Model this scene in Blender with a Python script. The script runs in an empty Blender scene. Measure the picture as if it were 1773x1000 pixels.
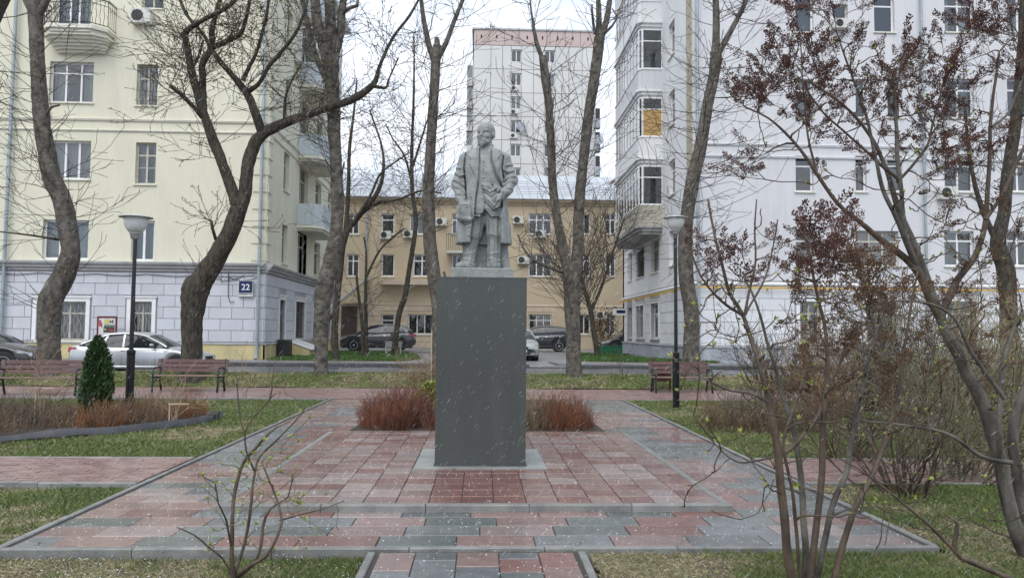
import bpy, math, random
import numpy as np
from mathutils import Vector, Matrix, noise as mnoise
PI = math.pi
rnd = random.Random(7)
RNG = np.random.default_rng(11)
S = bpy.context.scene
C = S.collection

# ------------------------------------------------------------------ camera, world, sun
F = 1330.0; CX = 886.5; CY = 500.0
YAW = math.atan(55.5/F); PITCH = math.atan(75.0/F); ROLL = math.radians(0.5)
fwd = Vector((math.sin(YAW)*math.cos(PITCH), math.cos(YAW)*math.cos(PITCH), math.sin(PITCH)))
r0 = Vector((math.cos(YAW), -math.sin(YAW), 0)); u0 = r0.cross(fwd)
rt = r0*math.cos(ROLL)+u0*math.sin(ROLL); up = u0*math.cos(ROLL)-r0*math.sin(ROLL)
CAM = Vector((0, 0, 1.6))
cd = bpy.data.cameras.new('camera'); co = bpy.data.objects.new('camera', cd); C.objects.link(co)
co.matrix_world = Matrix(((rt.x, up.x, -fwd.x, CAM.x), (rt.y, up.y, -fwd.y, CAM.y), (rt.z, up.z, -fwd.z, CAM.z), (0, 0, 0, 1)))
cd.sensor_width = 36; cd.lens = F/1773*36; cd.clip_start = 0.05; cd.clip_end = 2000
S.camera = co
def ray(px, py): return (fwd+rt*((px-CX)/F)-up*((py-CY)/F))
def U(px, py, Y): d = ray(px, py); return CAM+d*((Y-CAM.y)/d.y)
def UX(px, py, X): d = ray(px, py); return CAM+d*((X-CAM.x)/d.x)
def G(px, py, z=0): d = ray(px, py); return CAM+d*((z-CAM.z)/d.z)

SUN_EL = math.radians(52); SUN_AZ = math.radians(200)   # behind the clouds, high and behind the camera
w = bpy.data.worlds.new('World'); S.world = w; w.use_nodes = True
nt = w.node_tree; nt.nodes.clear()
def N(t, tp, **kw):
    n = t.nodes.new(tp)
    for k, v in kw.items():
        if k in n.inputs: n.inputs[k].default_value = v
        else: setattr(n, k, v)
    return n
out = N(nt, 'ShaderNodeOutputWorld'); bg = N(nt, 'ShaderNodeBackground'); bg.inputs['Strength'].default_value = 0.12
sky = N(nt, 'ShaderNodeTexSky', sky_type='NISHITA', sun_disc=False, sun_elevation=SUN_EL, sun_rotation=SUN_AZ)
tc = N(nt, 'ShaderNodeTexCoord'); mp = N(nt, 'ShaderNodeMapping'); mp.inputs['Scale'].default_value = (1, 1, 2.6)
n1 = N(nt, 'ShaderNodeTexNoise'); n1.inputs['Scale'].default_value = 2.2; n1.inputs['Detail'].default_value = 7; n1.inputs['Roughness'].default_value = .55
rp = N(nt, 'ShaderNodeValToRGB'); e = rp.color_ramp.elements
e[0].position = .40; e[0].color = (4.1, 5.0, 6.3, 1); e[1].position = .58; e[1].color = (6.5, 6.8, 7.3, 1)
mx = N(nt, 'ShaderNodeMixRGB'); mx.inputs['Fac'].default_value = .93
L = nt.links.new
L(tc.outputs['Generated'], mp.inputs[0]); L(mp.outputs[0], n1.inputs['Vector']); L(n1.outputs['Fac'], rp.inputs[0])
L(sky.outputs[0], mx.inputs[1]); L(rp.outputs[0], mx.inputs[2]); L(mx.outputs[0], bg.inputs[0]); L(bg.outputs[0], out.inputs[0])
sd = bpy.data.lights.new('sun', 'SUN'); sd.energy = 1.3; sd.angle = math.radians(50); sd.color = (1, .97, .93)
so = bpy.data.objects.new('sun', sd); C.objects.link(so)
dirv = Vector((math.sin(SUN_AZ)*math.cos(SUN_EL), math.cos(SUN_AZ)*math.cos(SUN_EL), math.sin(SUN_EL)))
so.rotation_euler = dirv.to_track_quat('Z', 'Y').to_euler(); so.location = (0, 0, 60)
S.view_settings.view_transform = 'Standard'; S.view_settings.look = 'None'; S.view_settings.exposure = 0.74; S.view_settings.gamma = 1
S.view_settings.use_curve_mapping = False
S.render.engine = 'CYCLES'
S.cycles.max_bounces = 6; S.cycles.transparent_max_bounces = 12

# ------------------------------------------------------------------ helpers
def tag(o, label=None, cat=None, group=None, kind=None):
    if label: o['label'] = label
    if cat: o['category'] = cat
    if group: o['group'] = group
    if kind: o['kind'] = kind
    return o
def empty(name, loc, rz=0, label=None, cat=None, group=None, kind=None, parent=None):
    o = bpy.data.objects.new(name, None); C.objects.link(o); o.location = loc; o.rotation_euler = (0, 0, rz)
    o.empty_display_size = .2
    if parent: o.parent = parent
    return tag(o, label, cat, group, kind)
def link(name, me, parent=None, loc=(0, 0, 0), rot=(0, 0, 0), scale=None):
    o = bpy.data.objects.new(name, me); C.objects.link(o)
    if parent: o.parent = parent
    o.location = loc; o.rotation_euler = rot
    if scale: o.scale = scale
    return o
class MB:
    def __init__(s): s.v = []; s.f = []
    def add(s, vs, fs):
        b = len(s.v); s.v += [tuple(x) for x in vs]; s.f += [tuple(i+b for i in f) for f in fs]; return s
    def box(s, x0, y0, z0, x1, y1, z1):
        return s.add([(x0,y0,z0),(x1,y0,z0),(x1,y1,z0),(x0,y1,z0),(x0,y0,z1),(x1,y0,z1),(x1,y1,z1),(x0,y1,z1)],
                     [(0,3,2,1),(4,5,6,7),(0,1,5,4),(1,2,6,5),(2,3,7,6),(3,0,4,7)])
    def bevbox(s, x0, y0, z0, x1, y1, z1, b):
        # a box with its top edges chamfered (z up)
        return s.add([(x0,y0,z0),(x1,y0,z0),(x1,y1,z0),(x0,y1,z0),(x0,y0,z1-b),(x1,y0,z1-b),(x1,y1,z1-b),(x0,y1,z1-b),
                      (x0+b,y0+b,z1),(x1-b,y0+b,z1),(x1-b,y1-b,z1),(x0+b,y1-b,z1)],
                     [(0,3,2,1),(0,1,5,4),(1,2,6,5),(2,3,7,6),(3,0,4,7),(4,5,9,8),(5,6,10,9),(6,7,11,10),(7,4,8,11),(8,9,10,11)])
    def quad(s, a, b, c, d): return s.add([a, b, c, d], [(0, 1, 2, 3)])
    def tube(s, pts, rad, n=6, cap=True):
        pts = [Vector(p) for p in pts]
        if not hasattr(rad, '__len__'): rad = [rad]*len(pts)
        b = len(s.v); m = len(pts); ref = None
        for i, p in enumerate(pts):
            t = (pts[min(i+1, m-1)]-pts[max(i-1, 0)]).normalized()
            if ref is None: ref = Vector((0, 0, 1)) if abs(t.z) < .9 else Vector((1, 0, 0))
            a = t.cross(ref).normalized(); c = a.cross(t).normalized(); ref = c
            for k in range(n):
                an = 2*PI*k/n; s.v.append(tuple(p+(a*math.cos(an)+c*math.sin(an))*rad[i]))
        for i in range(m-1):
            for k in range(n):
                s.f.append((b+i*n+k, b+i*n+(k+1) % n, b+(i+1)*n+(k+1) % n, b+(i+1)*n+k))
        if cap: s.f.append(tuple(b+k for k in range(n))[::-1]); s.f.append(tuple(b+(m-1)*n+k for k in range(n)))
        return s
    def lathe(s, prof, n=24, cx=0, cy=0):
        b = len(s.v)
        for r, z in prof:
            for k in range(n):
                a = 2*PI*k/n; s.v.append((cx+r*math.cos(a), cy+r*math.sin(a), z))
        for i in range(len(prof)-1):
            for k in range(n): s.f.append((b+i*n+k, b+i*n+(k+1) % n, b+(i+1)*n+(k+1) % n, b+(i+1)*n+k))
        s.f.append(tuple(b+k for k in range(n))[::-1]); s.f.append(tuple(b+(len(prof)-1)*n+k for k in range(n)))
        return s
    def prism(s, poly, z0, z1):
        n = len(poly)
        return s.add([(x, y, z0) for x, y in poly]+[(x, y, z1) for x, y in poly],
                     [tuple(range(n))[::-1], tuple(range(n, 2*n))]+[(i, (i+1) % n, n+(i+1) % n, n+i) for i in range(n)])
    def mesh(s, name, m, smooth=False):
        me = bpy.data.meshes.new(name); me.from_pydata(s.v, [], s.f)
        if m: me.materials.append(m)
        if smooth: me.polygons.foreach_set('use_smooth', [True]*len(me.polygons))
        me.update(); return me
    def build(s, name, m, parent=None, loc=(0, 0, 0), rot=(0, 0, 0), smooth=False):
        return link(name, s.mesh(name, m, smooth), parent, loc, rot)
def mesh_np(name, V, Fq, m, smooth=False, col=None, k=4):
    """V (n,3), Fq (m,k) -> mesh, fast"""
    me = bpy.data.meshes.new(name); V = np.asarray(V, np.float32); Fq = np.asarray(Fq, np.int32)
    me.vertices.add(len(V)); me.vertices.foreach_set('co', V.ravel())
    me.loops.add(Fq.size); me.loops.foreach_set('vertex_index', Fq.ravel())
    me.polygons.add(len(Fq)); me.polygons.foreach_set('loop_start', np.arange(0, Fq.size, k, dtype=np.int32))
    me.polygons.foreach_set('loop_total', np.full(len(Fq), k, np.int32))
    me.polygons.foreach_set('use_smooth', np.full(len(Fq), smooth))
    if col is not None:
        at = me.color_attributes.new('Col', 'FLOAT_COLOR', 'POINT')
        c4 = np.ones((len(V), 4), np.float32); c4[:, :3] = col; at.data.foreach_set('color', c4.ravel())
    me.materials.append(m); me.update(calc_edges=True); return me
def copy_tree(o, parent=None):
    c = o.copy(); C.objects.link(c); c.parent = parent
    for ch in o.children: copy_tree(ch, c)
    return c

# ------------------------------------------------------------------ materials
MATS = {}
def mat(name, col, col2=None, scale=3.0, rough=.8, rough2=None, bump=0, bscale=20, metallic=0, rand=0, stretch=None, spec=.5, detail=6, attr=False, contrast=(.35, .65), dirt=None, dscale=.6, coat=0, coord='P', dstretch=None, crough=.08):
    m = bpy.data.materials.new(name); m.use_nodes = True; t = m.node_tree; t.nodes.clear(); l = t.links.new
    o = N(t, 'ShaderNodeOutputMaterial'); b = N(t, 'ShaderNodeBsdfPrincipled'); l(b.outputs[0], o.inputs[0])
    b.inputs['Roughness'].default_value = rough; b.inputs['Metallic'].default_value = metallic
    b.inputs['Specular IOR Level'].default_value = spec; b.inputs['Coat Weight'].default_value = coat; b.inputs['Coat Roughness'].default_value = crough
    if coord == 'P': geo = N(t, 'ShaderNodeNewGeometry').outputs['Position']
    else: geo = N(t, 'ShaderNodeTexCoord').outputs['Object']
    if stretch:
        mpn = N(t, 'ShaderNodeMapping'); mpn.inputs['Scale'].default_value = stretch; l(geo, mpn.inputs[0]); vec = mpn.outputs[0]
    else: vec = geo
    if col2 is None: col2 = tuple(c*.82 for c in col)
    nz = N(t, 'ShaderNodeTexNoise'); nz.inputs['Scale'].default_value = scale; nz.inputs['Detail'].default_value = detail; nz.inputs['Roughness'].default_value = .6
    l(vec, nz.inputs['Vector'])
    r = N(t, 'ShaderNodeValToRGB'); r.color_ramp.elements[0].position = contrast[0]; r.color_ramp.elements[1].position = contrast[1]
    r.color_ramp.elements[0].color = (*col2, 1); r.color_ramp.elements[1].color = (*col, 1); l(nz.outputs['Fac'], r.inputs[0])
    c = r.outputs[0]
    if attr:
        a = N(t, 'ShaderNodeVertexColor', layer_name='Col'); mm = N(t, 'ShaderNodeMixRGB', blend_type='MULTIPLY'); mm.inputs[0].default_value = 1
        l(c, mm.inputs[1]); l(a.outputs[0], mm.inputs[2]); c = mm.outputs[0]
    if dirt:
        dn = N(t, 'ShaderNodeTexNoise'); dn.inputs['Scale'].default_value = dscale; dn.inputs['Detail'].default_value = 9; dn.inputs['Roughness'].default_value = .68
        dv = geo
        if dstretch: dm = N(t, 'ShaderNodeMapping'); dm.inputs['Scale'].default_value = dstretch; l(geo, dm.inputs[0]); dv = dm.outputs[0]
        l(dv, dn.inputs['Vector']); dr = N(t, 'ShaderNodeValToRGB'); dr.color_ramp.elements[0].position = .48; dr.color_ramp.elements[1].position = .72
        dr.color_ramp.elements[1].color = (dirt[3],)*3+(1,); dr.color_ramp.elements[0].color = (0, 0, 0, 1); l(dn.outputs['Fac'], dr.inputs[0])
        mm = N(t, 'ShaderNodeMixRGB'); l(dr.outputs[0], mm.inputs[0]); l(c, mm.inputs[1]); mm.inputs[2].default_value = (*dirt[:3], 1); c = mm.outputs[0]
    if rand:
        oi = N(t, 'ShaderNodeObjectInfo'); ma = N(t, 'ShaderNodeMapRange'); ma.inputs[3].default_value = 1-rand; ma.inputs[4].default_value = 1+rand
        l(oi.outputs['Random'], ma.inputs[0]); mm = N(t, 'ShaderNodeVectorMath', operation='SCALE'); l(c, mm.inputs[0]); l(ma.outputs[0], mm.inputs['Scale']); c = mm.outputs[0]
    l(c, b.inputs['Base Color'])
    if rough2 is not None:
        n2 = N(t, 'ShaderNodeTexNoise'); n2.inputs['Scale'].default_value = scale*.35+.4; n2.inputs['Detail'].default_value = 4; l(geo, n2.inputs['Vector'])
        mr = N(t, 'ShaderNodeMapRange'); mr.inputs[1].default_value = .38; mr.inputs[2].default_value = .62; mr.inputs[3].default_value = rough; mr.inputs[4].default_value = rough2
        l(n2.outputs['Fac'], mr.inputs[0]); l(mr.outputs[0], b.inputs['Roughness'])
    if bump:
        n3 = N(t, 'ShaderNodeTexNoise'); n3.inputs['Scale'].default_value = bscale; n3.inputs['Detail'].default_value = 5; l(vec, n3.inputs['Vector'])
        bp = N(t, 'ShaderNodeBump'); bp.inputs['Strength'].default_value = min(1, bump); bp.inputs['Distance'].default_value = .02; l(n3.outputs['Fac'], bp.inputs['Height']); l(bp.outputs[0], b.inputs['Normal'])
    MATS[name] = m; return m
def glass_mat(name, tint=(.75, .8, .8), ior=1.5):
    m = bpy.data.materials.new(name); m.use_nodes = True; t = m.node_tree; t.nodes.clear(); l = t.links.new
    o = N(t, 'ShaderNodeOutputMaterial'); mx = N(t, 'ShaderNodeMixShader'); tr = N(t, 'ShaderNodeBsdfTransparent'); tr.inputs[0].default_value = (*tint, 1)
    gl = N(t, 'ShaderNodeBsdfGlossy'); gl.inputs['Roughness'].default_value = .03; fr = N(t, 'ShaderNodeFresnel'); fr.inputs[0].default_value = ior
    ad = N(t, 'ShaderNodeMath', operation='MULTIPLY_ADD'); ad.inputs[1].default_value = 1.3; ad.inputs[2].default_value = .10
    nz = N(t, 'ShaderNodeTexNoise'); nz.inputs['Scale'].default_value = 1.4; g = N(t, 'ShaderNodeNewGeometry'); l(g.outputs['Position'], nz.inputs['Vector'])
    bp = N(t, 'ShaderNodeBump'); bp.inputs['Strength'].default_value = .06; l(nz.outputs['Fac'], bp.inputs['Height']); l(bp.outputs[0], gl.inputs['Normal'])
    l(fr.outputs[0], ad.inputs[0]); l(ad.outputs[0], mx.inputs[0]); l(tr.outputs[0], mx.inputs[1]); l(gl.outputs[0], mx.inputs[2]); l(mx.outputs[0], o.inputs[0])
    MATS[name] = m; return m

mat('yellow_plaster', (.69, .665, .53), (.665, .64, .505), scale=.6, rough=.85, bump=.15, bscale=60, dirt=(.52, .49, .41, .45), dscale=.9, dstretch=(2.2, 2.2, .35))
mat('white_plaster', (.74, .745, .75), (.715, .72, .725), scale=.6, rough=.85, bump=.15, bscale=60, dirt=(.55, .55, .54, .45), dscale=.9, dstretch=(2.2, 2.2, .3))
mat('lilac_plaster', (.62, .62, .635), (.60, .60, .615), scale=.6, rough=.85, bump=.15, bscale=60, dirt=(.47, .47, .48, .5), dscale=.9, dstretch=(2.2, 2.2, .3))
mat('lilac_block', (.56, .57, .61), (.52, .53, .57), scale=2, rough=.85, bump=.2, bscale=50, rand=.06, dirt=(.42, .41, .42, .4), dscale=.7)
mat('white_block', (.68, .69, .71), (.63, .64, .66), scale=2, rough=.85, bump=.2, bscale=50, rand=.05, dirt=(.47, .46, .46, .35), dscale=.7)
mat('joint', (.36, .36, .38), rough=.9)
mat('cream_trim', (.74, .72, .62), (.66, .64, .54), rough=.8, scale=2, dirt=(.4, .38, .32, .4))
mat('grey_trim', (.42, .42, .42), (.33, .33, .33), rough=.8, scale=2, dirt=(.22, .21, .2, .5))
mat('yellow_base', (.58, .50, .27), (.50, .42, .22), rough=.85, scale=1.5, dirt=(.25, .22, .18, .6), dscale=1.1)
mat('grey_base', (.40, .42, .46), (.30, .32, .35), rough=.85, scale=1.5, bump=.3, bscale=25, dirt=(.16, .16, .17, .7), dscale=1.3)
mat('tan_stone', (.47, .42, .32), (.40, .355, .27), rough=.85, scale=2, rand=.08)
mat('ochre_plaster', (.52, .425, .30), (.47, .385, .265), rough=.85, scale=.8, bump=.15, bscale=40, dirt=(.34, .26, .17, .5), dscale=.4)
mat('beige_block', (.56, .46, .35), (.50, .40, .30), rough=.85, scale=1, rand=.06, dirt=(.34, .27, .2, .4))
mat('panel', (.60, .595, .575), (.55, .545, .525), rough=.85, scale=.5, rand=.05, dirt=(.38, .38, .37, .4), dscale=.25)
mat('panel_joint', (.30, .31, .31), rough=.9)
mat('pink_panel', (.50, .40, .37), (.46, .36, .33), rough=.85, scale=.5, rand=.05)
mat('metal_roof', (.55, .57, .60), (.46, .49, .52), rough=.35, rough2=.5, scale=.8, metallic=.35, rand=.06)
mat('dark_metal', (.02, .022, .022), rough=.35, spec=.5, scale=8)
mat('rail_metal', (.03, .03, .03), rough=.5, scale=8)
mat('pvc_white', (.78, .78, .78), (.72, .72, .72), rough=.4, scale=3)
mat('wood_frame', (.55, .53, .45), (.42, .40, .33), rough=.7, scale=6)
mat('curtain_white', (.50, .51, .50), (.30, .31, .31), rough=.9, scale=2.4, stretch=(9, 9, .3), rand=.25)
mat('curtain_dark', (.12, .13, .12), (.05, .055, .055), rough=.9, scale=2.0, stretch=(6, 6, .3), rand=.3)
mat('room_dark', (.035, .035, .035), rough=.95)  # near-black, the unlit depth of rooms put into the colour
mat('grille', (.45, .45, .42), rough=.6)
mat('grille_dark', (.10, .09, .08), rough=.6)
glass_mat('pane_glass')
mat('drain_zinc', (.38, .42, .44), (.27, .31, .33), rough=.45, scale=3, metallic=.4, stretch=(3, 3, .5))
mat('ac_white', (.62, .62, .58), (.55, .55, .50), rough=.5, scale=5)
mat('ac_dark', (.05, .05, .05), rough=.6)
mat('balcony_panel', (.52, .58, .60), (.45, .50, .52), rough=.7, scale=1.5, stretch=(3, 3, .6), dirt=(.3, .31, .3, .4))
mat('slat_cream', (.58, .55, .45), (.50, .47, .38), rough=.7, scale=3, rand=.05)
mat('plywood', (.50, .32, .12), (.42, .26, .09), rough=.7, scale=3, stretch=(1, 1, 4))
mat('soffit', (.36, .35, .30), (.26, .25, .21), rough=.9, scale=2)
mat('gas_yellow', (.70, .42, .05), rough=.5)
mat('sign_blue', (.006, .016, .085), rough=.35, scale=20)
mat('sign_white', (.75, .76, .74), rough=.4)
mat('cable', (.02, .02, .02), rough=.6)
mat('asphalt_wet', (.13, .132, .138), (.085, .088, .093), rough=.42, rough2=.16, scale=1.2, bump=.15, bscale=120)
mat('asphalt_light', (.24, .24, .245), (.17, .17, .175), rough=.55, rough2=.25, scale=.9, bump=.3, bscale=120)
mat('kerb', (.24, .24, .225), (.15, .152, .145), rough=.6, rough2=.4, scale=5, bump=.4, bscale=70, rand=.12)
mat('kerb_dark', (.085, .085, .09), (.05, .05, .055), rough=.6, scale=4, bump=.3, bscale=60, rand=.12)
mat('mortar', (.055, .05, .048), rough=.85, scale=12, bump=.3, bscale=80)
mat('base_slab', (.31, .325, .31), (.22, .235, .225), rough=.55, rough2=.3, scale=4, bump=.3, bscale=60)
for k, (c1, c2) in {'red': ((.225, .098, .080), (.155, .068, .056)), 'pink': ((.265, .165, .145), (.20, .122, .105)), 'pale': ((.31, .24, .225), (.25, .19, .175)),
                    'grey': ((.125, .135, .138), (.075, .083, .086)), 'bluegrey': ((.175, .188, .19), (.115, .125, .128)), 'green': ((.125, .145, .137), (.08, .095, .09))}.items():
    mat('tile_'+k, c1, c2, scale=9, rough=.30, rough2=.11, bump=.3, bscale=150, rand=.13, spec=.8, coat=.55, crough=.2, dirt=(c2[0]*.55, c2[1]*.55, c2[2]*.55, .5), dscale=2.2)
mat('brick_path', (.26, .165, .155), (.20, .125, .12), scale=5, rough=.6, rough2=.35, bump=.4, bscale=90, rand=.1)
mat('soil', (.060, .046, .034), (.03, .023, .018), scale=6, rough=.95, bump=.9, bscale=30)
mat('turf', (.125, .135, .045), (.085, .07, .04), scale=1.3, rough=.95, bump=.8, bscale=60, detail=10, contrast=(.42, .58))
mat('turf_worn', (.13, .125, .07), (.085, .07, .048), scale=1.6, rough=.95, bump=.8, bscale=60, detail=10, contrast=(.42, .58))
mat('grass_blade', (1, 1, 1), (.82, .82, .82), scale=1.2, rough=.6, attr=True)
mat('straw', (.34, .29, .19), (.24, .20, .12), scale=10, rough=.8)
mat('granite', (.058, .064, .060), (.046, .052, .049), scale=150, rough=.16, rough2=.34, bump=.04, bscale=200, spec=.5, contrast=(.05, .95), dirt=(.085, .092, .088, .5), dscale=1.6, dstretch=(2.6, 2.6, .3))
mat('statue_stone', (.29, .305, .295), (.215, .228, .22), scale=6, rough=.5, rough2=.36, bump=.6, bscale=60, dirt=(.10, .112, .106, .75), dscale=3.2, detail=9, dstretch=(2, 2, .55))
mat('bark_grey', (.135, .118, .096), (.028, .024, .019), scale=7, rough=.9, bump=1, bscale=28, stretch=(1, 1, 1.3), contrast=(.32, .68), dirt=(.27, .25, .22, .5), dscale=4, dstretch=(1.3, 1.3, .6))
mat('bark_dark', (.075, .060, .045), (.014, .012, .010), scale=9, rough=.9, bump=1, bscale=34, stretch=(1.6, 1.6, .5), contrast=(.36, .64), dirt=(.12, .13, .07, .4), dscale=3)
mat('bark_pale', (.175, .158, .132), (.035, .030, .025), scale=5, rough=.9, bump=1, bscale=26, stretch=(1, 1, 1.5), contrast=(.34, .66), dirt=(.04, .034, .028, .85), dscale=4)
mat('twig', (.07, .056, .042), (.04, .032, .024), rough=.8, scale=3)
mat('twig_dark', (.065, .05, .04), (.04, .03, .024), rough=.8, scale=3)
mat('twig_tan', (.28, .20, .12), (.18, .125, .08), rough=.8, scale=3)
mat('twig_red', (.125, .055, .036), (.075, .034, .024), rough=.7, scale=4, attr=True)
mat('stem_brown', (.115, .080, .052), (.036, .025, .018), rough=.6, scale=14, bump=.4, bscale=90, stretch=(1, 1, .35))
mat('stem_olive', (.17, .16, .085), (.10, .085, .05), rough=.6, scale=14, bump=.3, bscale=90, stretch=(1, 1, .35))
mat('stem_grey', (.14, .128, .105), (.035, .030, .024), rough=.65, scale=9, bump=.5, bscale=70, stretch=(1, 1, .5))
mat('seed', (.105, .040, .026), (.050, .021, .016), rough=.8, scale=30, rand=.35)
mat('seed_tan', (.135, .075, .040), (.07, .038, .022), rough=.8, scale=30, rand=.35)
mat('bud', (.30, .32, .06), (.20, .24, .05), rough=.5, scale=30, rand=.25)
mat('tree_bud', (.27, .25, .11), (.17, .15, .07), rough=.7, scale=5)
mat('thuja', (.035, .085, .028), (.018, .045, .016), rough=.6, scale=6, attr=True)
mat('stake', (.45, .38, .28), rough=.8, scale=10)
mat('edging', (.10, .10, .108), (.06, .06, .066), rough=.5, scale=4)
mat('bench_wood', (.12, .055, .048), (.075, .035, .030), rough=.5, rough2=.35, scale=6, stretch=(1, 5, 5), rand=.12)
mat('bench_seat', (.25, .17, .14), (.17, .11, .09), rough=.45, scale=6, stretch=(1, 5, 5), rand=.1)
mat('bench_iron', (.018, .032, .032), rough=.4, scale=10)
mat('bin_red', (.09, .015, .018), rough=.5)
mat('lamp_black', (.006, .006, .007), rough=.28, scale=10)
mat('lamp_bowl', (.62, .64, .62), (.54, .56, .54), rough=.35, scale=6)
mat('lamp_disc', (.50, .51, .47), (.36, .37, .33), rough=.5, scale=6)
mat('rubber', (.015, .015, .016), rough=.8)
mat('rim', (.50, .51, .53), rough=.3, metallic=.8)
mat('car_glass', (.02, .026, .03), (.012, .017, .02), rough=.05, scale=2, spec=.5)
mat('lamp_clear', (.55, .58, .60), (.3, .33, .36), rough=.1, scale=14, spec=.8)
mat('lamp_red', (.35, .012, .015), rough=.15, spec=.8)
mat('plastic_black', (.02, .02, .021), rough=.5)
mat('chrome', (.6, .6, .6), rough=.15, metallic=1)
mat('red_frame', (.14, .02, .025), rough=.5)
mat('poster_white', (.68, .66, .68), rough=.6, scale=4)
mat('ink_red', (.45, .05, .06), rough=.6); mat('ink_yellow', (.62, .50, .15), rough=.6); mat('ink_green', (.06, .20, .13), rough=.6); mat('ink_brown', (.09, .05, .045), (.04, .03, .03), rough=.6, scale=20); mat('ink_black', (.03, .03, .03), rough=.6)
mat('green_plastic', (.015, .14, .06), rough=.5)
mat('sleet', (.80, .83, .86), rough=.5)
def paint(name, c, c2=None, r=.3, met=.4): return mat(name, c, c2 or tuple(x*.9 for x in c), rough=r, metallic=met, scale=2, coat=.8)
paint('paint_silver', (.50, .52, .54), met=.5); paint('paint_grey', (.055, .052, .058)); paint('paint_navy', (.014, .019, .027)); paint('paint_black', (.016, .017, .02), met=.2); paint('paint_light', (.40, .42, .40))
MT = MATS
# ------------------------------------------------------------------ terrain
def rz(Y):
    P = [(-80, 0), (21.9, 0), (24.6, .10), (30.5, .20), (34, .30), (45, .34), (400, .34)]
    for (a, za), (b, zb) in zip(P, P[1:]):
        if Y <= b: return za+(zb-za)*max(0, (Y-a))/(b-a)
    return .34
def sheet(name, x0, x1, ys, zf, m, nx=2, kind='structure', parent=None):
    mb = MB(); xs = [x0+(x1-x0)*i/(nx-1) for i in range(nx)]
    vs = [(x, y, zf(x, y)) for y in ys for x in xs]
    fs = [(j*nx+i, j*nx+i+1, (j+1)*nx+i+1, (j+1)*nx+i) for j in range(len(ys)-1) for i in range(nx-1)]
    mb.add(vs, fs); o = mb.build(name, MT[m], parent, smooth=True)
    if not parent: tag(o, kind=kind)
    return o
sheet('ground', -400, 400, [-80, 21.9, 24.6, 30.5, 34, 45, 120, 600], lambda x, y: rz(y)-.16, 'soil')
sheet('road', -60, 60, [24.6, 27.5, 30.5], lambda x, y: rz(y), 'asphalt_wet')
sheet('courtyard', -60, 60, [30.66, 34, 45, 62], lambda x, y: rz(y)+.02, 'asphalt_light')
# kerb stones on both sides of the road
def kerb_run(x0, x1, y, zf, h, wd, ln, m, name='kerb_stone', base='road_kerb', along='x'):
    root = empty(base, ((x0+x1)/2 if along == 'x' else y, y if along == 'x' else (x0+x1)/2, 0), kind='structure')
    me = MB().bevbox(-ln/2+.004, -wd/2, -.12, ln/2-.004, wd/2, 0, .015).mesh('kerb_stone', MT[m])
    n = int(round((x1-x0)/ln))
    for i in range(n):
        c = x0+(i+.5)*ln
        loc = (c, y, zf+h+rnd.uniform(-.004, .004)) if along == 'x' else (y, c, zf+h+rnd.uniform(-.004, .004))
        k = link(name, me, root, Vector(loc)-root.location, (0, 0, (0 if along == 'x' else PI/2)+rnd.uniform(-.003, .003)))
    return root
kerb_run(-24, 1.9, 30.58, rz(30.5), .13, .15, 1.0, 'kerb_dark')
kerb_run(4.0, 26, 30.58, rz(30.5), .13, .15, 1.0, 'kerb_dark')
kerb_run(-22, 24, 24.5, rz(24.5), .05, .12, 1.0, 'kerb_dark')
# raised pavement along the far kerb and two grassed islands with kerbs
def island(poly, z, name, m='turf', kb='kerb'):
    o = MB().prism(poly, z-.2, z).build(name, MT[m]); tag(o, kind='structure'); return o
PAV_L = [(-24, 30.66), (-2.2, 30.66), (-1.0, 31.3), (-.3, 33), (-.6, 36), (-2.0, 42), (-2.6, 46.5), (-9.0, 46.5), (-9.0, 33.3), (-24, 33.3)]
o = MB().prism(PAV_L, 0, .36).build('left_pavement', MT['asphalt_light']); tag(o, kind='structure')
PAV_R = [(3.2, 31.2), (4.6, 30.66), (24, 30.66), (24, 33.2), (9.2, 33.2), (9.2, 47), (5.3, 47), (4.9, 40), (3.0, 33.5)]
o = MB().prism(PAV_R, 0, .36).build('right_pavement', MT['asphalt_light']); tag(o, kind='structure')
ISL_L = [(-8.7, 32.0), (-3.3, 32.0), (-2.6, 34), (-3.0, 38), (-4.2, 44.0), (-8.7, 44.0)]
ISL_R = [(4.2, 33.4), (8.0, 32.4), (10.2, 32.4), (8.1, 37), (7.6, 44.0), (5.6, 43.6), (4.6, 38)]
tag(MB().prism(ISL_L, .1, .385).build('left_island_lawn', MT['turf']), kind='structure')
tag(MB().prism(ISL_R, .1, .385).build('right_island_lawn', MT['turf']), kind='structure')

# ------------------------------------------------------------------ lawns round the plaza
def lawn_z(x, y):
    z = (-.058 if x < 0 else -.025)+.018*mnoise.noise(Vector((x*.5, y*.5, 0)))
    if y > 21.9: z = -.01+.31*max(0, 1-((y-23.6)/1.7)**2)+.03*mnoise.noise(Vector((x*.6, y*.6, 3)))
    return z
def lawn(name, x0, x1, y0, y1, m):
    ny = max(2, int((y1-y0)/.4)); nx = max(2, int((x1-x0)/.5))
    return sheet(name, x0, x1, [y0+(y1-y0)*i/ny for i in range(ny+1)], lawn_z, m, nx)
LAWNS = [('front_left_lawn', -9, -.84, 1.5, 5.73, 'turf_worn'), ('front_right_lawn', .84, 10, 1.5, 5.73, 'turf_worn'), ('left_lawn', -14, -3.56, 5.73, 8.25, 'turf_worn'),
         ('left_middle_lawn', -18, -3.56, 9.95, 18.4, 'turf'), ('right_lawn', 3.56, 14, 5.73, 8.25, 'turf_worn'), ('right_middle_lawn', 3.56, 20, 9.95, 18.4, 'turf'), ('back_lawn', -22, 24, 21.95, 24.43, 'turf')]
for a in LAWNS: lawn(*a)

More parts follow.
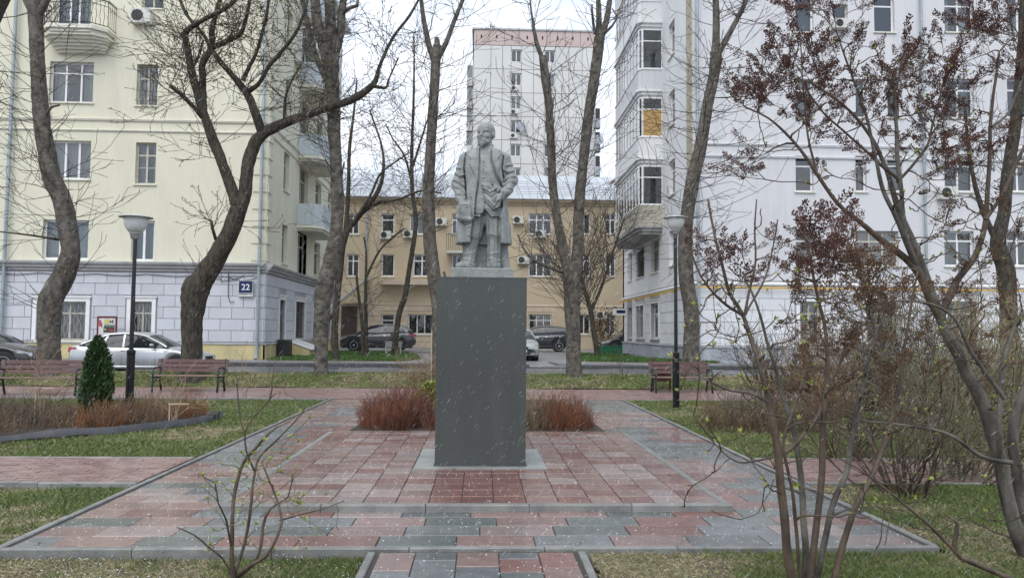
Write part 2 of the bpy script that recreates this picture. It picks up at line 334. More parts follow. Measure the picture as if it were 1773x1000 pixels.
# ------------------------------------------------------------------ plaza of tiles
plaza = empty('plaza', (0, 5.8, 0), kind='structure')
MB().box(-3.45, 0, -.15, 3.45, 16.1, -.012).build('mortar_bed', MT['mortar'], plaza)
TILE = {}
def tile_me(w, d, m, v=0):
    k = (round(w, 3), round(d, 3), m, v)
    if k not in TILE:
        g = .0035; mb = MB().bevbox(-w/2+g, -d/2+g, -.05, w/2-g, d/2-g, 0, .004)
        TILE[k] = mb.mesh('tile', MT['tile_'+m])
    return TILE[k]
def tile(parent, x, y, w, d, m, z=0):
    o = link('tile', tile_me(w, d, m), parent, (x-parent.location.x, y-parent.location.y, z-parent.location.z+rnd.uniform(-.0015, .0015)),
             (rnd.uniform(-.003, .003), rnd.uniform(-.004, .004), 0)); return o
pick = ['red', 'pink', 'pink', 'red', 'pale']; pickg = ['grey', 'bluegrey', 'bluegrey', 'green', 'green']
# four rows across the front, each 0.32 deep, running bond, runs of one colour
ROW = .305
ys = [5.86+ROW*(i+.5) for i in range(4)]
for j, y in enumerate(ys):
    x = -3.42; st = ['g', 'r'][j % 2]; run = 1+(j % 2)
    first = True
    while x < 3.40:
        wd = [.26, .44, .58, .36][j] if first else .6
        first = False
        wd = min(wd, 3.42-x)
        if wd < .08: x += wd; break
        tile(plaza, x+wd/2, y, wd, ROW, rnd.choice(pickg if st == 'g' else pick))
        x += wd; run -= 1
        if run <= 0: st = 'r' if st == 'g' else 'g'; run = rnd.choice([1, 1, 2])
# the wings beside the platform: 0.3 x 0.3 rows of 0.57 tiles
for sx in (-1, 1):
    y = 5.86+4*ROW; j = 0
    while y < 18.3:
        x = 2.33 if y < 12.05 else 1.98; st = (j//2+int(sx > 0)) % 2; first = True
        while x < 3.40:
            wd = ((.27 if j % 2 else .54) if y < 12.05 else .35) if first else .54
            first = False; wd = min(wd, 3.42-x)
            if wd < .05: break
            if mnoise.noise(Vector((sx*x*1.3+.5*j*sx*.0, y*.9, 5.5))) > .02: m = rnd.choice(pickg)
            else: m = rnd.choice(pick)
            if y > 13: m = {'red': 'pink', 'green': 'bluegrey', 'grey': 'bluegrey'}.get(m, m)
            tile(plaza, sx*(x+wd/2), y+ROW/2, wd, ROW, m); x += wd
        y += ROW; j += 1
# cross path of small bricks and the two side paths
def brick_path(name, x0, x1, y0, y1, bw=.2, bd=.1, z=0):
    root = empty(name, ((x0+x1)/2, (y0+y1)/2, 0), kind='structure')
    MB().box(x0-root.location.x, y0-root.location.y, -.12, x1-root.location.x, y1-root.location.y, -.01).build('mortar_bed', MT['mortar'], root)
    vs = []; y = y0; j = 0
    while y < y1-.02:
        x = x0-(bw/2 if j % 2 else 0)
        while x < x1:
            a, b = max(x, x0), min(x+bw, x1)
            if b-a > .03: vs.append((a+.004, b-.004, y+.004, y+bd-.004))
            x += bw
        y += bd; j += 1
    R = np.array(vs); n = len(R); zt = z+RNG.uniform(-.003, .003, n)
    V = np.zeros((n, 4, 3)); V[:, 0] = np.c_[R[:, 0], R[:, 2], zt]; V[:, 1] = np.c_[R[:, 1], R[:, 2], zt+RNG.uniform(-.001, .001, n)]; V[:, 2] = np.c_[R[:, 1], R[:, 3], zt]; V[:, 3] = np.c_[R[:, 0], R[:, 3], zt]
    V -= np.array(root.location); W = V.copy(); W[:, :, 2] -= .03
    A = np.concatenate([V, W], 1).reshape(-1, 3); b = (np.arange(n)*8)[:, None]
    Fq = np.concatenate([b+np.array([0, 1, 2, 3]), b+np.array([4, 5, 1, 0]), b+np.array([5, 6, 2, 1]), b+np.array([6, 7, 3, 2]), b+np.array([7, 4, 0, 3])])
    c = RNG.uniform(.8, 1.15, (n, 1)) * np.array([[1, .98, .97]]); 
    o = link('paving_bricks', mesh_np('paving_bricks', A, Fq, MT['brick_path_a'], col=np.repeat(c, 8, 0)), root); o['kind'] = 'stuff'
mat('brick_path_a', (.31, .20, .185), (.22, .135, .125), scale=3, rough=.5, rough2=.3, bump=.3, bscale=90, attr=True, coat=.5, crough=.22)
brick_path('left_side_path', -16, -3.56, 8.33, 9.87)
brick_path('right_side_path', 3.56, 16, 8.33, 9.87)
brick_path('cross_path', -20, 20, 18.5, 21.85)
# platform with a kerb round it
plat = empty('platform', (0, 6.95, 0), kind='structure')
MB().box(-2.22, .08, -.1, 2.22, 5.05, .047).build('mortar_bed', MT['mortar'], plat)
PZ = .060
for j in range(17):
    y = 7.03+.298*j
    for i in range(15):
        x = (i-7)*.296
        if -.7 < x < .7 and 8.75 < y+.149 < 10.1: continue
        near = abs(x) < .46 and y < 8.7  # tiles before the plinth all red: its dark reflection put into their colour
        m = rnd.choice(['red', 'red', 'red']) if near else rnd.choice(['pink', 'pink', 'pale', 'pale', 'pink', 'red'] if abs(x) < 2 else ['pink', 'red', 'pink'])
        tile(plat, x, y+.149, .296, .298, m, PZ)
kb = MB().bevbox(-.497, -.04, -.12, .497, .04, 0, .012).mesh('kerb_stone', MT['kerb'])
for i in range(5):
    link('kerb_stone', kb, plat, (-1.848+i*.924+rnd.uniform(-.002, .002), .04, PZ+.006), (0, 0, rnd.uniform(-.003, .003)), (.924, 1, 1))
for sx in (-1, 1):
    for i in range(5): link('kerb_stone', kb, plat, (sx*2.27, .58+i*1.0, PZ-.004), (0, 0, PI/2))
# kerbs round the plaza
pk = empty('plaza_kerb', (0, 5.8, 0), kind='structure')
kbl = MB().bevbox(-.497, -.028, -.18, .497, .028, 0, .008).mesh('kerb_stone', MT['kerb'])
for sx in (-1, 1):
    for i in range(13): 
        yy = 5.8+.04+.5+i*1.0
        if 8.3 < yy < 9.9: 
            link('kerb_stone', kbl, pk, (sx*3.5, yy-5.8, .003), (0, 0, PI/2)); continue
        link('kerb_stone', kbl, pk, (sx*3.5, yy-5.8, .003+rnd.uniform(-.003, .003)), (0, 0, PI/2+rnd.uniform(-.004, .004)))
for i in range(7):
    link('kerb_stone', kbl, pk, (-3.03+i*1.0+.03, 0, .010+rnd.uniform(-.003, .003)), (0, 0, rnd.uniform(-.003, .003)))
for (yy, x0, x1) in ((8.29, -16, -3.56), (9.91, -16, -3.56), (8.29, 3.56, 16), (9.91, 3.56, 16), (18.45, -20, -3.6), (18.45, 3.6, 20)):
    n = int(x1-x0)
    for i in range(n): link('kerb_stone', kbl, pk, ((x0+.5+i if x0 > 0 else x1-.5-i), yy-5.8, .006+rnd.uniform(-.003, .003)), (0, 0, rnd.uniform(-.004, .004)))
# front path
fp = empty('front_path', (0, 5.7, 0), kind='structure')
MB().box(-.74, -4.2, -.15, .74, .05, -.012).build('mortar_bed', MT['mortar'], fp)
cw = [.26, .30, .30, .29, .26]; x = -.705
for ci, wdt in enumerate(cw):
    y = 5.70; k = ci
    seq = [.42, .20, .34, .16, .36][ci]
    cols = [['pink', 'bluegrey', 'red', 'grey', 'pink'], ['red', 'grey', 'bluegrey', 'red', 'grey'], ['grey', 'red', 'pink', 'grey', 'red'], ['green', 'red', 'pink', 'grey', 'red'], ['pink', 'green', 'pink', 'grey', 'red']][ci]
    while y > 2.0:
        tile(fp, x+wdt/2, y-seq/2, wdt, seq, cols[k % 5] if k < 9 else rnd.choice(pick+pickg)); y -= seq; seq = rnd.choice([.42, .42, .28, .3]); k += 1
    x += wdt
for sx in (-1, 1):
    for i in range(4): link('kerb_stone', kbl, fp, (sx*.765, -.5-i*1.0, .008), (0, 0, PI/2+rnd.uniform(-.004, .004)))
# planting bed behind the plinth
bed = MB().prism([(-2.05, 12.16), (2.05, 12.16), (1.95, 17.6), (-1.95, 17.6)], -.1, .02)
tag(bed.build('planting_bed', MT['soil']), kind='structure')
BED = [(-16, 10.2), (-8.6, 10.35), (-7.2, 11.0), (-5.9, 12.2), (-5.2, 13.4), (-4.9, 14.6), (-5.1, 15.6), (-6.5, 16.2), (-16, 16.4)]
tag(MB().prism(BED, -.2, -.01).build('flower_bed', MT['soil']), kind='structure')

# ------------------------------------------------------------------ facade tools
def wall_holes(mb, x0, x1, z0, z1, holes, depth=.22, y=0):
    xs = sorted({x0, x1, *[min(max(h[0], x0), x1) for h in holes], *[min(max(h[2], x0), x1) for h in holes]})
    zs = sorted({z0, z1, *[min(max(h[1], z0), z1) for h in holes], *[min(max(h[3], z0), z1) for h in holes]})
    for a, b in zip(xs, xs[1:]):
        for c, d in zip(zs, zs[1:]):
            mx_, mz = (a+b)/2, (c+d)/2
            if any(h[0] < mx_ < h[2] and h[1] < mz < h[3] for h in holes): continue
            mb.quad((a, y, c), (b, y, c), (b, y, d), (a, y, d))
    for h in holes:
        a, c, b, d = h
        mb.quad((a, y, c), (a, y+depth, c), (b, y+depth, c), (b, y, c)); mb.quad((a, y, d), (b, y, d), (b, y+depth, d), (a, y+depth, d))
        mb.quad((a, y, c), (a, y, d), (a, y+depth, d), (a, y+depth, c)); mb.quad((b, y, c), (b, y+depth, c), (b, y+depth, d), (b, y, d))
    return mb
WM = {}
def win_frame(w, h, cols, transom, fw, m, style='n'):
    k = ('f', round(w, 2), round(h, 2), tuple(cols), transom, fw, m, style)
    if k in WM: return WM[k]
    mb = MB(); e = .0
    mb.box(-w/2, 0, 0, -w/2+fw, .07, h); mb.box(w/2-fw, 0, 0, w/2, .07, h); mb.box(-w/2+fw, 0, 0, w/2-fw, .07, fw); mb.box(-w/2+fw, 0, h-fw, w/2-fw, .07, h)
    panes = []; iw = w-2*fw; acc = -w/2+fw; tot = sum(cols); th = h*transom if transom else 0
    xs = [acc]
    for i, c in enumerate(cols):
        acc += iw*c/tot; xs.append(acc)
    for i in range(1, len(cols)): mb.box(xs[i]-fw*.55, .003, fw, xs[i]+fw*.55, .067, h-fw)
    if transom: mb.box(-w/2+fw, .006, h-th-fw*.5, w/2-fw, .064, h-th+fw*.5)
    for i in range(len(cols)):
        a = xs[i]+(fw*.55 if i else 0); b = xs[i+1]-(fw*.55 if i < len(cols)-1 else 0)
        if transom: panes += [(a, fw, b, h-th-fw*.5), (a, h-th+fw*.5, b, h-fw)]
        else: panes.append((a, fw, b, h-fw))
        if style == 'o': # a glazing bar in the lower sash
            zb = fw+(h-th-fw)*.55; mb.box(a, .02, zb-.015, b, .05, zb+.015)
    WM[k] = (mb.mesh('window', MT[m]), panes); return WM[k]
def cached(key, fn):
    if key not in WM: WM[key] = fn()
    return WM[key]
def pane_me(w, h):
    return cached(('p', round(w, 2), round(h, 2)), lambda: MB().quad((0, 0, 0), (w, 0, 0), (w, 0, h), (0, 0, h)).mesh('pane', MT['pane_glass']))
class Face:
    """a facade plane in its building: x along the wall seen from outside, y into the wall, z up"""
    def __init__(s, bld, loc, rot): s.b = bld; s.loc = Vector(loc); s.rot = rot; s.M = Matrix.Rotation(rot, 3, 'Z'); s.holes = []
    def P(s, x, y, z): return s.loc+s.M@Vector((x, y, z))
    def put(s, name, me, x=0, y=0, z=0): return link(name, me, s.b, s.P(x, y, z), (0, 0, s.rot))
    def window(s, x0, z0, x1, z1, cols=(1, 1), transom=.28, fw=.07, m='pvc_white', depth=.16, curtain=None, sill='cream_trim', style='n', grille=None, trim=None):
        s.holes.append((x0, z0, x1, z1)); w_, h = x1-x0, z1-z0; cx = (x0+x1)/2
        me, panes = win_frame(w_, h, cols, transom, fw, m, style); f = s.put('window', me, cx, depth, z0)
        for (a, b, c, d) in panes: link('pane', pane_me(c-a, d-b), f, (a, .035, b))
        link('sill', cached(('s', round(w_, 2), sill), lambda: MB().box(-w_/2-.06, -.07, -.07, w_/2+.06, .0, -.01).mesh('sill', MT[sill])), f, (0, -depth, 0))
        if curtain is None: curtain = rnd.choice(['w', 'w', 'd', 'l', 'r', 'n'])
        cm = MT['curtain_dark' if curtain in 'dn' else 'curtain_white']
        def wavy(a, b, zz0, zz1):
            mb = MB(); n = max(4, int((b-a)/.05)); vs = []
            for i in range(n+1):
                x = a+(b-a)*i/n; vs += [(x, .025*math.sin(i*1.7), zz0), (x, .025*math.sin(i*1.7), zz1)]
            mb.add(vs, [(2*i, 2*i+2, 2*i+3, 2*i+1) for i in range(n)]); return mb
        if curtain in 'wd': link('curtain', wavy(-w_/2, w_/2, 0, h).mesh('curtain', cm), f, (0, .28, 0))
        elif curtain in 'lr':
            mb = wavy(-w_/2, -w_/2+w_*.32, 0, h); w2 = wavy(w_/2-w_*.32, w_/2, 0, h); mb.add(w2.v, w2.f); link('curtain', mb.mesh('curtain', cm), f, (0, .28, 0))
        if grille:
            mb = MB(); n = max(3, int(w_/.13))
            if grille == 'v':
                for i in range(n+1): x = -w_/2+w_*i/n; mb.box(x-.009, -.009, .02, x+.009, .009, h-.02)
                for zz in (.3, h*.5, h-.3): mb.box(-w_/2, -.004, zz-.012, w_/2, .004, zz+.012)
            else:
                for i in range(n+1):
                    x = -w_/2+w_*i/n; mb.tube([(x+.035*math.sin(j*1.3+i*PI), 0, .02+(h-.04)*j/12) for j in range(13)], .008, 4)
            link('grille', mb.mesh('grille', MT['grille' if grille == 'd' else 'grille_dark']), f, (0, -.06, 0))
        if trim:
            t = .16; mb = MB()
            mb.box(-w_/2-t, -.06, 0, -w_/2, .0, h+t); mb.box(w_/2, -.06, 0, w_/2+t, .0, h+t); mb.box(-w_/2, -.06, h, w_/2, .0, h+t)
            mb.box(-w_/2-t-.05, -.10, h+t, w_/2+t+.05, .0, h+t+.06)
            link('surround', mb.mesh('surround', MT[trim]), f, (0, -depth, 0))
        return f
    def wall(s, x0, x1, z0, z1, m, y=0, name='wall'):
        hs = [h for h in s.holes if h[2] > x0 and h[0] < x1 and h[3] > z0 and h[1] < z1]
        return s.put(name, wall_holes(MB(), x0, x1, z0, z1, hs, .16+.07, y).mesh(name, MT[m]))
    def blocks(s, x0, x1, z0, rows, rh, bw, m, name='block', keep=()):
        """rusticated blocks 35 mm proud with recessed joints, clipped at the openings"""
        for j in range(rows):
            x = x0-(bw/2 if j % 2 else 0); za, zb = z0+j*rh, z0+(j+1)*rh
            while x < x1-.01:
                a, b = max(x, x0), min(x+bw, x1); x += bw
                segs = [(a, b)]
                for (h0, h1, h2, h3) in keep:
                    if h1 < zb-.02 and h3 > za+.02:
                        ns = []
                        for (p, q) in segs:
                            if h2 <= p or h0 >= q: ns.append((p, q)); continue
                            if h0 > p: ns.append((p, h0))
                            if h2 < q: ns.append((h2, q))
                        segs = ns
                for (p, q) in segs:
                    if q-p < .08: continue
                    g = .008; W_ = q-p
                    me = cached(('b', round(W_, 2), round(rh, 3), m), lambda: MB().add(
                        [(g, 0, g), (W_-g, 0, g), (W_-g, 0, rh-g), (g, 0, rh-g), (g+.006, -.030, g+.006), (W_-g-.006, -.030, g+.006), (W_-g-.006, -.030, rh-g-.006), (g+.006, -.030, rh-g-.006)],
                        [(0, 4, 7, 3), (1, 2, 6, 5), (0, 1, 5, 4), (3, 7, 6, 2), (4, 5, 6, 7)]).mesh(name, MT[m]))
                    s.put(name, me, p, 0, za)
    def band(s, x0, x1, z0, prof, m, name='cornice'):
        """profile [(out, up)] swept along the wall"""
        mb = MB(); n = len(prof); vs = []
        for x in (x0, x1):
            for (o_, u_) in prof: vs.append((x, -o_, u_))
            vs.append((x, .0, prof[-1][1])); vs.append((x, .0, prof[0][1]))
        k = n+2; mb.add(vs, [(i, i+1, k+i+1, k+i) for i in range(k-1)]+[tuple(range(k))[::-1], tuple(range(k, 2*k))])
        return s.put(name, mb.mesh(name, MT[m]), 0, 0, z0)
def drainpipe(bld, x, y, z0, z1, r=.07, seg=1.6):
    mb = MB(); mb.tube([(x, y, z0+.25), (x, y, z1)], r, 12)
    mb.tube([(x, y, z0+.3), (x, y-.02, z0+.2), (x, y-.16, z0+.08)], r, 12)
    z = z0+.9
    while z < z1: mb.tube([(x, y, z), (x, y, z+.06)], r*1.16, 12); z += seg
    return mb.build('drainpipe', MT['drain_zinc'], bld, smooth=False)
def ac_unit(face, x, z, w_=.8, h=.55):
    b = face.put('air_conditioner', cached(('ac', w_, h), lambda: MB().box(-w_/2, -.36, 0, w_/2, -.06, h).box(-w_/2+.05, -.06, .1, -w_/2+.09, .0, .14).box(w_/2-.09, -.06, .1, w_/2-.05, 0, .14).mesh('ac', MT['ac_white'])), x, 0, z)
    def fan():
        mb = MB()
        for k in range(20):
            a0, a1 = 2*PI*k/20, 2*PI*(k+1)/20; R_ = h*.40
            mb.add([(0, 0, 0), (R_*math.cos(a0), 0, R_*math.sin(a0)), (R_*math.cos(a1), 0, R_*math.sin(a1))], [(0, 1, 2)])
        for rr in (.12, .22, .32): mb.tube([(h*rr*1.15*math.cos(a*PI/8), -.012, h*rr*1.15*math.sin(a*PI/8)) for a in range(17)], .006, 4, False)
        return mb.mesh('fan_grille', MT['ac_dark'])
    link('fan_grille', cached(('fan', h), fan), b, (-w_*.14, -.366, h/2)); return b
# ================================================================== LEFT BUILDING (number 22)
BY = 33.0; LX = -9.13; RX = 9.28
bl = empty('apartment_building', (LX, BY, 0), label='pale yellow apartment building with lilac ground floor and house number sign, left of the monument', cat='building')
F1 = Face(bl, (0, 0, 0), 0); F2 = Face(bl, (0, 0, 0), PI/2)
def RF(a, b, c, d, ox=LX): p = U(a, d, BY); q = U(c, b, BY); return p.x-ox, p.z, q.x-ox, q.z
ST = 3.42
def win(F_, r, **k): return F_.window(*r, **k)
win(F1, RF(84, 108, 163, 176), cols=(1, 1.15, .9), transom=.27, m='pvc_white', curtain='l')
win(F1, RF(235, 112, 274, 182), cols=(1, 1), transom=.33, m='wood_frame', grille='d', curtain='d')
win(F1, RF(84, 244, 158, 309), cols=(1, 1.1, .9), transom=0, curtain='w', fw=.08)
win(F1, RF(233, 247, 271, 318), cols=(1, 1), transom=.3, m='wood_frame', style='o', curtain='l')
win(F1, RF(72, 381, 154, 448), cols=(1, 1, 1), transom=0, curtain='w', fw=.08)
win(F1, RF(226, 382, 268, 451), cols=(1, 1), transom=0, curtain='w', fw=.09)
g1 = RF(62, 522, 150, 588); g2 = RF(225, 522, 264, 588)
win(F1, g1, cols=(.8, 1, 1), transom=.3, m='wood_frame', grille='d', trim='pvc_white', curtain='d')
win(F1, g2, cols=(1, 1), transom=.3, m='wood_frame', grille='d', trim='pvc_white', curtain='d')
win(F1, RF(245, -60, 285, 14), cols=(1, 1), transom=.3, m='wood_frame', curtain='d')
win(F1, RF(95, -40, 160, 41), cols=(1, .8, 1), transom=.2, m='pvc_white', curtain='l')
for zz in (18.3,): win(F1, (-12.0, zz, -10.0, zz+1.7), cols=(1, 1, 1))
for i, zz in enumerate((4.75, 8.1, 11.5)): win(F1, (-20.5, zz, -18.7, zz+1.65), cols=(1, 1, 1), transom=.28)
# side face, running away along the lane
for i, zz in enumerate((4.7, 8.1, 11.5, 14.9)):
    win(F2, (2.6, zz, 3.6, zz+1.8), cols=(1,), transom=.3, curtain='d', m='wood_frame')
    win(F2, (5.7, zz-.4, 7.6, zz+1.85), cols=(1, 1), transom=.3, curtain='n', m='wood_frame')
    win(F2, (9.4, zz, 11.0, zz+1.8), cols=(1, 1), transom=.3, curtain='d', m='wood_frame')
    win(F2, (13.0, zz, 14.4, zz+1.8), cols=(1, 1), transom=.3, curtain='d')
sg = [(2.35, 1.15, 3.35, 3.0), (5.4, 1.2, 7.4, 3.05), (9.4, 1.2, 11.2, 3.0), (13, 1.2, 14.4, 3)]
for r in sg: win(F2, r, cols=(1, 1), transom=.3, m='wood_frame', grille='v', trim='pvc_white', curtain='n')
ZB = 1.02; ZC = 4.05
for F_, a, b in ((F1, -22, 0), (F2, 0, 16.5)):
    F_.wall(a, b, 4.42, 21, 'yellow_plaster')
    F_.wall(a, b, ZB, 4.42, 'joint', name='lower_wall')
    F_.wall(a, b, 0, ZB, 'yellow_base', y=-.06, name='base_wall')
    F_.band(a-.0, b+.0, 4.02, [(.0, 0), (.10, .02), (.10, .10), (.20, .16), (.20, .22), (.30, .30), (.32, .38), (.0, .44)], 'grey_trim')
    F_.band(a, b, ZB-.05, [(.06, 0), (.10, .02), (.10, .07), (.0, .09)], 'grey_trim', name='base_ledge')
    F_.band(a, b, 9.98, [(0, 0), (.05, .01), (.07, .06), (0, .09)], 'cream_trim', name='string_course')
    F_.band(a, b, 10.42, [(0, 0), (.06, .02), (.09, .09), (0, .12)], 'cream_trim', name='string_course')
    for zz in (13.4, 16.8): F_.band(a, b, zz+3.5, [(0, 0), (.05, .01), (.07, .06), (0, .09)], 'cream_trim', name='string_course')
    F_.put('room_shade_sheet', MB().quad((a, 1.1, 0), (b-(1.1 if F_ is F1 else 0), 1.1, 0), (b-(1.1 if F_ is F1 else 0), 1.1, 21), (a, 1.1, 21)).mesh('room_shade_sheet', MT['room_dark']))  # added dark sheet behind the panes, room shade painted in its colour
def grow_r(rs, t): return [(a-t, b-t*0, c+t, d+t) for a, b, c, d in rs]
F1.blocks(-15.6, -.0, ZB+.07, 6, .485, .95, 'lilac_block', keep=grow_r([g1, g2], .22))
F2.blocks(0, 14.0, ZB+.07, 6, .485, 1.25, 'lilac_block', keep=grow_r(sg, .22))
for j in range(22):                                   # quoins above the cornice
    z = 4.55+j*.46*1.6
    for F_, a, b in ((F1, -.62, -.02), (F2, .02, .62)):
        F_.put('quoin', cached(('q', F_ is F1), lambda: MB().box(a, -.04, 0, b, 0, .40).mesh('quoin', MT['yellow_plaster'])), 0, 0, z)
MB().box(-22, 15.9, 0, 0, 16.4, 21).box(-22.2, 0, 0, -22, 16.4, 21).build('rear_wall', MT['yellow_plaster'], bl)
MB().box(-22.4, -.5, 21, .5, 16.9, 21.3).build('roof', MT['metal_roof'], bl)
drainpipe(bl, -.22, -.20, .3, 21); drainpipe(bl, U(14, 300, 32.8).x-LX, -.18, .3, 21)
# balconies on the lane side
def balcony(F_, x0, x1, z, out_, parapet, glazed=False, bars=None, h=1.05, cham=.5, curved=False):
    pl = [(x0, 0), (x0, -out_+cham), (x0+cham, -out_), (x1-cham, -out_), (x1, -out_+cham), (x1, 0)]
    mb = MB(); mb.prism(pl, -.16, 0)
    pl2 = [(x+(.12 if x < (x0+x1)/2 else -.12), y*.93) for x, y in pl]; mb.prism(pl2, -.28, -.16)
    if curved:
        for k in range(6): f = 1-.13*(k+1); mb.prism([((x-(x0+x1)/2)*(.97-.05*k)+(x0+x1)/2, y*f) for x, y in pl], -.28-.10*(k+1), -.28-.10*k)
    b = F_.put('balcony', mb.mesh('balcony', MT['cream_trim' if not curved else 'cream_trim']), 0, 0, z)
    for i in range(5):
        (xa, ya), (xb, yb) = pl[i], pl[i+1]
        if bars:
            n = max(3, int(math.hypot(xb-xa, yb-ya)/.14)); mb = MB()
            for k in range(n+1):
                t = k/n; px_, py_ = xa+(xb-xa)*t, (ya+(yb-ya)*t)*.97
                mb.tube([(px_+(.03*math.sin(j*1.2+k*PI))*(xb-xa)/max(.1, math.hypot(xb-xa, yb-ya)), py_, .05+h*j/10*.95) for j in range(11)], .011, 4)
            mb.tube([(xa, ya*.97, h), (xb, yb*.97, h)], .028, 6); mb.tube([(xa, ya*.97, .08), (xb, yb*.97, .08)], .018, 6); mb.tube([(xa, ya*.97, h*.8), (xb, yb*.97, h*.8)], .014, 6)
            link('railing', mb.mesh('railing', MT['rail_metal']), b); continue
        dx, dy = xb-xa, yb-ya; ln = math.hypot(dx, dy); an = math.atan2(dy, dx)
        n = max(1, round(ln/.75))
        for k in range(n):
            a_, b_ = ln*k/n, ln*(k+1)/n
            me = MB().box(a_+.01, -.02, .0, b_-.01, .02, h).mesh('parapet_panel', MT[parapet])
            link('parapet_panel', me, b, (xa, ya*.98, 0), (0, 0, an))
        if glazed:
            for k in range(n):
                a_, b_ = ln*k/n, ln*(k+1)/n; wh = glazed-h
                fr, panes = win_frame(b_-a_, wh, (1,), .28, .05, 'pvc_white'); f = link('window', fr, b, (xa+math.cos(an)*(a_+b_)/2, ya*.98+math.sin(an)*(a_+b_)/2, h), (0, 0, an))
                for (p, q, r_, s_) in panes: link('pane', pane_me(r_-p, s_-q), f, (p, .035, q))
    return b
for i, zz in enumerate((6.85, 10.35, 13.95, 17.4)):
    balcony(F2, 5.3, 9.7, zz, 1.25, 'balcony_panel', cham=.45, glazed=(2.9 if i == 2 else False))
xa = U(64, 50, 32).x-LX; xb = U(180, 50, 32).x-LX
balcony(F1, xa, xb, U(100, 46, 32.2).z, 1.15, None, bars=True, h=1.15, cham=.45, curved=True)
ac_unit(F1, U(245, 30, 32.8).x-LX, U(245, 41, 32.8).z, .85, .62)
ac_unit(F2, 4.4, 14.6)
# cables under the cornice
cb = MB(); rr = random.Random(3)
for (a, b, zz, sg_) in ((-11.5, -.4, 3.92, .10), (-1.6, -.3, 3.86, .22), (-2.3, -.9, 3.9, .28)):
    pts = []
    for i in range(28):
        t = i/27; pts.append((a+(b-a)*t, -.07, zz-abs(math.sin(t*PI*(1 if b-a < 3 else 5)))*sg_*(.6+.4*rr.random())))
    cb.tube(pts, .014, 4)
cb.tube([(-1.52, -.08, 4.0), (-1.5, -.08, 3.0), (-1.42, -.08, 2.75), (-1.25, -.08, 2.8)], .016, 5)
cb.build('cables', MT['cable'], bl)
# number plate
p = U(426, 500, 32.9); sx, sz = p.x-LX, p.z
pl = MB().box(-.30, -.16, -.32, .30, -.04, .355).build('number_box', MT['ac_white'], bl, (sx, 0, sz))
MB().box(-.282, -.165, -.17, .282, -.161, .338).build('blue_plate', MT['sign_blue'], pl)
tcu = bpy.data.curves.new('house_number', 'FONT'); tcu.body = '22'; tcu.size = .36; tcu.extrude = .003; tcu.offset = .004; tcu.align_x = 'CENTER'
to = bpy.data.objects.new('t', tcu); C.objects.link(to); bpy.context.view_layer.update()
tme = bpy.data.meshes.new_from_object(to.evaluated_get(bpy.context.evaluated_depsgraph_get())); bpy.data.objects.remove(to); tme.materials.clear(); tme.materials.append(MT['sign_white'])
link('house_number', tme, pl, (0, -.172, -.045), (PI/2, 0, 0))
MB().box(-.27, -.168, -.235, .10, -.161, -.205).box(.14, -.168, -.235, .26, -.161, -.205).build('street_strip', MT['sign_blue'], pl)
# cellar hatches and plinth box beside the side wall
ch = empty('cellar_hatch', (-8.4, 37.6, .36), label='pair of sloping pale metal cellar hatches on a low wall at the yellow building', cat='hatch')
MB().add([(-.7, -1.4, 0), (.5, -1.4, 0), (.5, 1.6, 0), (-.7, 1.6, 0), (-.7, -1.4, .75), (.5, -1.4, .32), (.5, 1.6, .32), (-.7, 1.6, .75)], [(0, 3, 2, 1), (0, 1, 5, 4), (1, 2, 6, 5), (2, 3, 7, 6), (3, 0, 4, 7), (4, 5, 6, 7)]).build('hatch_wall', MT['yellow_base'], ch)
for k in range(2):
    y0_ = -1.35+k*1.5
    MB().add([(-.68, y0_, .78), (.58, y0_, .33), (.58, y0_+1.35, .33), (-.68, y0_+1.35, .78), (-.68, y0_, .81), (.58, y0_, .36), (.58, y0_+1.35, .36), (-.68, y0_+1.35, .81)], [(0, 3, 2, 1), (0, 1, 5, 4), (1, 2, 6, 5), (2, 3, 7, 6), (3, 0, 4, 7), (4, 5, 6, 7)]).build('hatch_lid', MT['panel'], ch)
bn = empty('dark_cabinet', (U(493, 600, 35).x, 35, .36), label='small black upright box in front of the cellar hatches', cat='box')
MB().bevbox(-.28, -.2, 0, .28, .2, .78, .02).build('casing', MT['plastic_black'], bn); MB().box(-.29, -.21, .79, .29, .21, .83).build('lid', MT['dark_metal'], bn)

# ================================================================== RIGHT BUILDING
br = empty('apartment_building', (RX, BY, 0), label='white and lilac apartment building with stacked glazed balconies, right of the monument', cat='building')
Rf = Face(br, (0, 0, 0), 0); LEN = 16.5; Rs = Face(br, (0, LEN, 0), -PI/2)
def RR(a, b, c, d): return RF(a, b, c, d, RX)
cols_ = [(1378, 1408, (1,)), (1482, 1500, (1,)), (1537, 1562, (1,)), (1636, 1686, (1, 1)), (1745, 1785, (1, 1))]
rowsy = [(-8, 55), (137, 203), (270, 331), (400, 460)]
for ri, (ya, yb) in enumerate(rowsy):
    for ci, (xa_, xb_, cs) in enumerate(cols_):
        if ri == 3 and ci == 1: win(Rf, RR(1482, ya, 1556, yb), cols=(1, 1, 1), transom=.3, m='wood_frame', curtain='w'); continue
        if ri == 3 and ci == 2: continue
        if ri == 0 and ci == 1: win(Rf, RR(1442, 8, 1468, 32), cols=(1,), transom=0, m='wood_frame', curtain='n'); continue
        if ri == 0 and ci == 2: xa_, xb_ = 1514, 1548
        win(Rf, RR(xa_, ya, xb_, yb), cols=cs, transom=.28, curtain='dwnlw'[(ri+ci) % 5])
gr_ = [RR(1385, 522, 1420, 592), RR(1500, 522, 1550, 592), RR(1640, 522, 1690, 592)]
for r in gr_: win(Rf, r, cols=(1, 1), transom=.3, m='wood_frame', curtain='d', trim='white_plaster')
def SY(px): return LEN+BY-9.28*F/(px-831.0)    # photo column -> distance along the side wall
ZL = [6.98, 10.5, 14.05, 17.65]
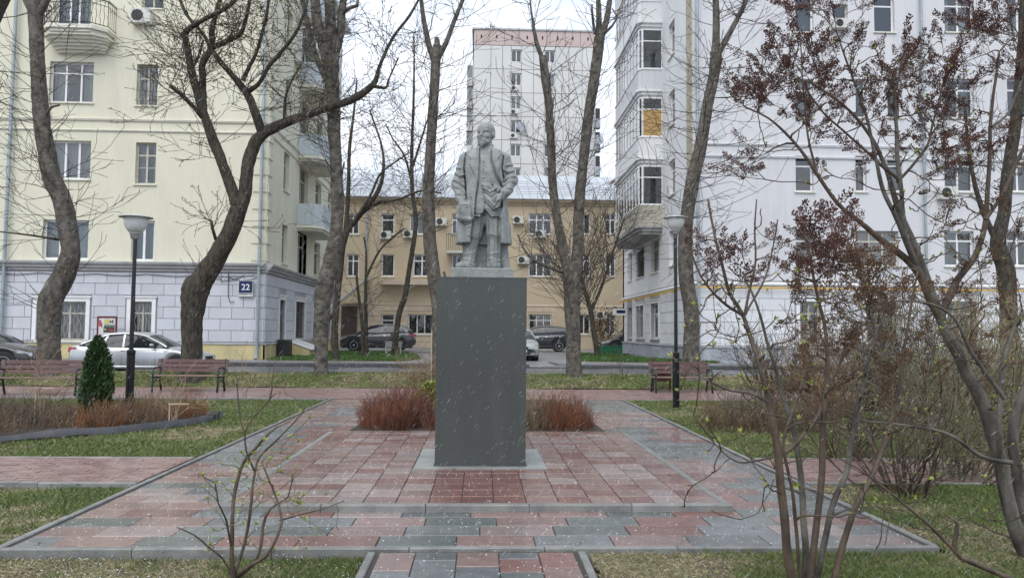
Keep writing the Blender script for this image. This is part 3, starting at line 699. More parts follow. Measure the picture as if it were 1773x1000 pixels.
ws = [(1089, 1096), (1104, 1118), (1130, 1144)]
sgr = []
for k, (a, b) in enumerate(ws):
    for zz in (4.85,): win(Rs, (SY(a), zz, SY(b), zz+1.75), cols=(1, 1) if k else (1,), transom=.28, m='wood_frame', curtain='w', grille='v' if k == 1 else None)
    r = (SY(a), 1.35, SY(b), 3.2); sgr.append(r); win(Rs, r, cols=(1, 1) if k else (1,), transom=.3, m='pvc_white' if k == 2 else 'wood_frame', curtain='w', grille='d' if k == 1 else None, trim='pvc_white' if k else None)
for zz in (4.9, 8.35, 11.75, 15.2, 18.6): win(Rs, (SY(1162), zz, SY(1173), zz+1.7), cols=(1,), transom=.28, curtain='d')
for zz in (8.4, 11.9, 15.4): win(Rs, (SY(1075), zz, SY(1086), zz+1.7), cols=(1, 1))
for F_, a, b, mm, lm, bb in ((Rf, 0, 22, 'lilac_plaster', 'joint', 'grey_base'), (Rs, 0, LEN, 'white_plaster', 'joint', 'grey_base')):
    F_.wall(a, b, 3.95, 21, mm); F_.wall(a, b, ZB, 3.95, lm, name='lower_wall'); F_.wall(a, b, 0, ZB, bb, y=-.05, name='base_wall')
    F_.band(a, b, 3.72, [(0, 0), (.07, .02), (.09, .09), (.04, .14), (0, .16)], 'white_plaster')
    F_.band(a, b, ZB-.03, [(.05, 0), (.10, .02), (.10, .07), (0, .09)], 'grey_trim', name='base_ledge')
    if F_ is Rf:
        for zz in (9.35, 9.88): F_.band(a, b, zz, [(0, 0), (.06, .02), (.09, .09), (0, .12)], 'white_plaster', name='string_course')
    F_.put('room_shade_sheet', MB().quad((a+(1.1 if F_ is Rf else 0), 1.1, 0), (b-(1.1 if F_ is Rs else 0), 1.1, 0), (b-(1.1 if F_ is Rs else 0), 1.1, 21), (a+(1.1 if F_ is Rf else 0), 1.1, 21)).mesh('room_shade_sheet', MT['room_dark']))  # dark sheet again, painted shade of the rooms inside
Rf.blocks(0, 15.5, ZB+.07, 5, .52, 1.15, 'white_block', keep=grow_r(gr_, .22))
Rs.blocks(.6, LEN, ZB+.07, 5, .52, 1.1, 'white_block', keep=grow_r(sgr, .22))
for j in range(36):
    z = 3.98+j*.475
    Rs.put('quoin', cached('qr', lambda: MB().box(0, -.05, 0, .85, 0, .45).mesh('quoin', MT['tan_stone'])), LEN-.86, 0, z)
MB().box(0, LEN-.4, 0, 22, LEN, 21).box(22, 0, 0, 22.2, LEN, 21).build('rear_wall', MT['white_plaster'], br)
MB().box(-.5, -.5, 21, 22.4, LEN+.4, 21.3).build('roof', MT['metal_roof'], br)
drainpipe(br, .16, -.2, .3, 21); drainpipe(br, U(1597, 100, 32.8).x-RX, -.18, .3, 21, .06)
# glazed balcony stack (bay) on the lane side
yn = 9.28*F/(1150-831.); OUT = 1.22; s0 = LEN+BY-46.2; s1 = LEN+BY-yn
for i, zz in enumerate(ZL):
    pl = [(s0, 0), (s0, -OUT+.5), (s0+.7, -OUT), (s1-.22, -OUT), (s1, -OUT+.16), (s1, 0)]
    mb = MB(); mb.prism([(x+(.0 if x < 8 else .10), y*1.06-.03*(y < 0)) for x, y in pl], 0, .10); mb.prism(pl, -.16, 0); mb.prism([(x-(.1 if x > 8 else -.1), y*.92) for x, y in pl], -.30, -.16)
    b = Rs.put('balcony', mb.mesh('balcony', MT['white_plaster' if i else 'grey_trim']), 0, 0, zz)
    Hs = (ZL[i+1]-zz-.30) if i < 3 else 3.1; hp = 1.15
    for k in range(5):
        (xa_, ya_), (xb_, yb_) = pl[k], pl[k+1]; dx, dy = xb_-xa_, yb_-ya_; ln = math.hypot(dx, dy); an = math.atan2(dy, dx)
        n = max(1, round(ln/.8)); near = k == 4 or k == 3
        if i == 0:
            for j in range(7):      # overlapping slats of the lowest parapet
                link('slat', MB().box(0, -.025, .0, ln, .015, .145).mesh('slat', MT['slat_cream']), b, (xa_, ya_*.97, .10+j*.155), (rnd.uniform(.05, .1), 0, an))
        else:
            for j in range(n): link('parapet_panel', MB().box(ln*j/n+.01, -.02, .1, ln*(j+1)/n-.01, .02, hp).mesh('parapet_panel', MT['white_plaster' if i != 2 else 'lilac_plaster']), b, (xa_, ya_*.97, 0), (0, 0, an))
        link('parapet_cap', MB().box(-.02, -.06, hp, ln+.02, .05, hp+.05).mesh('parapet_cap', MT['pvc_white']), b, (xa_, ya_*.97, 0), (0, 0, an))
        for j in range(n):
            a_, b_ = ln*j/n, ln*(j+1)/n; wh = Hs-hp-.05
            fr, panes = win_frame(b_-a_, wh, (1,), .30, .06, 'pvc_white'); f = link('window', fr, b, (xa_+math.cos(an)*(a_+b_)/2, ya_*.97+math.sin(an)*(a_+b_)/2, hp+.05), (0, 0, an))
            for q, (p_, q_, r_, s_) in enumerate(panes):
                if i == 2 and False: pass
                if i == 1 and k == 4 and q == 0: link('plywood_sheet', MB().box(0, -.01, 0, r_-p_, .01, s_-q_).mesh('plywood_sheet', MT['plywood']), f, (p_, .03, q_))
                else: link('pane', pane_me(r_-p_, s_-q_), f, (p_, .035, q_))
            if rnd.random() < .6: link('curtain', MB().quad((-(b_-a_)/2, 0, 0), ((b_-a_)/2, 0, 0), ((b_-a_)/2, 0, wh), (-(b_-a_)/2, 0, wh)).mesh('curtain', MT[rnd.choice(['curtain_white', 'curtain_dark'])]), f, (0, .2, 0))
# top open balcony with a railing
balcony(Rs, s0+.2, s1-.1, ZL[3]+3.3, 1.25, 'lilac_plaster')
# small side ledges further along the lane
for zz in (11.2, 14.6): Rs.put('small_canopy', MB().add([(.3, 0, .4), (1.5, 0, .4), (1.5, -1.0, 0), (.3, -1.0, 0), (.3, 0, .48), (1.5, 0, .48), (1.5, -1.0, .08), (.3, -1.0, .08)], [(0, 3, 2, 1), (4, 5, 6, 7), (0, 1, 5, 4), (1, 2, 6, 5), (2, 3, 7, 6), (3, 0, 4, 7)]).mesh('small_canopy', MT['pink_panel']), 0, 0, zz-3.4)
# yellow gas pipe round the corner
zg = 3.62
mb = MB().tube([(-.22, LEN+.3, zg), (-.22, -.2, zg), (21, -.2, zg)], .035, 8)
for k in range(9): mb.box(-.24, 1+k*1.8, zg-.09, .02, 1.05+k*1.8, zg-.03)
for k in range(8): mb.box(1+k*2.2, -.22, zg-.09, 1.05+k*2.2, .02, zg-.03)
mb.build('gas_pipe', MT['gas_yellow'], br)
q = U(1083, 540, 48.6)
pl = MB().box(-.5, -.03, -.2, .5, .03, .22).build('corner_plate', MT['sign_white'], br, (q.x-RX-.3, q.y-BY, q.z)); MB().box(-.28, -.036, -.08, .42, -.031, .12).build('plate_text_panel', MT['sign_blue'], pl)
# dark baskets at the top left and an air conditioner
for (px, py) in ((1455, 44),): ac_unit(Rf, U(px, py, 32.8).x-RX, U(px, py+6, 32.8).z, .7, .42)
ac_unit(Rf, U(1640, 340, 32.8).x-RX, U(1640, 345, 32.8).z)

# ================================================================== OCHRE BUILDING ACROSS THE COURTYARD
OY = 60.0; OX = -14.0
bo = empty('courtyard_building', (OX, OY, .34), label='three storey ochre building with metal roof behind the courtyard trees', cat='building')
Fo = Face(bo, (0, 0, -.34), 0)
def RO(a, b, c, d): p = U(a, d, OY); q = U(c, b, OY); return p.x-OX, p.z, q.x-OX, q.z
cx_ = [(600, 622), (660, 683), (709, 736), (782, 800), (858, 880), (915, 955), (1000, 1022), (1048, 1066)]
for ri, (ya, yb) in enumerate(((370, 405), (440, 478), (544, 578))):
    for ci, (a, b) in enumerate(cx_):
        if ri == 2 and ci in (0, 3): continue
        if ri == 2 and ci == 2: a, b = 706, 751
        if ri == 1 and ci == 2: a, b = 715, 746
        nn = 2 if b-a > 26 else 1
        win(Fo, RO(a, ya, b, yb), cols=(1, 1, 1) if b-a > 38 else (1,)*max(nn, 1 if ci in (1, 4) else 2), transom=.3 if (ri+ci) % 2 else 0, fw=.09, grille='v' if ri == 2 else None, curtain='ndn'[ci % 3])
Fo.wall(0, 34, 0, 12.0, 'ochre_plaster')
Fo.put('room_shade_sheet', MB().quad((0, 1.1, 0), (34, 1.1, 0), (34, 1.1, 12), (0, 1.1, 12)).mesh('room_shade_sheet', MT['room_dark']))  # dark sheet for the painted shade behind these windows
Fo.band(0, 34, 11.55, [(0, 0), (.12, .05), (.14, .15), (.40, .28), (.45, .45), (0, .5)], 'ochre_plaster')
zrow = U(700, 529, OY).z
Fo.band(0, 34, zrow, [(0, 0), (.05, .02), (.06, .14), (0, .18)], 'beige_block', name='string_course')
kp = grow_r([h for h in Fo.holes if h[1] < 2.2], .05)
Fo.blocks(.0, 20, .36, 8, (zrow-.36)/8, .62, 'beige_block', keep=kp+[(RO(590, 0, 618, 0)[0], 0, RO(618, 0, 618, 0)[0], 3)])
MB().box(0, 11.6, 0, 34, 12, 12).box(0, 1.2, 0, .2, 12, 12).box(33.8, 1.2, 0, 34, 12, 12).build('rear_wall', MT['ochre_plaster'], bo)
# roof of separate sheets with standing seams, snow rails
zr0, zr1 = 12.0-.34, 15.15-.34
npan = 40
for i in range(npan):
    a, b = -.4+i*34.8/npan, -.4+(i+1)*34.8/npan
    link('roof_sheet', cached('rsheet', lambda: MB().add([(0, -.55, 0), (.87, -.55, 0), (.87, 6, 3.15), (0, 6, 3.15), (0, -.55, .05), (.82, -.55, .05), (.82, 6, 3.2), (0, 6, 3.2), (.83, -.55, .14), (.87, -.55, .14), (.83, 6, 3.29), (.87, 6, 3.29)],
         [(4, 5, 6, 7), (0, 1, 5, 4), (5, 8, 10, 6), (8, 9, 11, 10), (1, 2, 11, 9), (5, 1, 9, 8), (3, 7, 6, 2), (2, 6, 10, 11)]).mesh('roof_sheet', MT['metal_roof'])), bo, (a, 0, zr0))
MB().add([(-.4, 6, zr1), (34.4, 6, zr1), (34.4, 12.5, zr0), (-.4, 12.5, zr0)], [(0, 1, 2, 3)]).build('rear_roof', MT['metal_roof'], bo)
mb = MB()
for k in (0.15, 1.4, 2.7):
    z = zr0+.36+k*.5
    for hh in (.12, .28): mb.tube([(-.3, k, z+hh), (34, k, z+hh)], .018, 4)
    for i in range(36): mb.tube([(-.2+i*.95, k, z-.15), (-.2+i*.95, k, z+.3)], .014, 4)
mb.build('snow_rail', MT['grey_trim'], bo)
drainpipe(bo, U(636, 400, OY).x-OX, -.15, .2, 11.3, .07)
for px, py in ((764, 391), (708, 412), (897, 388), (905, 457), (668, 414), (1040, 552), (935, 412)): ac_unit(Fo, U(px, py, OY).x-OX, U(px, py, OY).z, .85, .6)
# first-floor ledge, white railed balcony, porch with slanted roof and dark gate
a = RO(660, 485, 748, 493); MB().box(a[0], -.9, a[1]-.34, a[2], 0, a[3]-.34).build('long_ledge', MT['beige_block'], bo)
a = RO(774, 408, 806, 436); f = MB().box(a[0], -1.0, a[1]-.5, a[2], 0, a[1]-.34).build('balcony', MT['panel'], bo)
mb = MB()
for k in range(11): mb.tube([(a[0]+(a[2]-a[0])*k/10, -.97, a[1]-.34), (a[0]+(a[2]-a[0])*k/10, -.97, a[3]-.34)], .015, 4)
mb.tube([(a[0], -.97, a[3]-.34), (a[2], -.97, a[3]-.34)], .03, 5); link('railing', mb.mesh('railing', MT['rail_metal']), f)
a = RO(590, 530, 619, 606)
MB().box(a[0], -.10, 0, a[2], -.02, a[3]-.34).build('gate_panel', MT['ink_brown'], bo)
p0, p1 = U(588, 522, 58.5), U(634, 484, 58.5)
mb = MB(); x0_, z0_, x1_, z1_ = p0.x-OX, p0.z-.34, p1.x-OX, p1.z-.34
mb.add([(x0_, -1.6, z0_), (x1_, -1.6, z1_), (x1_, 0, z1_+.1), (x0_, 0, z0_+.1), (x0_, -1.6, z0_+.14), (x1_, -1.6, z1_+.14), (x1_, 0, z1_+.24), (x0_, 0, z0_+.24)], [(0, 3, 2, 1), (4, 5, 6, 7), (0, 1, 5, 4), (1, 2, 6, 5), (2, 3, 7, 6), (3, 0, 4, 7)])
mb.build('porch_roof', MT['metal_roof'], bo)
mb = MB(); mb.add([(x0_, -1.5, z0_), (x1_, -1.5, z1_), (x1_, -1.5, z0_-.1), (x0_, -1.5, z0_-.1)], [(0, 1, 2, 3)]); mb.build('porch_side', MT['ochre_plaster'], bo)

# ================================================================== TOWER BLOCK FAR BEHIND
TY = 93.0; TX = U(820, 100, TY).x; tw = U(1031, 100, TY).x-TX; ttop = U(900, 52, TY).z; tpk = U(900, 80, TY).z
bt = empty('tower_block', (TX, TY, .34), label='tall pale panel tower block with pink top storey, behind the statue', cat='building')
Ft = Face(bt, (0, 0, -.34), 0)
fh = (tpk-U(900, 120.5, TY).z); nrow = int(tpk/fh)+1
wc = [(U(885, 100, TY).x-TX, U(903, 100, TY).x-TX), (U(943, 100, TY).x-TX, U(961, 100, TY).x-TX), (U(1003, 100, TY).x-TX, U(1019, 100, TY).x-TX)]
wz = U(900, 107.5, TY).z-(tpk-fh)
for r in range(8):
    z = tpk-fh*(r+1)+wz
    for ci, (a, b) in enumerate(wc[:2]): Ft.window(a, z, b, z+1.5, cols=(1, 1), transom=0, fw=.09, depth=.12, curtain='dnwn'[(r+ci) % 4], sill='panel')
    if r in (1, 2, 3): ac_unit(Ft, wc[0][0]+.4, z-.75, .9, .6)
Ft.wall(0, tw, 0, tpk, 'panel_joint')
Ft.put('room_shade_sheet', MB().quad((0, 1.1, 0), (tw, 1.1, 0), (tw, 1.1, tpk), (0, 1.1, tpk)).mesh('room_shade_sheet', MT['room_dark']))  # dark sheet, shade of the tower rooms put into its colour
xs = [0]+[U(p_, 100, TY).x-TX for p_ in (850, 870, 885, 903, 924, 943, 961, 985, 1008)]+[tw]
hl = Ft.holes
for r in range(nrow):
    z1_ = tpk-fh*r; z0_ = max(.4, z1_-fh)
    if z1_ < 8: break
    for a, b in zip(xs, xs[1:]):
        isw = [h for h in hl if abs(h[0]-a) < .3 and h[1] > z0_-.1 and h[3] < z1_+.1]
        segs = [(z0_, z1_)] if not isw else [(z0_, isw[0][1]), (isw[0][3], z1_)]
        for (p_, q_) in segs:
            if q_-p_ < .15: continue
            Ft.put('wall_panel', cached(('wp', round(b-a, 2), round(q_-p_, 2)), lambda: MB().box(.035, -.06, .035, b-a-.035, 0, q_-p_-.035).mesh('wall_panel', MT['panel'])), a, 0, p_)
ps = [0]+[tw*k/8 for k in range(1, 8)]+[tw]
Ft.put('top_wall', MB().box(0, .0, tpk, tw, .5, ttop-.1).mesh('top_wall', MT['panel_joint']))
for k in range(8):
    me = cached('pinkp', lambda: MB().box(.03, -.08, .04, tw/8-.03, -.001, ttop-tpk-.12).mesh('attic_panel', MT['pink_panel'])); o = Ft.put('attic_panel', me, ps[k], 0, tpk)
    link('vent_slot', cached('vs', lambda: MB().box(-.09, -.1, 0, .09, -.081, .42).mesh('vent_slot', MT['room_dark'])), o, (tw/16, 0, (ttop-tpk)*.42))
MB().box(-.2, -.2, ttop-.45, tw+.2, 14, ttop-.25).build('roof', MT['grey_trim'], bt)
MB().box(0, .5, 0, .3, 14, tpk).box(tw-.3, 1.2, 0, tw, 14, tpk).box(0, 14, 0, tw, 14.3, ttop-.5).build('rear_wall', MT['panel'], bt)
sx0 = U(808, 200, TY+5).x-TX; szt = U(812, 112, TY+5).z
for r in range(11):
    z1_ = szt-fh*r
    if z1_ < 8: break
    MB().box(sx0, 5, z1_-fh-.34+.04, .0, 9, z1_-.34-.04).build('wall_panel', MT['panel'], bt)
    MB().box(sx0-.02, 4.6, z1_-fh-.30, sx0+.7, 5, z1_-fh+.75).build('loggia_parapet', MT['panel'], bt)
    MB().box(sx0+.02, 4.95, z1_-fh+.8, sx0+.66, 4.99, z1_-.5).build('loggia_window', MT['pane_glass'], bt)
mb = MB().tube([(2.1, 3, ttop-.3), (2.1, 3, ttop+1.5)], .06, 5)
for k in range(3): mb.tube([(1.6, 3, ttop+.5+k*.35), (2.6, 3, ttop+.5+k*.35)], .03, 4)
mb.build('antenna', MT['dark_metal'], bt)
# stacked dark loggias at the tower's right edge
for r in range(9):
    z = tpk-fh*(r+3.6)
    if z < 3: break
    b = MB().box(tw-.15, -.9, z, tw+.5, .0, z+1.1).build('balcony', MT['grey_base'], bt); MB().box(tw-.1, -.85, 1.1, tw+.45, -.82, 2.4).build('pane', MT['car_glass'], b, (0, 0, z))
dish = MB(); dish.lathe([(.0, 0), (.35, .05), (.6, .16), (.62, .18)], 20); d_ = dish.build('satellite_dish', MT['grey_base'], bt, (tw+.2, -1.1, tpk-fh*4.15), (PI/2-.2, 0, .3))
dish2 = d_.copy(); C.objects.link(dish2); dish2.location = (wc[0][1]-.1, -.5, tpk-fh*3.6)
dr = empty('low_house', (U(1052, 310, 75).x, 75, .34), label='low house with a dark red sloping roof peeping beside the white building', cat='building')
zt = U(1050, 299, 75).z; zb_ = U(1050, 322, 75).z
MB().box(-1.5, 0, 0, 5, 6, zb_-.3).build('wall', MT['ochre_plaster'], dr)
MB().add([(-1.6, -.3, zb_-.34), (5.2, -.3, zb_-.9), (5.2, 3, zt-.9), (-1.0, 3, zt-.1), (-1.0, 3.1, zt-.1), (5.2, 6, zb_-.9), (-1.6, 6, zb_-.5)], [(0, 1, 2, 3), (4, 2, 5, 6), (0, 3, 6)]).build('roof', MT['pink_panel'], dr)
# ================================================================== PEDESTAL AND STATUE
PX = U(832.5, 700, 8.9).x
ped = empty('pedestal', (PX, 9.42, PZ), label='tall dark grey polished granite pedestal under the statue', cat='pedestal')
MB().box(-.75, -.67, -.12, .75, .78, .010).build('foundation_slab', MT['base_slab'], ped)
pzt = U(832, 479.5, 8.9).z-PZ
MB().box(-.52, -.517, .012, .52, .517, pzt-.02).build('shaft', MT['granite'], ped)
MB().box(-.524, -.521, pzt-.0205, .524, .521, pzt).build('top_slab', MT['granite'], ped)
MB().box(-.532, -.529, .0125, .532, .529, .026).build('grout_line', MT['kerb_dark'], ped)

def seg_d(P, a, b, ra, rb):
    a = np.array(a, np.float32); b = np.array(b, np.float32); ab = b-a; t = np.clip(((P[0]-a[0])*ab[0]+(P[1]-a[1])*ab[1]+(P[2]-a[2])*ab[2])/float(ab@ab), 0, 1)
    return np.sqrt((P[0]-a[0]-t*ab[0])**2+(P[1]-a[1]-t*ab[1])**2+(P[2]-a[2]-t*ab[2])**2)-(ra+(rb-ra)*t)
def ell_d(P, c, r):
    q = np.sqrt(((P[0]-c[0])/r[0])**2+((P[1]-c[1])/r[1])**2+((P[2]-c[2])/r[2])**2); return (q-1)*min(r)
def smin(a, b, k): h = np.clip(.5+.5*(b-a)/k, 0, 1); return b+(a-b)*h-k*h*(1-h)
def statue_mesh():
    h = .0062; X = np.arange(-.45, .451, h, np.float32); Yy = np.arange(-.33, .36, h, np.float32); Z = np.arange(-.035, 1.83, h, np.float32)
    D = np.full((len(X), len(Yy), len(Z)), .3, np.float32)
    def sub(lo, hi):
        i = [slice(max(0, int((l-A[0])/h)), min(len(A), int((u-A[0])/h)+2)) for l, u, A in zip(lo, hi, (X, Yy, Z))]
        return tuple(i), (X[i[0]][:, None, None], Yy[i[1]][None, :, None], Z[i[2]][None, None, :])
    def add(fn, lo, hi, k=.02, op='u', m=.09):
        i, P = sub([a-m for a in lo], [a+m for a in hi]); d = fn(P)
        if op == 'u': D[i] = smin(D[i], d, k)
        else: D[i] = -smin(-D[i], d, k)
    def cap(a, b, ra, rb, k=.02, **kw):
        R_ = max(ra, rb); add(lambda P: seg_d(P, a, b, ra, rb), [min(x, y)-R_ for x, y in zip(a, b)], [max(x, y)+R_ for x, y in zip(a, b)], k, **kw)
    def el(c, r, k=.02, **kw): add(lambda P: ell_d(P, c, r), [x-y for x, y in zip(c, r)], [x+y for x, y in zip(c, r)], k, **kw)
    def loft(lv, fn_open=None, k=.02, zmin=None, zmax=None, sq=2.4):
        lv = np.array(sorted(lv), np.float32)
        def f(P):
            z = P[2][0, 0]; cx, cy, a, b = [np.interp(z, lv[:, 0], lv[:, j]).astype(np.float32)[None, None, :] for j in (1, 2, 3, 4)]
            q = ((np.abs(P[0]-cx)/a)**sq+(np.abs(P[1]-cy)/b)**sq)**(1/sq); d = (q-1)*np.minimum(a, b)*.9
            d = np.maximum(d, np.maximum(lv[0, 0]-P[2], P[2]-lv[-1, 0]))
            if fn_open is not None: d = np.maximum(d, fn_open(P))
            return d
        add(f, (-.42, -.3, lv[0, 0]), (.42, .3, lv[-1, 0]), k)
    # ---- trousers and shoes
    for hip, kn, an in (((-.045, .0, .74), (-.11, -.025, .42), (-.165, .0, .09)), ((.10, .0, .74), (.125, -.045, .42), (.125, -.01, .09))):
        cap(hip, kn, .112, .088, .03); cap(kn, an, .088, .078, .03); cap(an, (an[0], an[1], .055), .082, .088, .015)
    cap((-.165, .03, .045), (-.285, -.10, .034), .052, .042, .012); cap((-.25, -.065, .05), (-.20, -.01, .06), .046, .05, .012)
    cap((.125, .03, .045), (.135, -.175, .034), .052, .043, .012); cap((.13, -.12, .05), (.127, -.02, .06), .044, .05, .012)
    # ---- masonry support behind the legs
    add(lambda P: np.maximum(np.maximum(np.abs(P[0]-.0)-.13, np.abs(P[1]-.16)-.07), np.maximum(-P[2]-.03, P[2]-.62)), (-.13, .0, -.03), (.13, .2, .62), .03)
    cap((.275, .10, -.02), (.20, .09, .42), .060, .085, .03); cap((-.17, .12, -.02), (-.17, .11, .4), .06, .09, .03)
    # ---- suit jacket
    loft([(.62, .03, .0, .215, .165), (.72, .02, .0, .225, .175), (.95, .015, 0, .215, .168), (1.15, .01, 0, .225, .172), (1.32, .01, .005, .21, .150), (1.42, .01, .01, .15, .11), (1.48, .01, .01, .085, .085)],
         fn_open=lambda P: np.minimum(.075-P[1]*0-np.abs(P[1]+.16)*.3, (.645+.9*np.abs(P[0]-.035)-.0)-P[2]) if False else (np.minimum(.03-P[1], (.70-1.3*np.abs(P[0]-.02))-P[2])))
    # ---- overcoat, open in front
    zo = np.array([.25, .45, .60, .75, .95, 1.1, 1.3, 1.42, 1.5]); xl = np.array([-.145, -.135, -.115, -.11, -.085, -.07, -.055, -.045, -.03]); xr = np.array([.21, .20, .205, .225, .25, .17, .095, .07, .05])
    def opening(P):
        z = P[2][0, 0]; a = np.interp(z, zo, xl).astype(np.float32)[None, None, :]; b = np.interp(z, zo, xr).astype(np.float32)[None, None, :]
        return np.minimum(np.minimum(P[0]-a, b-P[0]), .05-P[1])
    loft([(.305, .005, .02, .335, .215), (.45, .0, .02, .325, .215), (.62, -.0, .015, .305, .210), (.80, .005, .015, .28, .200), (1.0, .01, .01, .255, .195), (1.2, .01, .01, .262, .193), (1.32, .01, .01, .262, .170), (1.40, .01, .015, .225, .135), (1.455, .01, .02, .14, .10)], opening, .012)
    # ---- shoulders, sleeves
    cap((-.205, .015, 1.345), (.03, .015, 1.42), .076, .075, .04); cap((.225, .015, 1.345), (.0, .015, 1.42), .076, .075, .04)
    cap((-.225, .01, 1.33), (-.312, .025, 1.03), .078, .074, .03); cap((-.312, .025, 1.03), (-.262, -.085, .825), .074, .058, .03); cap((-.272, -.075, .85), (-.262, -.095, .81), .067, .066, .008)
    cap((.242, .01, 1.33), (.332, .03, 1.09), .078, .074, .03); cap((.332, .03, 1.09), (.262, -.125, .925), .074, .058, .03); cap((.285, -.085, .955), (.255, -.13, .915), .066, .064, .008)
    # ---- hand in the pocket and the swept-back jacket front
    cap((.235, -.15, .90), (.175, -.165, .83), .042, .05, .02); el((.11, -.125, .86), (.135, .085, .12), .03); el((.115, -.14, .745), (.075, .055, .075), .03)
    cap((.0, -.165, .985), (.16, -.19, .93), .022, .028, .02); cap((.01, -.165, .95), (.13, -.20, .81), .018, .02, .02); cap((.22, -.16, .86), (.155, -.185, .715), .02, .018, .02)
    # ---- hand with fingers over the soft cap
    el((-.215, -.165, .665), (.105, .055, .118), .015); cap((-.30, -.175, .60), (-.15, -.185, .575), .026, .03, .02); el((-.245, -.18, .70), (.07, .045, .08), .02)
    cap((-.262, -.10, .80), (-.245, -.165, .765), .040, .036, .015)
    for q in range(4): cap((-.285+.024*q, -.185, .775), (-.280+.026*q, -.222, .745), .0125, .012, .006); cap((-.280+.026*q, -.222, .745), (-.272+.026*q, -.218, .70+.006*abs(q-1)), .012, .0105, .006)
    cap((-.205, -.16, .78), (-.175, -.20, .735), .015, .012, .008)
    # ---- neck, collars
    cap((.01, .005, 1.42), (.015, -.01, 1.56), .080, .076, .02)
    for k in range(20):
        a = -PI*.5+.55+(2*PI-1.1)*k/19; cap((.012+.098*math.cos(a), .012+.085*math.sin(a), 1.440+.028*math.sin(a)), (.012+.090*math.cos(a), .012+.080*math.sin(a), 1.508+.02*math.sin(a)), .018, .010, .012)
    # ---- head, turned to its right
    yw = -math.radians(27); cs, sn = math.cos(yw), math.sin(yw); hc = (.020, -.022, 1.648)
    HS = 1.24
    def hl(p): return (hc[0]+(p[0]*cs-p[1]*sn)*HS, hc[1]+(p[0]*sn+p[1]*cs)*HS, hc[2]+p[2]*HS-.025)
    def hcap(a, b, ra, rb, k=.01, **kw): cap(hl(a), hl(b), ra*HS, rb*HS, k, **kw)
    def hell(c, r, k=.01, **kw):
        r = tuple(q*HS for q in r); c2 = hl(c); R_ = max(r)
        def f(P):
            x, y = P[0]-c2[0], P[1]-c2[1]; return ell_d((x*cs+y*sn, -x*sn+y*cs, P[2]-c2[2]), (0, 0, 0), r)
        add(f, [q-R_ for q in c2], [q+R_ for q in c2], k, **kw)
    hell((0, .012, .030), (.080, .100, .094), .012); hell((0, -.028, -.035), (.062, .072, .085), .03); hell((0, -.05, .045), (.062, .052, .05), .03)
    for s in (-1, 1):
        hell((s*.040, -.062, -.032), (.026, .028, .026), .015); hell((s*.080, .008, -.012), (.012, .022, .034), .006); hcap((s*.012, -.096, .016), (s*.05, -.078, .019), .011, .010, .010)
        hell((s*.032, -.101, -.004), (.019, .015, .011), .008, op='s', m=.04); hell((s*.031, -.082, -.005), (.013, .012, .009), .004)
    hcap((0, -.094, .010), (0, -.114, -.032), .009, .015, .008); hell((0, -.106, -.036), (.021, .014, .010), .008)
    hcap((-.036, -.086, -.078), (0, -.105, -.056), .008, .014, .006); hcap((.036, -.086, -.078), (0, -.105, -.056), .008, .014, .006); hcap((-.016, -.100, -.080), (.016, -.100, -.080), .008, .008, .004)
    hcap((0, -.082, -.088), (0, -.094, -.128), .032, .013, .012); hcap((-.04, -.055, -.085), (.0, -.085, -.105), .022, .022, .015); hcap((.04, -.055, -.085), (.0, -.085, -.105), .022, .022, .015)
    # ---- relief drawn on the front: lapels, folds, pocket flaps, buttons
    XX, ZZ = np.meshgrid(X, Z, indexing='ij'); H = np.zeros_like(XX)
    T = lambda q: ((q[0]-305)/456., (880-q[1])/456.)
    def dseg(a, b):
        a, b = np.array(T(a)), np.array(T(b)); ab = b-a; t = np.clip(((XX-a[0])*ab[0]+(ZZ-a[1])*ab[1])/(ab@ab), 0, 1); return np.hypot(XX-a[0]-t*ab[0], ZZ-a[1]-t*ab[1])
    def line(pts, dep, wd):
        nonlocal H
        d = np.min([dseg(a, b) for a, b in zip(pts, pts[1:])], 0); H = H+dep*1.25*np.exp(-(d/wd)**2)
    def poly(pts, dep, soft=.005):
        nonlocal H
        P_ = [T(q) for q in pts]; ins = np.zeros(XX.shape, bool)
        for (x1, z1), (x2, z2) in zip(P_, P_[1:]+P_[:1]): ins ^= ((z1 > ZZ) != (z2 > ZZ)) & (XX < (x2-x1)*(ZZ-z1)/((z2-z1)+1e-9)+x1)
        d = np.min([dseg(a, b) for a, b in zip(pts, pts[1:]+pts[:1])], 0); sg = np.where(ins, d, -d); H = H+dep*np.clip(.5+sg/soft/2, 0, 1)
    poly([(262, 215), (222, 228), (215, 262), (236, 292), (226, 318), (278, 425), (284, 330)], .013)
    poly([(342, 215), (392, 222), (402, 250), (380, 285), (394, 310), (378, 385), (352, 300)], .013)
    line([(281, 225), (280, 330), (276, 420), (264, 500), (258, 586)], -.016, .006); line([(343, 222), (343, 300), (372, 390), (402, 430)], -.012, .006)
    line([(258, 588), (308, 588)], -.012, .006); line([(306, 588), (312, 520), (296, 440)], -.012, .006); line([(315, 525), (358, 572), (398, 545), (408, 470)], -.014, .006)
    for q in ((302, 250), (300, 300), (300, 342), (302, 388)): line([q, (q[0]+1, q[1]+1)], .009, .009)
    line([(383, 232), (386, 235)], .012, .012)
    line([(205, 250), (197, 330), (206, 420), (212, 505)], -.022, .008); line([(410, 262), (402, 330), (412, 385)], -.022, .008)
    for pts in ([(140, 350), (175, 372), (200, 365)], [(138, 390), (170, 405), (205, 430)], [(150, 430), (180, 440), (205, 470)], [(143, 320), (175, 330)], [(158, 470), (195, 478)],
                [(478, 330), (440, 345), (415, 340)], [(480, 365), (440, 372), (412, 395)], [(472, 400), (440, 398), (405, 425)], [(462, 300), (430, 310)], [(450, 440), (425, 440)]): line(pts, .007, .010); line([(a, b+14) for a, b in pts], -.007, .008)
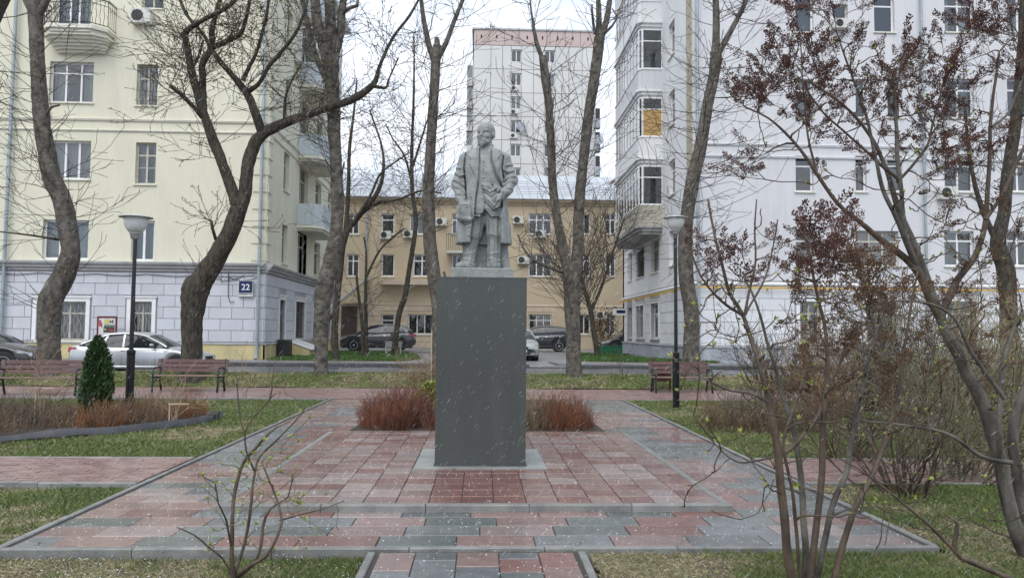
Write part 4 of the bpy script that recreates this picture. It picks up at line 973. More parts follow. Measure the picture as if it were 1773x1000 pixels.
    line([(188, 628), (210, 650), (235, 640)], -.010, .007); line([(190, 640), (212, 662), (236, 652)], .006, .007)
    line([(236, 500), (246, 620), (238, 735)], -.010, .010); line([(175, 560), (168, 650), (172, 735)], .008, .016); line([(205, 650), (200, 740)], -.007, .014)
    line([(425, 560), (440, 740)], -.004, .018); line([(448, 560), (458, 730)], .003, .016)
    line([(300, 445), (340, 470), (385, 440)], .012, .011); line([(310, 475), (345, 500), (390, 470)], -.012, .010); line([(330, 510), (360, 545), (385, 510)], .010, .010); line([(350, 430), (372, 480)], -.012, .008); line([(395, 440), (365, 500)], .012, .010)
    line([(282, 600), (255, 720), (235, 850)], .010, .008); line([(268, 620), (225, 740), (205, 840)], -.006, .018); line([(300, 600), (285, 720), (262, 850)], -.008, .012)
    line([(352, 600), (362, 720), (360, 850)], .010, .008); line([(330, 620), (332, 740), (335, 850)], -.008, .014); line([(385, 600), (388, 720), (385, 845)], -.008, .012)
    for s_ in ((200, 822, 262, 836), (202, 800, 255, 790), (335, 820, 392, 834), (335, 798, 385, 790), (225, 700, 275, 712), (335, 690, 385, 702)): line([(s_[0], s_[1]), (s_[2], s_[3])], .006, .010)
    rn = np.random.default_rng(5)
    for s_ in (18, 9, 4):
        g = rn.normal(size=(len(X)//s_+3, len(Z)//s_+3)); xi = np.arange(len(X))/s_; zi = np.arange(len(Z))/s_; x0_, z0_ = xi.astype(int), zi.astype(int); fx, fz = (xi-x0_)[:, None], (zi-z0_)[None, :]
        fx = fx*fx*(3-2*fx); fz = fz*fz*(3-2*fz)
        H = H+.0001*s_*((g[x0_][:, z0_]*(1-fx)+g[x0_+1][:, z0_]*fx)*(1-fz)+(g[x0_][:, z0_+1]*(1-fx)+g[x0_+1][:, z0_+1]*fx)*fz)
    hz = np.clip((1.47-Z)/.03, 0, 1)[None, :]*1.0+np.clip((Z-1.47)/.03, 0, 1)[None, :]*.12; Hh = H*hz
    D -= (Hh[:, None, :]*np.clip((.06-Yy)/.06, 0, 1)[None, :, None]).astype(np.float32)
    # ---- surface nets
    s = D < 0; nx, ny, nz = D.shape
    cnt = np.zeros((nx-1, ny-1, nz-1), np.float32); acc = np.zeros((3, nx-1, ny-1, nz-1), np.float32)
    corners = [(i, j, k) for i in (0, 1) for j in (0, 1) for k in (0, 1)]
    def cs_(A, c): return A[c[0]:nx-1+c[0], c[1]:ny-1+c[1], c[2]:nz-1+c[2]]
    for a in corners:
        for ax in range(3):
            if a[ax]: continue
            b = list(a); b[ax] = 1; b = tuple(b); va, vb = cs_(D, a), cs_(D, b); m_ = (va < 0) != (vb < 0); t = np.where(m_, va/(va-vb+1e-12), 0)
            cnt += m_
            for q in range(3): acc[q] += m_*(a[q]+(t if q == ax else 0))
    act = cnt > 0; idx = np.full(act.shape, -1, np.int64); idx[act] = np.arange(act.sum()); I = np.argwhere(act)
    V = (acc[:, act]/cnt[act]).T+I; V = V*h+np.array([X[0], Yy[0], Z[0]])
    Q = []
    for ax in range(3):
        o = [q for q in range(3) if q != ax]; A = [slice(1, None)]*3; lo = [slice(1, -1)]*3; lo[ax] = slice(0, -1); hi = list(lo); hi[ax] = slice(1, None)
        a_, b_ = s[tuple(lo)], s[tuple(hi)]; E = np.argwhere(a_ != b_); off = np.array([1, 1, 1]); off[ax] = 0; E0 = E+off; flip = a_[a_ != b_]
        c = []
        for d1, d2 in ((-1, -1), (0, -1), (0, 0), (-1, 0)):
            e_ = E0.copy(); e_[:, o[0]] += d1; e_[:, o[1]] += d2; c.append(idx[e_[:, 0], e_[:, 1], e_[:, 2]])
        q = np.stack(c, 1); 
        if ax == 1: flip = ~flip
        q[~flip] = q[~flip][:, ::-1]; Q.append(q)
    Q = np.concatenate(Q); Q = Q[(Q >= 0).all(1)]
    # two light smoothing passes
    nb = np.zeros_like(V); c_ = np.zeros(len(V))
    for _ in range(1):
        nb[:] = 0; c_[:] = 0
        for a, b in ((0, 1), (1, 2), (2, 3), (3, 0)):
            np.add.at(nb, Q[:, a], V[Q[:, b]]); np.add.at(c_, Q[:, a], 1)
        V = V*.55+.45*nb/np.maximum(c_, 1)[:, None]
    return V, Q
sx_ = U(838, 300, 9.42).x
st = empty('statue', (sx_, 9.42, PZ+pzt), label='grey stone statue of a bearded bald man in a long open overcoat, cap in hand', cat='statue')
MB().bevbox(-.375-.0, -.33, 0, .365, .33, .125, .012).build('base', MT['statue_stone'], st)
V_, Q_ = statue_mesh(); SC = 1.03
link('figure', mesh_np('figure', V_*SC, Q_, MT['statue_stone'], smooth=True), st, (0, -.02, .125))
print('statue tris', len(Q_)*2)

# ================================================================== LAMPS
def lamp(px, Y, ztop, label, disc):
    x = U(px, 500, Y).x; t = empty('street_lamp', (x, Y, -.03), label=label, cat='street lamp', group='black park lamps with white bowl shades')
    H_ = ztop+.03; s = disc/.56
    MB().lathe([(.075, 0), (.075, .10), (.074, .10), (.074, 1.15), (.080, 1.17), (.080, 1.22), (.040, 1.25), (.036, H_-.42*s)], 20).build('pole', MT['lamp_black'], t, smooth=False)
    MB().box(-.13, -.13, 0, .13, .13, .025).build('base_plate', MT['lamp_black'], t)
    f = MB().lathe([(.03*s, 0), (.075*s, .02*s), (.085*s, .09*s), (.10*s, .10*s), (.10*s, .115*s)], 20).build('socket', MT['grey_trim'], t, (0, 0, H_-.44*s), smooth=True)
    MB().lathe([(.085*s, 0), (.12*s, .03*s), (.165*s, .09*s), (.19*s, .17*s), (.20*s, .27*s), (.19*s, .275*s)], 32).build('bowl', MT['lamp_bowl'], t, (0, 0, H_-.33*s), smooth=True)
    MB().lathe([(.20*s, -.01), (disc/2, -.005), (disc/2, .006), (.20*s, .03*s), (.10*s, .05*s), (0.001, .055*s)], 36).build('shade', MT['lamp_disc'], t, (0, 0, H_-.055*s), smooth=True)
    return t
lamp(231, 15.0, U(235, 371, 15.0).z, 'black lamp post with white bowl rising from the brown flower bed on the left', .62)
lamp(1170, 16.6, U(1170, 373, 16.6).z, 'black lamp post with white bowl on the grass beside the right bench', .54)

# ================================================================== BENCHES
def bench(x, y, rz_, label, w_=1.8):
    t = empty('park_bench', (x, y, 0), rz_, label, 'bench', 'brown slatted park benches')
    for i in range(3):
        MB().bevbox(-w_/2, -.014, 0, w_/2, .014, .095, .006).build('back_slat', MT['bench_wood'], t, (0, .26+.035*i, .50+.115*i), (-.22, 0, 0))
    for i in range(4): MB().bevbox(-w_/2, -.05, -.015, w_/2, .05, .02, .006).build('seat_slat', MT['bench_seat'], t, (0, -.16+.115*i, .42-.008*i))
    for s in (-1, 1):
        mb = MB(); q = w_/2-.09
        mb.tube([(s*q, -.24, 0), (s*q, -.20, .22), (s*q, -.21, .40), (s*q, -.23, .58), (s*q, -.10, .62), (s*q, .10, .62), (s*q, .25, .60)], [.03, .026, .024, .026, .024, .022, .02], 8)
        mb.tube([(s*q, .34, 0), (s*q, .25, .25), (s*q, .22, .42), (s*q, .28, .60), (s*q, .36, .84)], [.03, .026, .026, .024, .02], 8)
        mb.tube([(s*q, -.21, .37), (s*q, .22, .37)], .022, 8); mb.tube([(s*q, -.205, .22), (s*q, 0, .30), (s*q, .25, .24)], .014, 6)
        mb.build('side_frame', MT['bench_iron'], t, smooth=True)
    return t
b1 = G(326, 677); bench(U(326, 660, 20.3).x, 20.3, .0, 'slatted bench between the thuja and the plaza, before the thick forked tree', 1.82)
bench(U(62, 690, 18.9).x, 19.0, .10, 'slatted bench at the far left beside the thuja, partly cut by the photo edge', 2.0)
b3 = G(1181, 672); bench(U(1181, 660, 20.9).x, 20.9, .0, 'slatted bench on the right beside the lamp post with a red bin', 1.72)
bi = empty('litter_bin', (U(1146, 650, 21.5).x, 21.55, -.01), label='dark red litter bin standing behind the left end of the right bench', cat='bin')
MB().lathe([(.14, .28), (.20, .30), (.22, .72), (.23, .74), (.21, .75)], 20).build('bucket', MT['bin_red'], bi, smooth=False)
MB().box(-.26, -.03, 0, -.22, .03, .9).box(.22, -.03, 0, .26, .03, .9).box(-.26, -.02, .5, .26, .02, .55).build('stand', MT['bin_red'], bi)

# ================================================================== NOTICE BOARD
p = U(184, 600, 32.3)
nb = empty('notice_board', (p.x, 32.3, .25), label='red framed notice board with coloured posters against the lilac wall', cat='notice board')
zt_, zb__ = U(184, 547, 32.3).z-.25, U(184, 581, 32.3).z-.25
MB().box(-.40, -.03, 0, -.34, .03, zt_).box(.34, -.03, 0, .40, .03, zt_).box(-.34, -.03, zt_-.07, .34, .03, zt_).box(-.34, -.03, zb__-.03, .34, .03, zb__+.02).build('frame', MT['red_frame'], nb)
pn = MB().box(-.34, -.01, zb__+.02, .34, .02, zt_-.07).build('panel', MT['poster_white'], nb)
def pp(m, x0, z0, x1, z1, y): MB().box(x0, y, zb__+z0, x1, y+.004, zb__+z1).build('poster', MT[m], pn)
hh = zt_-zb__
pp('poster_white', -.14, .12, .31, hh-.10, -.018); pp('ink_yellow', -.11, hh*.60, .10, hh-.12, -.024); pp('ink_brown', -.13, .14, .31, hh*.46, -.024); pp('ink_green', -.11, hh*.47, .31, hh*.56, -.024); pp('ink_black', .12, hh*.66, .18, hh*.78, -.026); pp('ink_black', .21, hh*.64, .26, hh*.82, -.026)
pp('ink_red', -.32, hh*.50, -.24, hh-.16, -.018); pp('ink_red', -.25, hh*.44, -.19, hh*.66, -.019); pp('ink_red', .10, .20, .25, hh*.32, -.028); pp('ink_yellow', -.10, .24, -.02, hh*.36, -.028)

# ================================================================== CARS
def interp(x, P):
    for (a, za), (b, zb) in zip(P, P[1:]):
        if x <= b:
            t = max(0, min(1, (x-a)/(b-a+1e-9))); return za+(zb-za)*t
    return P[-1][1]
KINDS = {
 'sedan': dict(L=4.75, W=.88, belt=[(0, .52), (.05, .64), (.25, .74), (1.15, .93), (1.4, .96), (3.8, .99), (4.45, 1.02), (4.68, .98), (4.75, .80)], roof=[(1.15, .93), (1.55, 1.17), (2.0, 1.38), (2.35, 1.455), (2.8, 1.475), (3.3, 1.44), (3.75, 1.30), (4.2, 1.07), (4.32, 1.01)], wh=(.88, 3.62), R=.325, sill=.22, hp=.66),
 'suv': dict(L=4.65, W=.92, belt=[(0, .58), (.05, .78), (.2, .90), (1.0, 1.04), (1.25, 1.08), (3.5, 1.14), (4.3, 1.18), (4.55, 1.10), (4.65, .75)], roof=[(1.0, 1.05), (1.45, 1.34), (1.9, 1.58), (2.3, 1.67), (2.9, 1.70), (3.6, 1.66), (4.1, 1.56), (4.35, 1.35), (4.5, 1.13)], wh=(.90, 3.62), R=.37, sill=.28, hp=.7)}
for K in KINDS.values():
    pass
def car(label, loc, rz_, pm, kind, group='parked cars', glass='car_glass'):
    K = KINDS[kind]; L_, W_, R_ = K['L'], K['W'], K['R']; t = empty('parked_car', loc, rz_, label, 'car', group)
    ox = -L_/2; xs_ = sorted(set([round(i*.05, 3) for i in range(int(L_/.05)+1)]+[L_]))
    def hw(x):
        e = min(x, L_-x); return W_*(1-.16*max(0, 1-e/.55)**2-.10*max(0, 1-e/.12)**2)
    def low(x):
        z = K['sill']+(.06*max(0, 1-x/.3)+.12*max(0, 1-(L_-x)/.35))
        for wx in K['wh']:
            r = R_+.055; d = abs(x-wx)
            if d < r: z = max(z, R_+math.sqrt(r*r-d*d))
        return z
    def zb(x): return interp(x, K['belt'])
    fr = [(.955, 0), (.985, .18), (1.0, .45), (.985, .72), (.965, .80), (.93, .93), (.86, 1.0)]
    sec = []
    for x in xs_:
        w_, zl, zt = hw(x), low(x), zb(x); s = [(x+ox, w_*a, zl+(zt-zl)*f) for a, f in fr]; cr = .035
        s += [(x+ox, w_*.55, zt+cr*.8), (x+ox, 0, zt+cr)]; full = s+[(a, -b, c) for a, b, c in s[-2::-1]]; sec.append(full)
    m = len(sec[0]); mb = MB(); mb.add([v for s in sec for v in s], [(i*m+j, i*m+j+1, (i+1)*m+j+1, (i+1)*m+j) for i in range(len(sec)-1) for j in range(m-1)]+[tuple(range(m)), tuple((len(sec)-1)*m+j for j in range(m))[::-1]])
    body = mb.build('body', MT[pm], t, smooth=True)
    mbm = body.data; 
    # dark under-body with wheel wells
    MB().box(ox+.15, -W_*.90, .20, -ox-.2, W_*.90, .42).box(ox+K['wh'][0]+R_+.1, -W_*.93, K['sill']-.03, ox+K['wh'][1]-R_-.1, W_*.93, K['sill']+.04).build('underbody', MT['plastic_black'], t)
    well = MB()
    for wx in K['wh']:
        for s in (-1, 1): MB().tube([(0, s*W_*.62, 0), (0, s*W_*.965, 0)], R_+.05, 24).build('wheel_well', MT['plastic_black'], t, (ox+wx, 0, R_))
    x0, x1 = K['roof'][0][0], K['roof'][-1][0]; gx = [x0+(x1-x0)*i/40 for i in range(41)]; zr_max = max(z for _, z in K['roof'])
    def gsec(x, off=0):
        zr, b_ = interp(x, K['roof']), zb(x)-.03; hgt = max(.001, zr-b_); wt = W_*(.955-.235*min(1, hgt/(zr_max-1.0))); wb = hw(x)*.925
        s = [(wb+off, b_), ((wb*.45+wt*.55)+off, b_+hgt*.55), (wt+off, zr-.05*min(1, hgt*3)), (wt-.09, zr-.012+off), (wt*.5, zr+.012+off), (0, zr+.018+off)]
        return [(x+ox, a, z) for a, z in s]+[(x+ox, -a, z) for a, z in s[-2::-1]]
    gs = [gsec(x) for x in gx]; m = len(gs[0]); mb = MB(); mb.add([v for s in gs for v in s], [(i*m+j, i*m+j+1, (i+1)*m+j+1, (i+1)*m+j) for i in range(40) for j in range(m-1)])
    mb.build('glasshouse', MT[glass], t, smooth=True)
    xr = [x for x in gx if interp(x, K['roof']) > zr_max-(.13 if kind == 'sedan' else .16)]
    rs = [gsec(x, .008)[2:-2] for x in xr]; m = len(rs[0]); mb = MB(); mb.add([v for s in rs for v in s], [(i*m+j, i*m+j+1, (i+1)*m+j+1, (i+1)*m+j) for i in range(len(xr)-1) for j in range(m-1)]); mb.build('roof', MT[pm], t, smooth=True)
    def side(x, j, s, off=.009):
        v = gsec(x, off)[j]; return Vector((v[0], v[1]*s, v[2]))
    for s in (-1, 1):
        mb = MB()
        def strip(a, b): # pillar from belt at x=a to roof at x=b
            pts = [side(a, 0, s), side(a+(b-a)*.55, 1, s), side(b, 2, s)]; wd = .035
            vs = []
            for p_ in pts: vs += [p_-Vector((wd, 0, 0)), p_+Vector((wd, 0, 0))]
            mb.add(vs, [(0, 1, 3, 2), (2, 3, 5, 4)])
        xa, xb = xr[0], xr[-1]
        n_ = 12
        def rail(xs2, idx):  # along roof edge
            mb.tube([side(x, 2, s, .004) for x in xs2], .036, 6)
        rail([x for x in gx if x >= x0+.06 and x <= x1-.04], 2)
        mid = (x0+x1)/2+.05; strip(mid-.02, mid); strip(x1-(.80 if kind == 'sedan' else .62), x1-(.95 if kind == 'sedan' else .70))
        if kind == 'suv':
            vs = [side(x1-.45, 0, s), side(x1-.05, 0, s), side(x1-.18, 2, s), side(x1-.62, 2, s)]; mb.add(vs, [(0, 1, 2, 3)])
        mb.build('pillar', MT[pm], t)
        for dx in (.05, .95): MB().tube([(ox+mid+dx+(.0), s*(W_*.985), zb(mid)*.86), (ox+mid+dx-.16, s*(W_*.985), zb(mid)*.86)], .014, 6).build('door_handle', MT['chrome' if kind == 'suv' else pm], t)
        mr = MB(); mr.lathe([(.02, -.06), (.08, -.05), (.09, .0), (.08, .05), (.02, .06)], 12, 0, 0); o = mr.build('mirror', MT[pm], t, (ox+x0+.55, s*(W_+.07), zb(x0+.5)+.07), smooth=True); o.scale = (.8, 1.2, .9)
        # doors: fine dark shut lines set just proud of the skin
        mb = MB()
        for xx in (x0+.45, mid, x1-.85 if kind == 'sedan' else x1-.75):
            w2 = hw(xx)
            mb.tube([(xx+ox, s*w2*.987, low(xx)+(zb(xx)-low(xx))*.10), (xx+ox, s*w2*1.001, low(xx)+(zb(xx)-low(xx))*.45), (xx+ox, s*w2*.968, low(xx)+(zb(xx)-low(xx))*.80)], .006, 4)
        mb.build('shut_line', MT['plastic_black'], t)
        mb = MB(); mb.tube([(ox+K['wh'][0]+R_+.08, s*W_*.975, K['sill']+.06), (ox+K['wh'][1]-R_-.08, s*W_*.975, K['sill']+.06)], .035, 6); mb.build('sill_trim', MT['plastic_black' if kind == 'suv' else pm], t)
        hz_ = zb(.18)-.10
        o = MB().add([(0, .0, -.07), (.38, .09, -.02), (.40, .09, .09), (.02, -.02, .06), (.02, -.30, -.06), (.02, -.28, .05)], [(0, 1, 2, 3), (4, 0, 3, 5)]).build('headlight', MT['lamp_clear'], t, (ox+.035, W_*.86*s, hz_), smooth=False); o.scale = (1, s, 1)
        zt_2 = zb(L_-.15)-.14
        o = MB().add([(0, 0, -.09), (-.30, .085, -.04), (-.34, .085, .08), (-.02, -.01, .09), (.03, -.25, -.08), (.0, -.25, .08)], [(0, 3, 2, 1), (4, 5, 3, 0)]).build('tail_light', MT['lamp_red'], t, (-ox-.005, W_*.845*s, zt_2)); o.scale = (1, s, 1)
    MB().box(ox-.012, -W_*.45, .30, ox+.1, W_*.45, .48).box(ox-.02, -W_*.35, .55, ox+.1, W_*.35, .64).build('grille', MT['plastic_black'], t)
    MB().box(-.26, -.012, -.055, .26, .0, .055).build('number_plate', MT['sign_white'], t, (ox-.022, 0, .45), (0, 0, -PI/2))
    MB().box(-.26, -.012, -.055, .26, .0, .055).build('number_plate', MT['sign_white'], t, (-ox+.015, 0, .75), (0, 0, PI/2))
    for wx in K['wh']:
        for s in (-1, 1):
            wt = .21; ty = MB().lathe([(R_*.64, -wt/2), (R_*.93, -wt/2), (R_, -wt/2+.03), (R_, wt/2-.03), (R_*.93, wt/2), (R_*.64, wt/2)], 32)
            wh = link('wheel', cached(('ty', R_), lambda: ty.mesh('tyre', MT['rubber'])), t, (ox+wx, s*(W_-.115), R_), (PI/2*(1 if s < 0 else -1), 0, 0))
            def rimf():
                mb = MB(); mb.lathe([(R_*.58, .0), (R_*.66, .035), (R_*.66, .05), (R_*.60, .05), (R_*.56, .01)], 28); mb.lathe([(.001, .055), (.06, .05), (.07, .02), (.07, -.02)][::-1], 14)
                for k in range(5):
                    a = 2*PI*k/5; c_, s_ = math.cos(a), math.sin(a); q = .028
                    mb.add([(c_*.05-s_*q, s_*.05+c_*q, .04), (c_*.05+s_*q, s_*.05-c_*q, .04), (c_*R_*.62+s_*q*1.3, s_*R_*.62-c_*q*1.3, .035), (c_*R_*.62-s_*q*1.3, s_*R_*.62+c_*q*1.3, .035), (c_*.05, s_*.05, .0), (c_*R_*.6, s_*R_*.6, 0)], [(0, 1, 2, 3), (0, 3, 5, 4), (1, 4, 5, 2)])
                return mb.mesh('rim', MT['rim'])
            link('rim', cached(('rim', R_), rimf), wh, (0, 0, .065)); link('hub_disc', cached(('hd', R_), lambda: MB().lathe([(R_*.6, 0), (R_*.6, .01)], 24).mesh('hub_disc', MT['plastic_black'])), wh, (0, 0, .04))
    return t
def cx_at(px, Y): return U(px, 610, Y).x
car('silver sedan parked facing right behind the thuja and the left bench', (cx_at(250, 26.2), 26.2, rz(26.2)), PI, 'paint_silver', 'sedan').scale = (.90, .95, .93)
car('black car nose at the far left edge behind the first trunk', (cx_at(-45, 26.8), 26.8, rz(26.8)), PI, 'paint_black', 'sedan')
car('grey SUV facing left across the courtyard behind the thin trunks', (cx_at(655, 49), 49, .36), .04, 'paint_grey', 'suv')
car('dark navy SUV right of the pedestal before the ochre wall', (cx_at(934, 50), 50.5, .36), -.05, 'paint_navy', 'suv')
car('black sedan at the corner of the white building behind the green box', (cx_at(1098, 51), 51, .36), .05, 'paint_black', 'sedan')
car('pale car facing the camera, half hidden by the pedestal', (U(896, 620, 35).x-.0, 36.6, rz(35)+.02), PI/2+.05, 'paint_light', 'sedan', glass='car_glass')
gb = empty('green_box', (U(1055, 605, 46).x, 46, .38), label='low green plastic box in front of the black sedan by the right building', cat='box')
MB().bevbox(-.75, -.25, 0, .75, .25, .42, .03).build('tub', MT['green_plastic'], gb); MB().box(-.77, -.27, .43, .77, .27, .47).build('lid', MT['green_plastic'], gb)
sg2 = empty('park_sign', (U(668, 620, 39).x, 39, .38), label='small dark information panel on two posts in the left island lawn', cat='sign')
MB().box(-.03, -.02, 0, .03, .02, .42).build('post', MT['grey_trim'], sg2); o = MB().box(-.05, -.02, 0, .80, .02, .36).build('panel', MT['granite'], sg2, (0, 0, .40), (-.5, 0, 0)); MB().box(.70, -.02, 0, .76, .02, .42).build('post', MT['grey_trim'], sg2)
# ================================================================== GRASS
def grass(name, region_fn, n, hgt, wid, cols, y0, y1, label='short grass with straw in it', power=1.0, zf=None, straw=.35):
    """blades as single bent triangles pairs, all joined: nobody could count them"""
    P = []
    while sum(len(p) for p in P) < n:
        m = n*2; y = y0+(y1-y0)*RNG.random(m)**power; x = (RNG.random(m)*2-1)*(y*.74+1.2); k = region_fn(x, y); P.append(np.c_[x[k], y[k]])
    P = np.concatenate(P)[:n]; z = np.array([(zf or lawn_z)(a, b) for a, b in P])
    sc = (1+P[:, 1]/14.)[:, None]; an = RNG.random(n)*2*PI; h_ = hgt*RNG.uniform(.5, 1.25, n)*(1+P[:, 1]/60); w_ = wid*RNG.uniform(.7, 1.3, n)*(1+P[:, 1]/9)
    pn = np.array([mnoise.noise(Vector((a*.55, b*.55, 9))) + .6*mnoise.noise(Vector((a*2.3, b*2.3, 4))) for a, b in P]); dry = (pn+RNG.normal(0, .22, n)) > (.5-straw)*.9
    h_ = np.where(dry, h_*.55, h_); lean = RNG.normal(0, .45, (n, 2)); lean[dry] *= 2.4
    b = np.c_[P, z-.012]; dx = np.c_[np.cos(an)*w_, np.sin(an)*w_, np.zeros(n)]; tip = b+np.c_[lean*h_[:, None], h_]; mid = b+np.c_[lean*h_[:, None]*.35, h_*.6]
    V = np.stack([b-dx, b+dx, mid+dx*.8, tip], 1).reshape(-1, 3); Fq = (np.arange(n)*4)[:, None]+np.array([0, 1, 2, 3])
    g1, g2, s1 = np.array(cols, np.float32); t = RNG.random((n, 1)); c = g1*(1-t)+g2*t; c = np.where(dry[:, None], s1*(.7+.6*t), c)
    o = link(name, mesh_np(name, V, Fq, MT['grass_blade'], col=np.repeat(c, 4, 0))); tag(o, kind='stuff'); return o
GC = ((.07, .12, .025), (.19, .225, .07), (.34, .29, .16))
def out_plaza(x, y): return (np.abs(x) > 3.56)
grass('lawn_grass', lambda x, y: (np.abs(x) > .83) & (y < 5.74), 130000, .040, .0022, GC, 3.6, 5.75, straw=.55)
grass('lawn_grass', lambda x, y: out_plaza(x, y) & (y < 8.24), 90000, .040, .0026, GC, 5.6, 8.25, straw=.55)
def inbed(x, y):
    r = np.zeros(x.shape, bool); n = len(BED)
    for i in range(n):
        (x1, y1), (x2, y2) = BED[i], BED[(i+1) % n]; r ^= ((y1 > y) != (y2 > y)) & (x < (x2-x1)*(y-y1)/((y2-y1)+1e-9)+x1)
    return r
grass('lawn_grass', lambda x, y: out_plaza(x, y) & ~inbed(x, y), 210000, .045, .0028, GC, 9.98, 18.4, power=1.25, straw=.22)
grass('lawn_grass', lambda x, y: y > 21.95, 80000, .05, .0034, GC, 21.95, 24.4, straw=.46)
def inpoly(poly):
    def f(x, y):
        r = np.zeros(x.shape, bool)
        for (x1, y1), (x2, y2) in zip(poly, poly[1:]+poly[:1]): r ^= ((y1 > y) != (y2 > y)) & (x < (x2-x1)*(y-y1)/((y2-y1)+1e-9)+x1)
        return r
    return f
GI = ((.035, .105, .014), (.09, .17, .035), (.20, .17, .09))
grass('island_grass', inpoly(ISL_L), 26000, .07, .005, GI, 32, 44, zf=lambda x, y: .385, straw=.0)
grass('island_grass', inpoly(ISL_R), 22000, .07, .005, GI, 32, 44, zf=lambda x, y: .385, straw=.0)

# ================================================================== BRANCHES
class Segs:
    """many thin straight pieces, batched to one mesh of three-sided prisms"""
    def __init__(s): s.a = []; s.b = []; s.r = []; s.q = []
    def add(s, p, q, r0, r1): s.a.append((p.x, p.y, p.z)); s.b.append((q.x, q.y, q.z)); s.r.append((r0, r1))
    def build(s, name, m, parent, sides=3, col=None, smooth=False):
        if not s.a: return None
        A = np.array(s.a); B = np.array(s.b); R_ = np.array(s.r); t = B-A; t /= np.linalg.norm(t, axis=1, keepdims=True)+1e-9
        ref = np.where(np.abs(t[:, 2:3]) < .9, np.array([[0, 0, 1.]]), np.array([[1., 0, 0]])); u = np.cross(t, ref); u /= np.linalg.norm(u, axis=1, keepdims=True)+1e-9; v = np.cross(u, t)
        n = len(A); V = np.zeros((n, 2*sides, 3))
        for k in range(sides):
            an = 2*PI*k/sides; d = u*math.cos(an)+v*math.sin(an); V[:, k] = A+d*R_[:, :1]; V[:, sides+k] = B+d*R_[:, 1:]
        b = (np.arange(n)*2*sides)[:, None]; Fq = np.concatenate([b+np.array([k, (k+1) % sides, sides+(k+1) % sides, sides+k]) for k in range(sides)])
        c = None if col is None else np.repeat(np.array(col), 2*sides, 0)
        o = link(name, mesh_np(name, V.reshape(-1, 3), Fq, MT[m], col=c, smooth=smooth)); o.parent = parent
        if parent: o.location = -Vector(parent.location) if parent.rotation_euler.z == 0 else (0, 0, 0)
        return o
def rv(rng, s=1): return Vector((rng.gauss(0, s), rng.gauss(0, s), rng.gauss(0, s)))
def grow(T, p, d, ln, r, lvl, rng, cfg, B=None):
    n = max(2, int(ln/cfg['seg'])); st_ = ln/n; rr = r
    for i in range(n):
        d = (d+rv(rng, cfg['wig'])+Vector((0, 0, cfg['up']))).normalized(); q = p+d*st_; r2 = max(cfg['rmin'], r*(1-(i+1)/n*.75))
        T.add(p, q, rr, r2); rr = r2
        if lvl > 0 and i >= (1 if lvl < cfg['lv'] else 0):
            for _ in range(cfg['kids']):
                if rng.random() < cfg['p']:
                    side = d.cross(rv(rng)).normalized(); nd = (d*cfg['fwd']+side).normalized(); f = 1-(i+1)/n*.55
                    grow(T, q, nd, ln*rng.uniform(*cfg['lf'])*f, max(cfg['rmin'], rr*.62), lvl-1, rng, cfg, B)
        if B is not None and lvl <= 1 and rng.random() < cfg.get('bp', .4):
            o = rv(rng, .012); B.add(q+o, q+o+(d+rv(rng, .5)).normalized()*cfg.get('bl', .05), cfg.get('br', .014), .003)
        p = q
    return p
def spline(P, step):
    """Catmull-Rom through (Vector, radius) points"""
    out_ = []; n = len(P)
    for i in range(n-1):
        p0, p1, p2, p3 = P[max(i-1, 0)], P[i], P[i+1], P[min(i+2, n-1)]; k = max(1, int((p2[0]-p1[0]).length/step))
        for j in range(k):
            t = j/k; t2, t3 = t*t, t*t*t
            q = (p1[0]*2+(p2[0]-p0[0])*t+(p0[0]*2-p1[0]*5+p2[0]*4-p3[0])*t2+(p1[0]*3-p0[0]-p2[0]*3+p3[0])*t3)*.5
            out_.append((q, p1[1]+(p2[1]-p1[1])*t))
    out_.append(P[-1]); return out_
def limb_mesh(mb, pts, sides=14, rough=.10, seed=0, flare=0):
    b = len(mb.v); m = len(pts); ref = Vector((1, 0, 0))
    for i, (p, r) in enumerate(pts):
        t = (pts[min(i+1, m-1)][0]-pts[max(i-1, 0)][0]).normalized(); a = (ref-t*ref.dot(t)).normalized(); c = t.cross(a); ref = a
        z = p.z
        for k in range(sides):
            an = 2*PI*k/sides; d = a*math.cos(an)+c*math.sin(an); w_ = p+d*r
            nz = mnoise.noise(Vector((w_.x*3.2+seed, w_.y*3.2, w_.z*1.1)))*.9+mnoise.noise(Vector((w_.x*9+seed, w_.y*9, w_.z*4.2)))*.7+mnoise.noise(Vector((w_.x*26, w_.y*26, w_.z*14)))*.3
            rr = r*(1+rough*nz)
            if flare: rr *= 1+flare*math.exp(-(i*.1)/.22)*(1+.5*math.sin(an*4+seed))
            mb.v.append(tuple(p+d*rr))
    for i in range(m-1):
        for k in range(sides): mb.f.append((b+i*sides+k, b+i*sides+(k+1) % sides, b+(i+1)*sides+(k+1) % sides, b+(i+1)*sides+k))
    mb.f.append(tuple(b+(m-1)*sides+k for k in range(sides)))
BG = {}
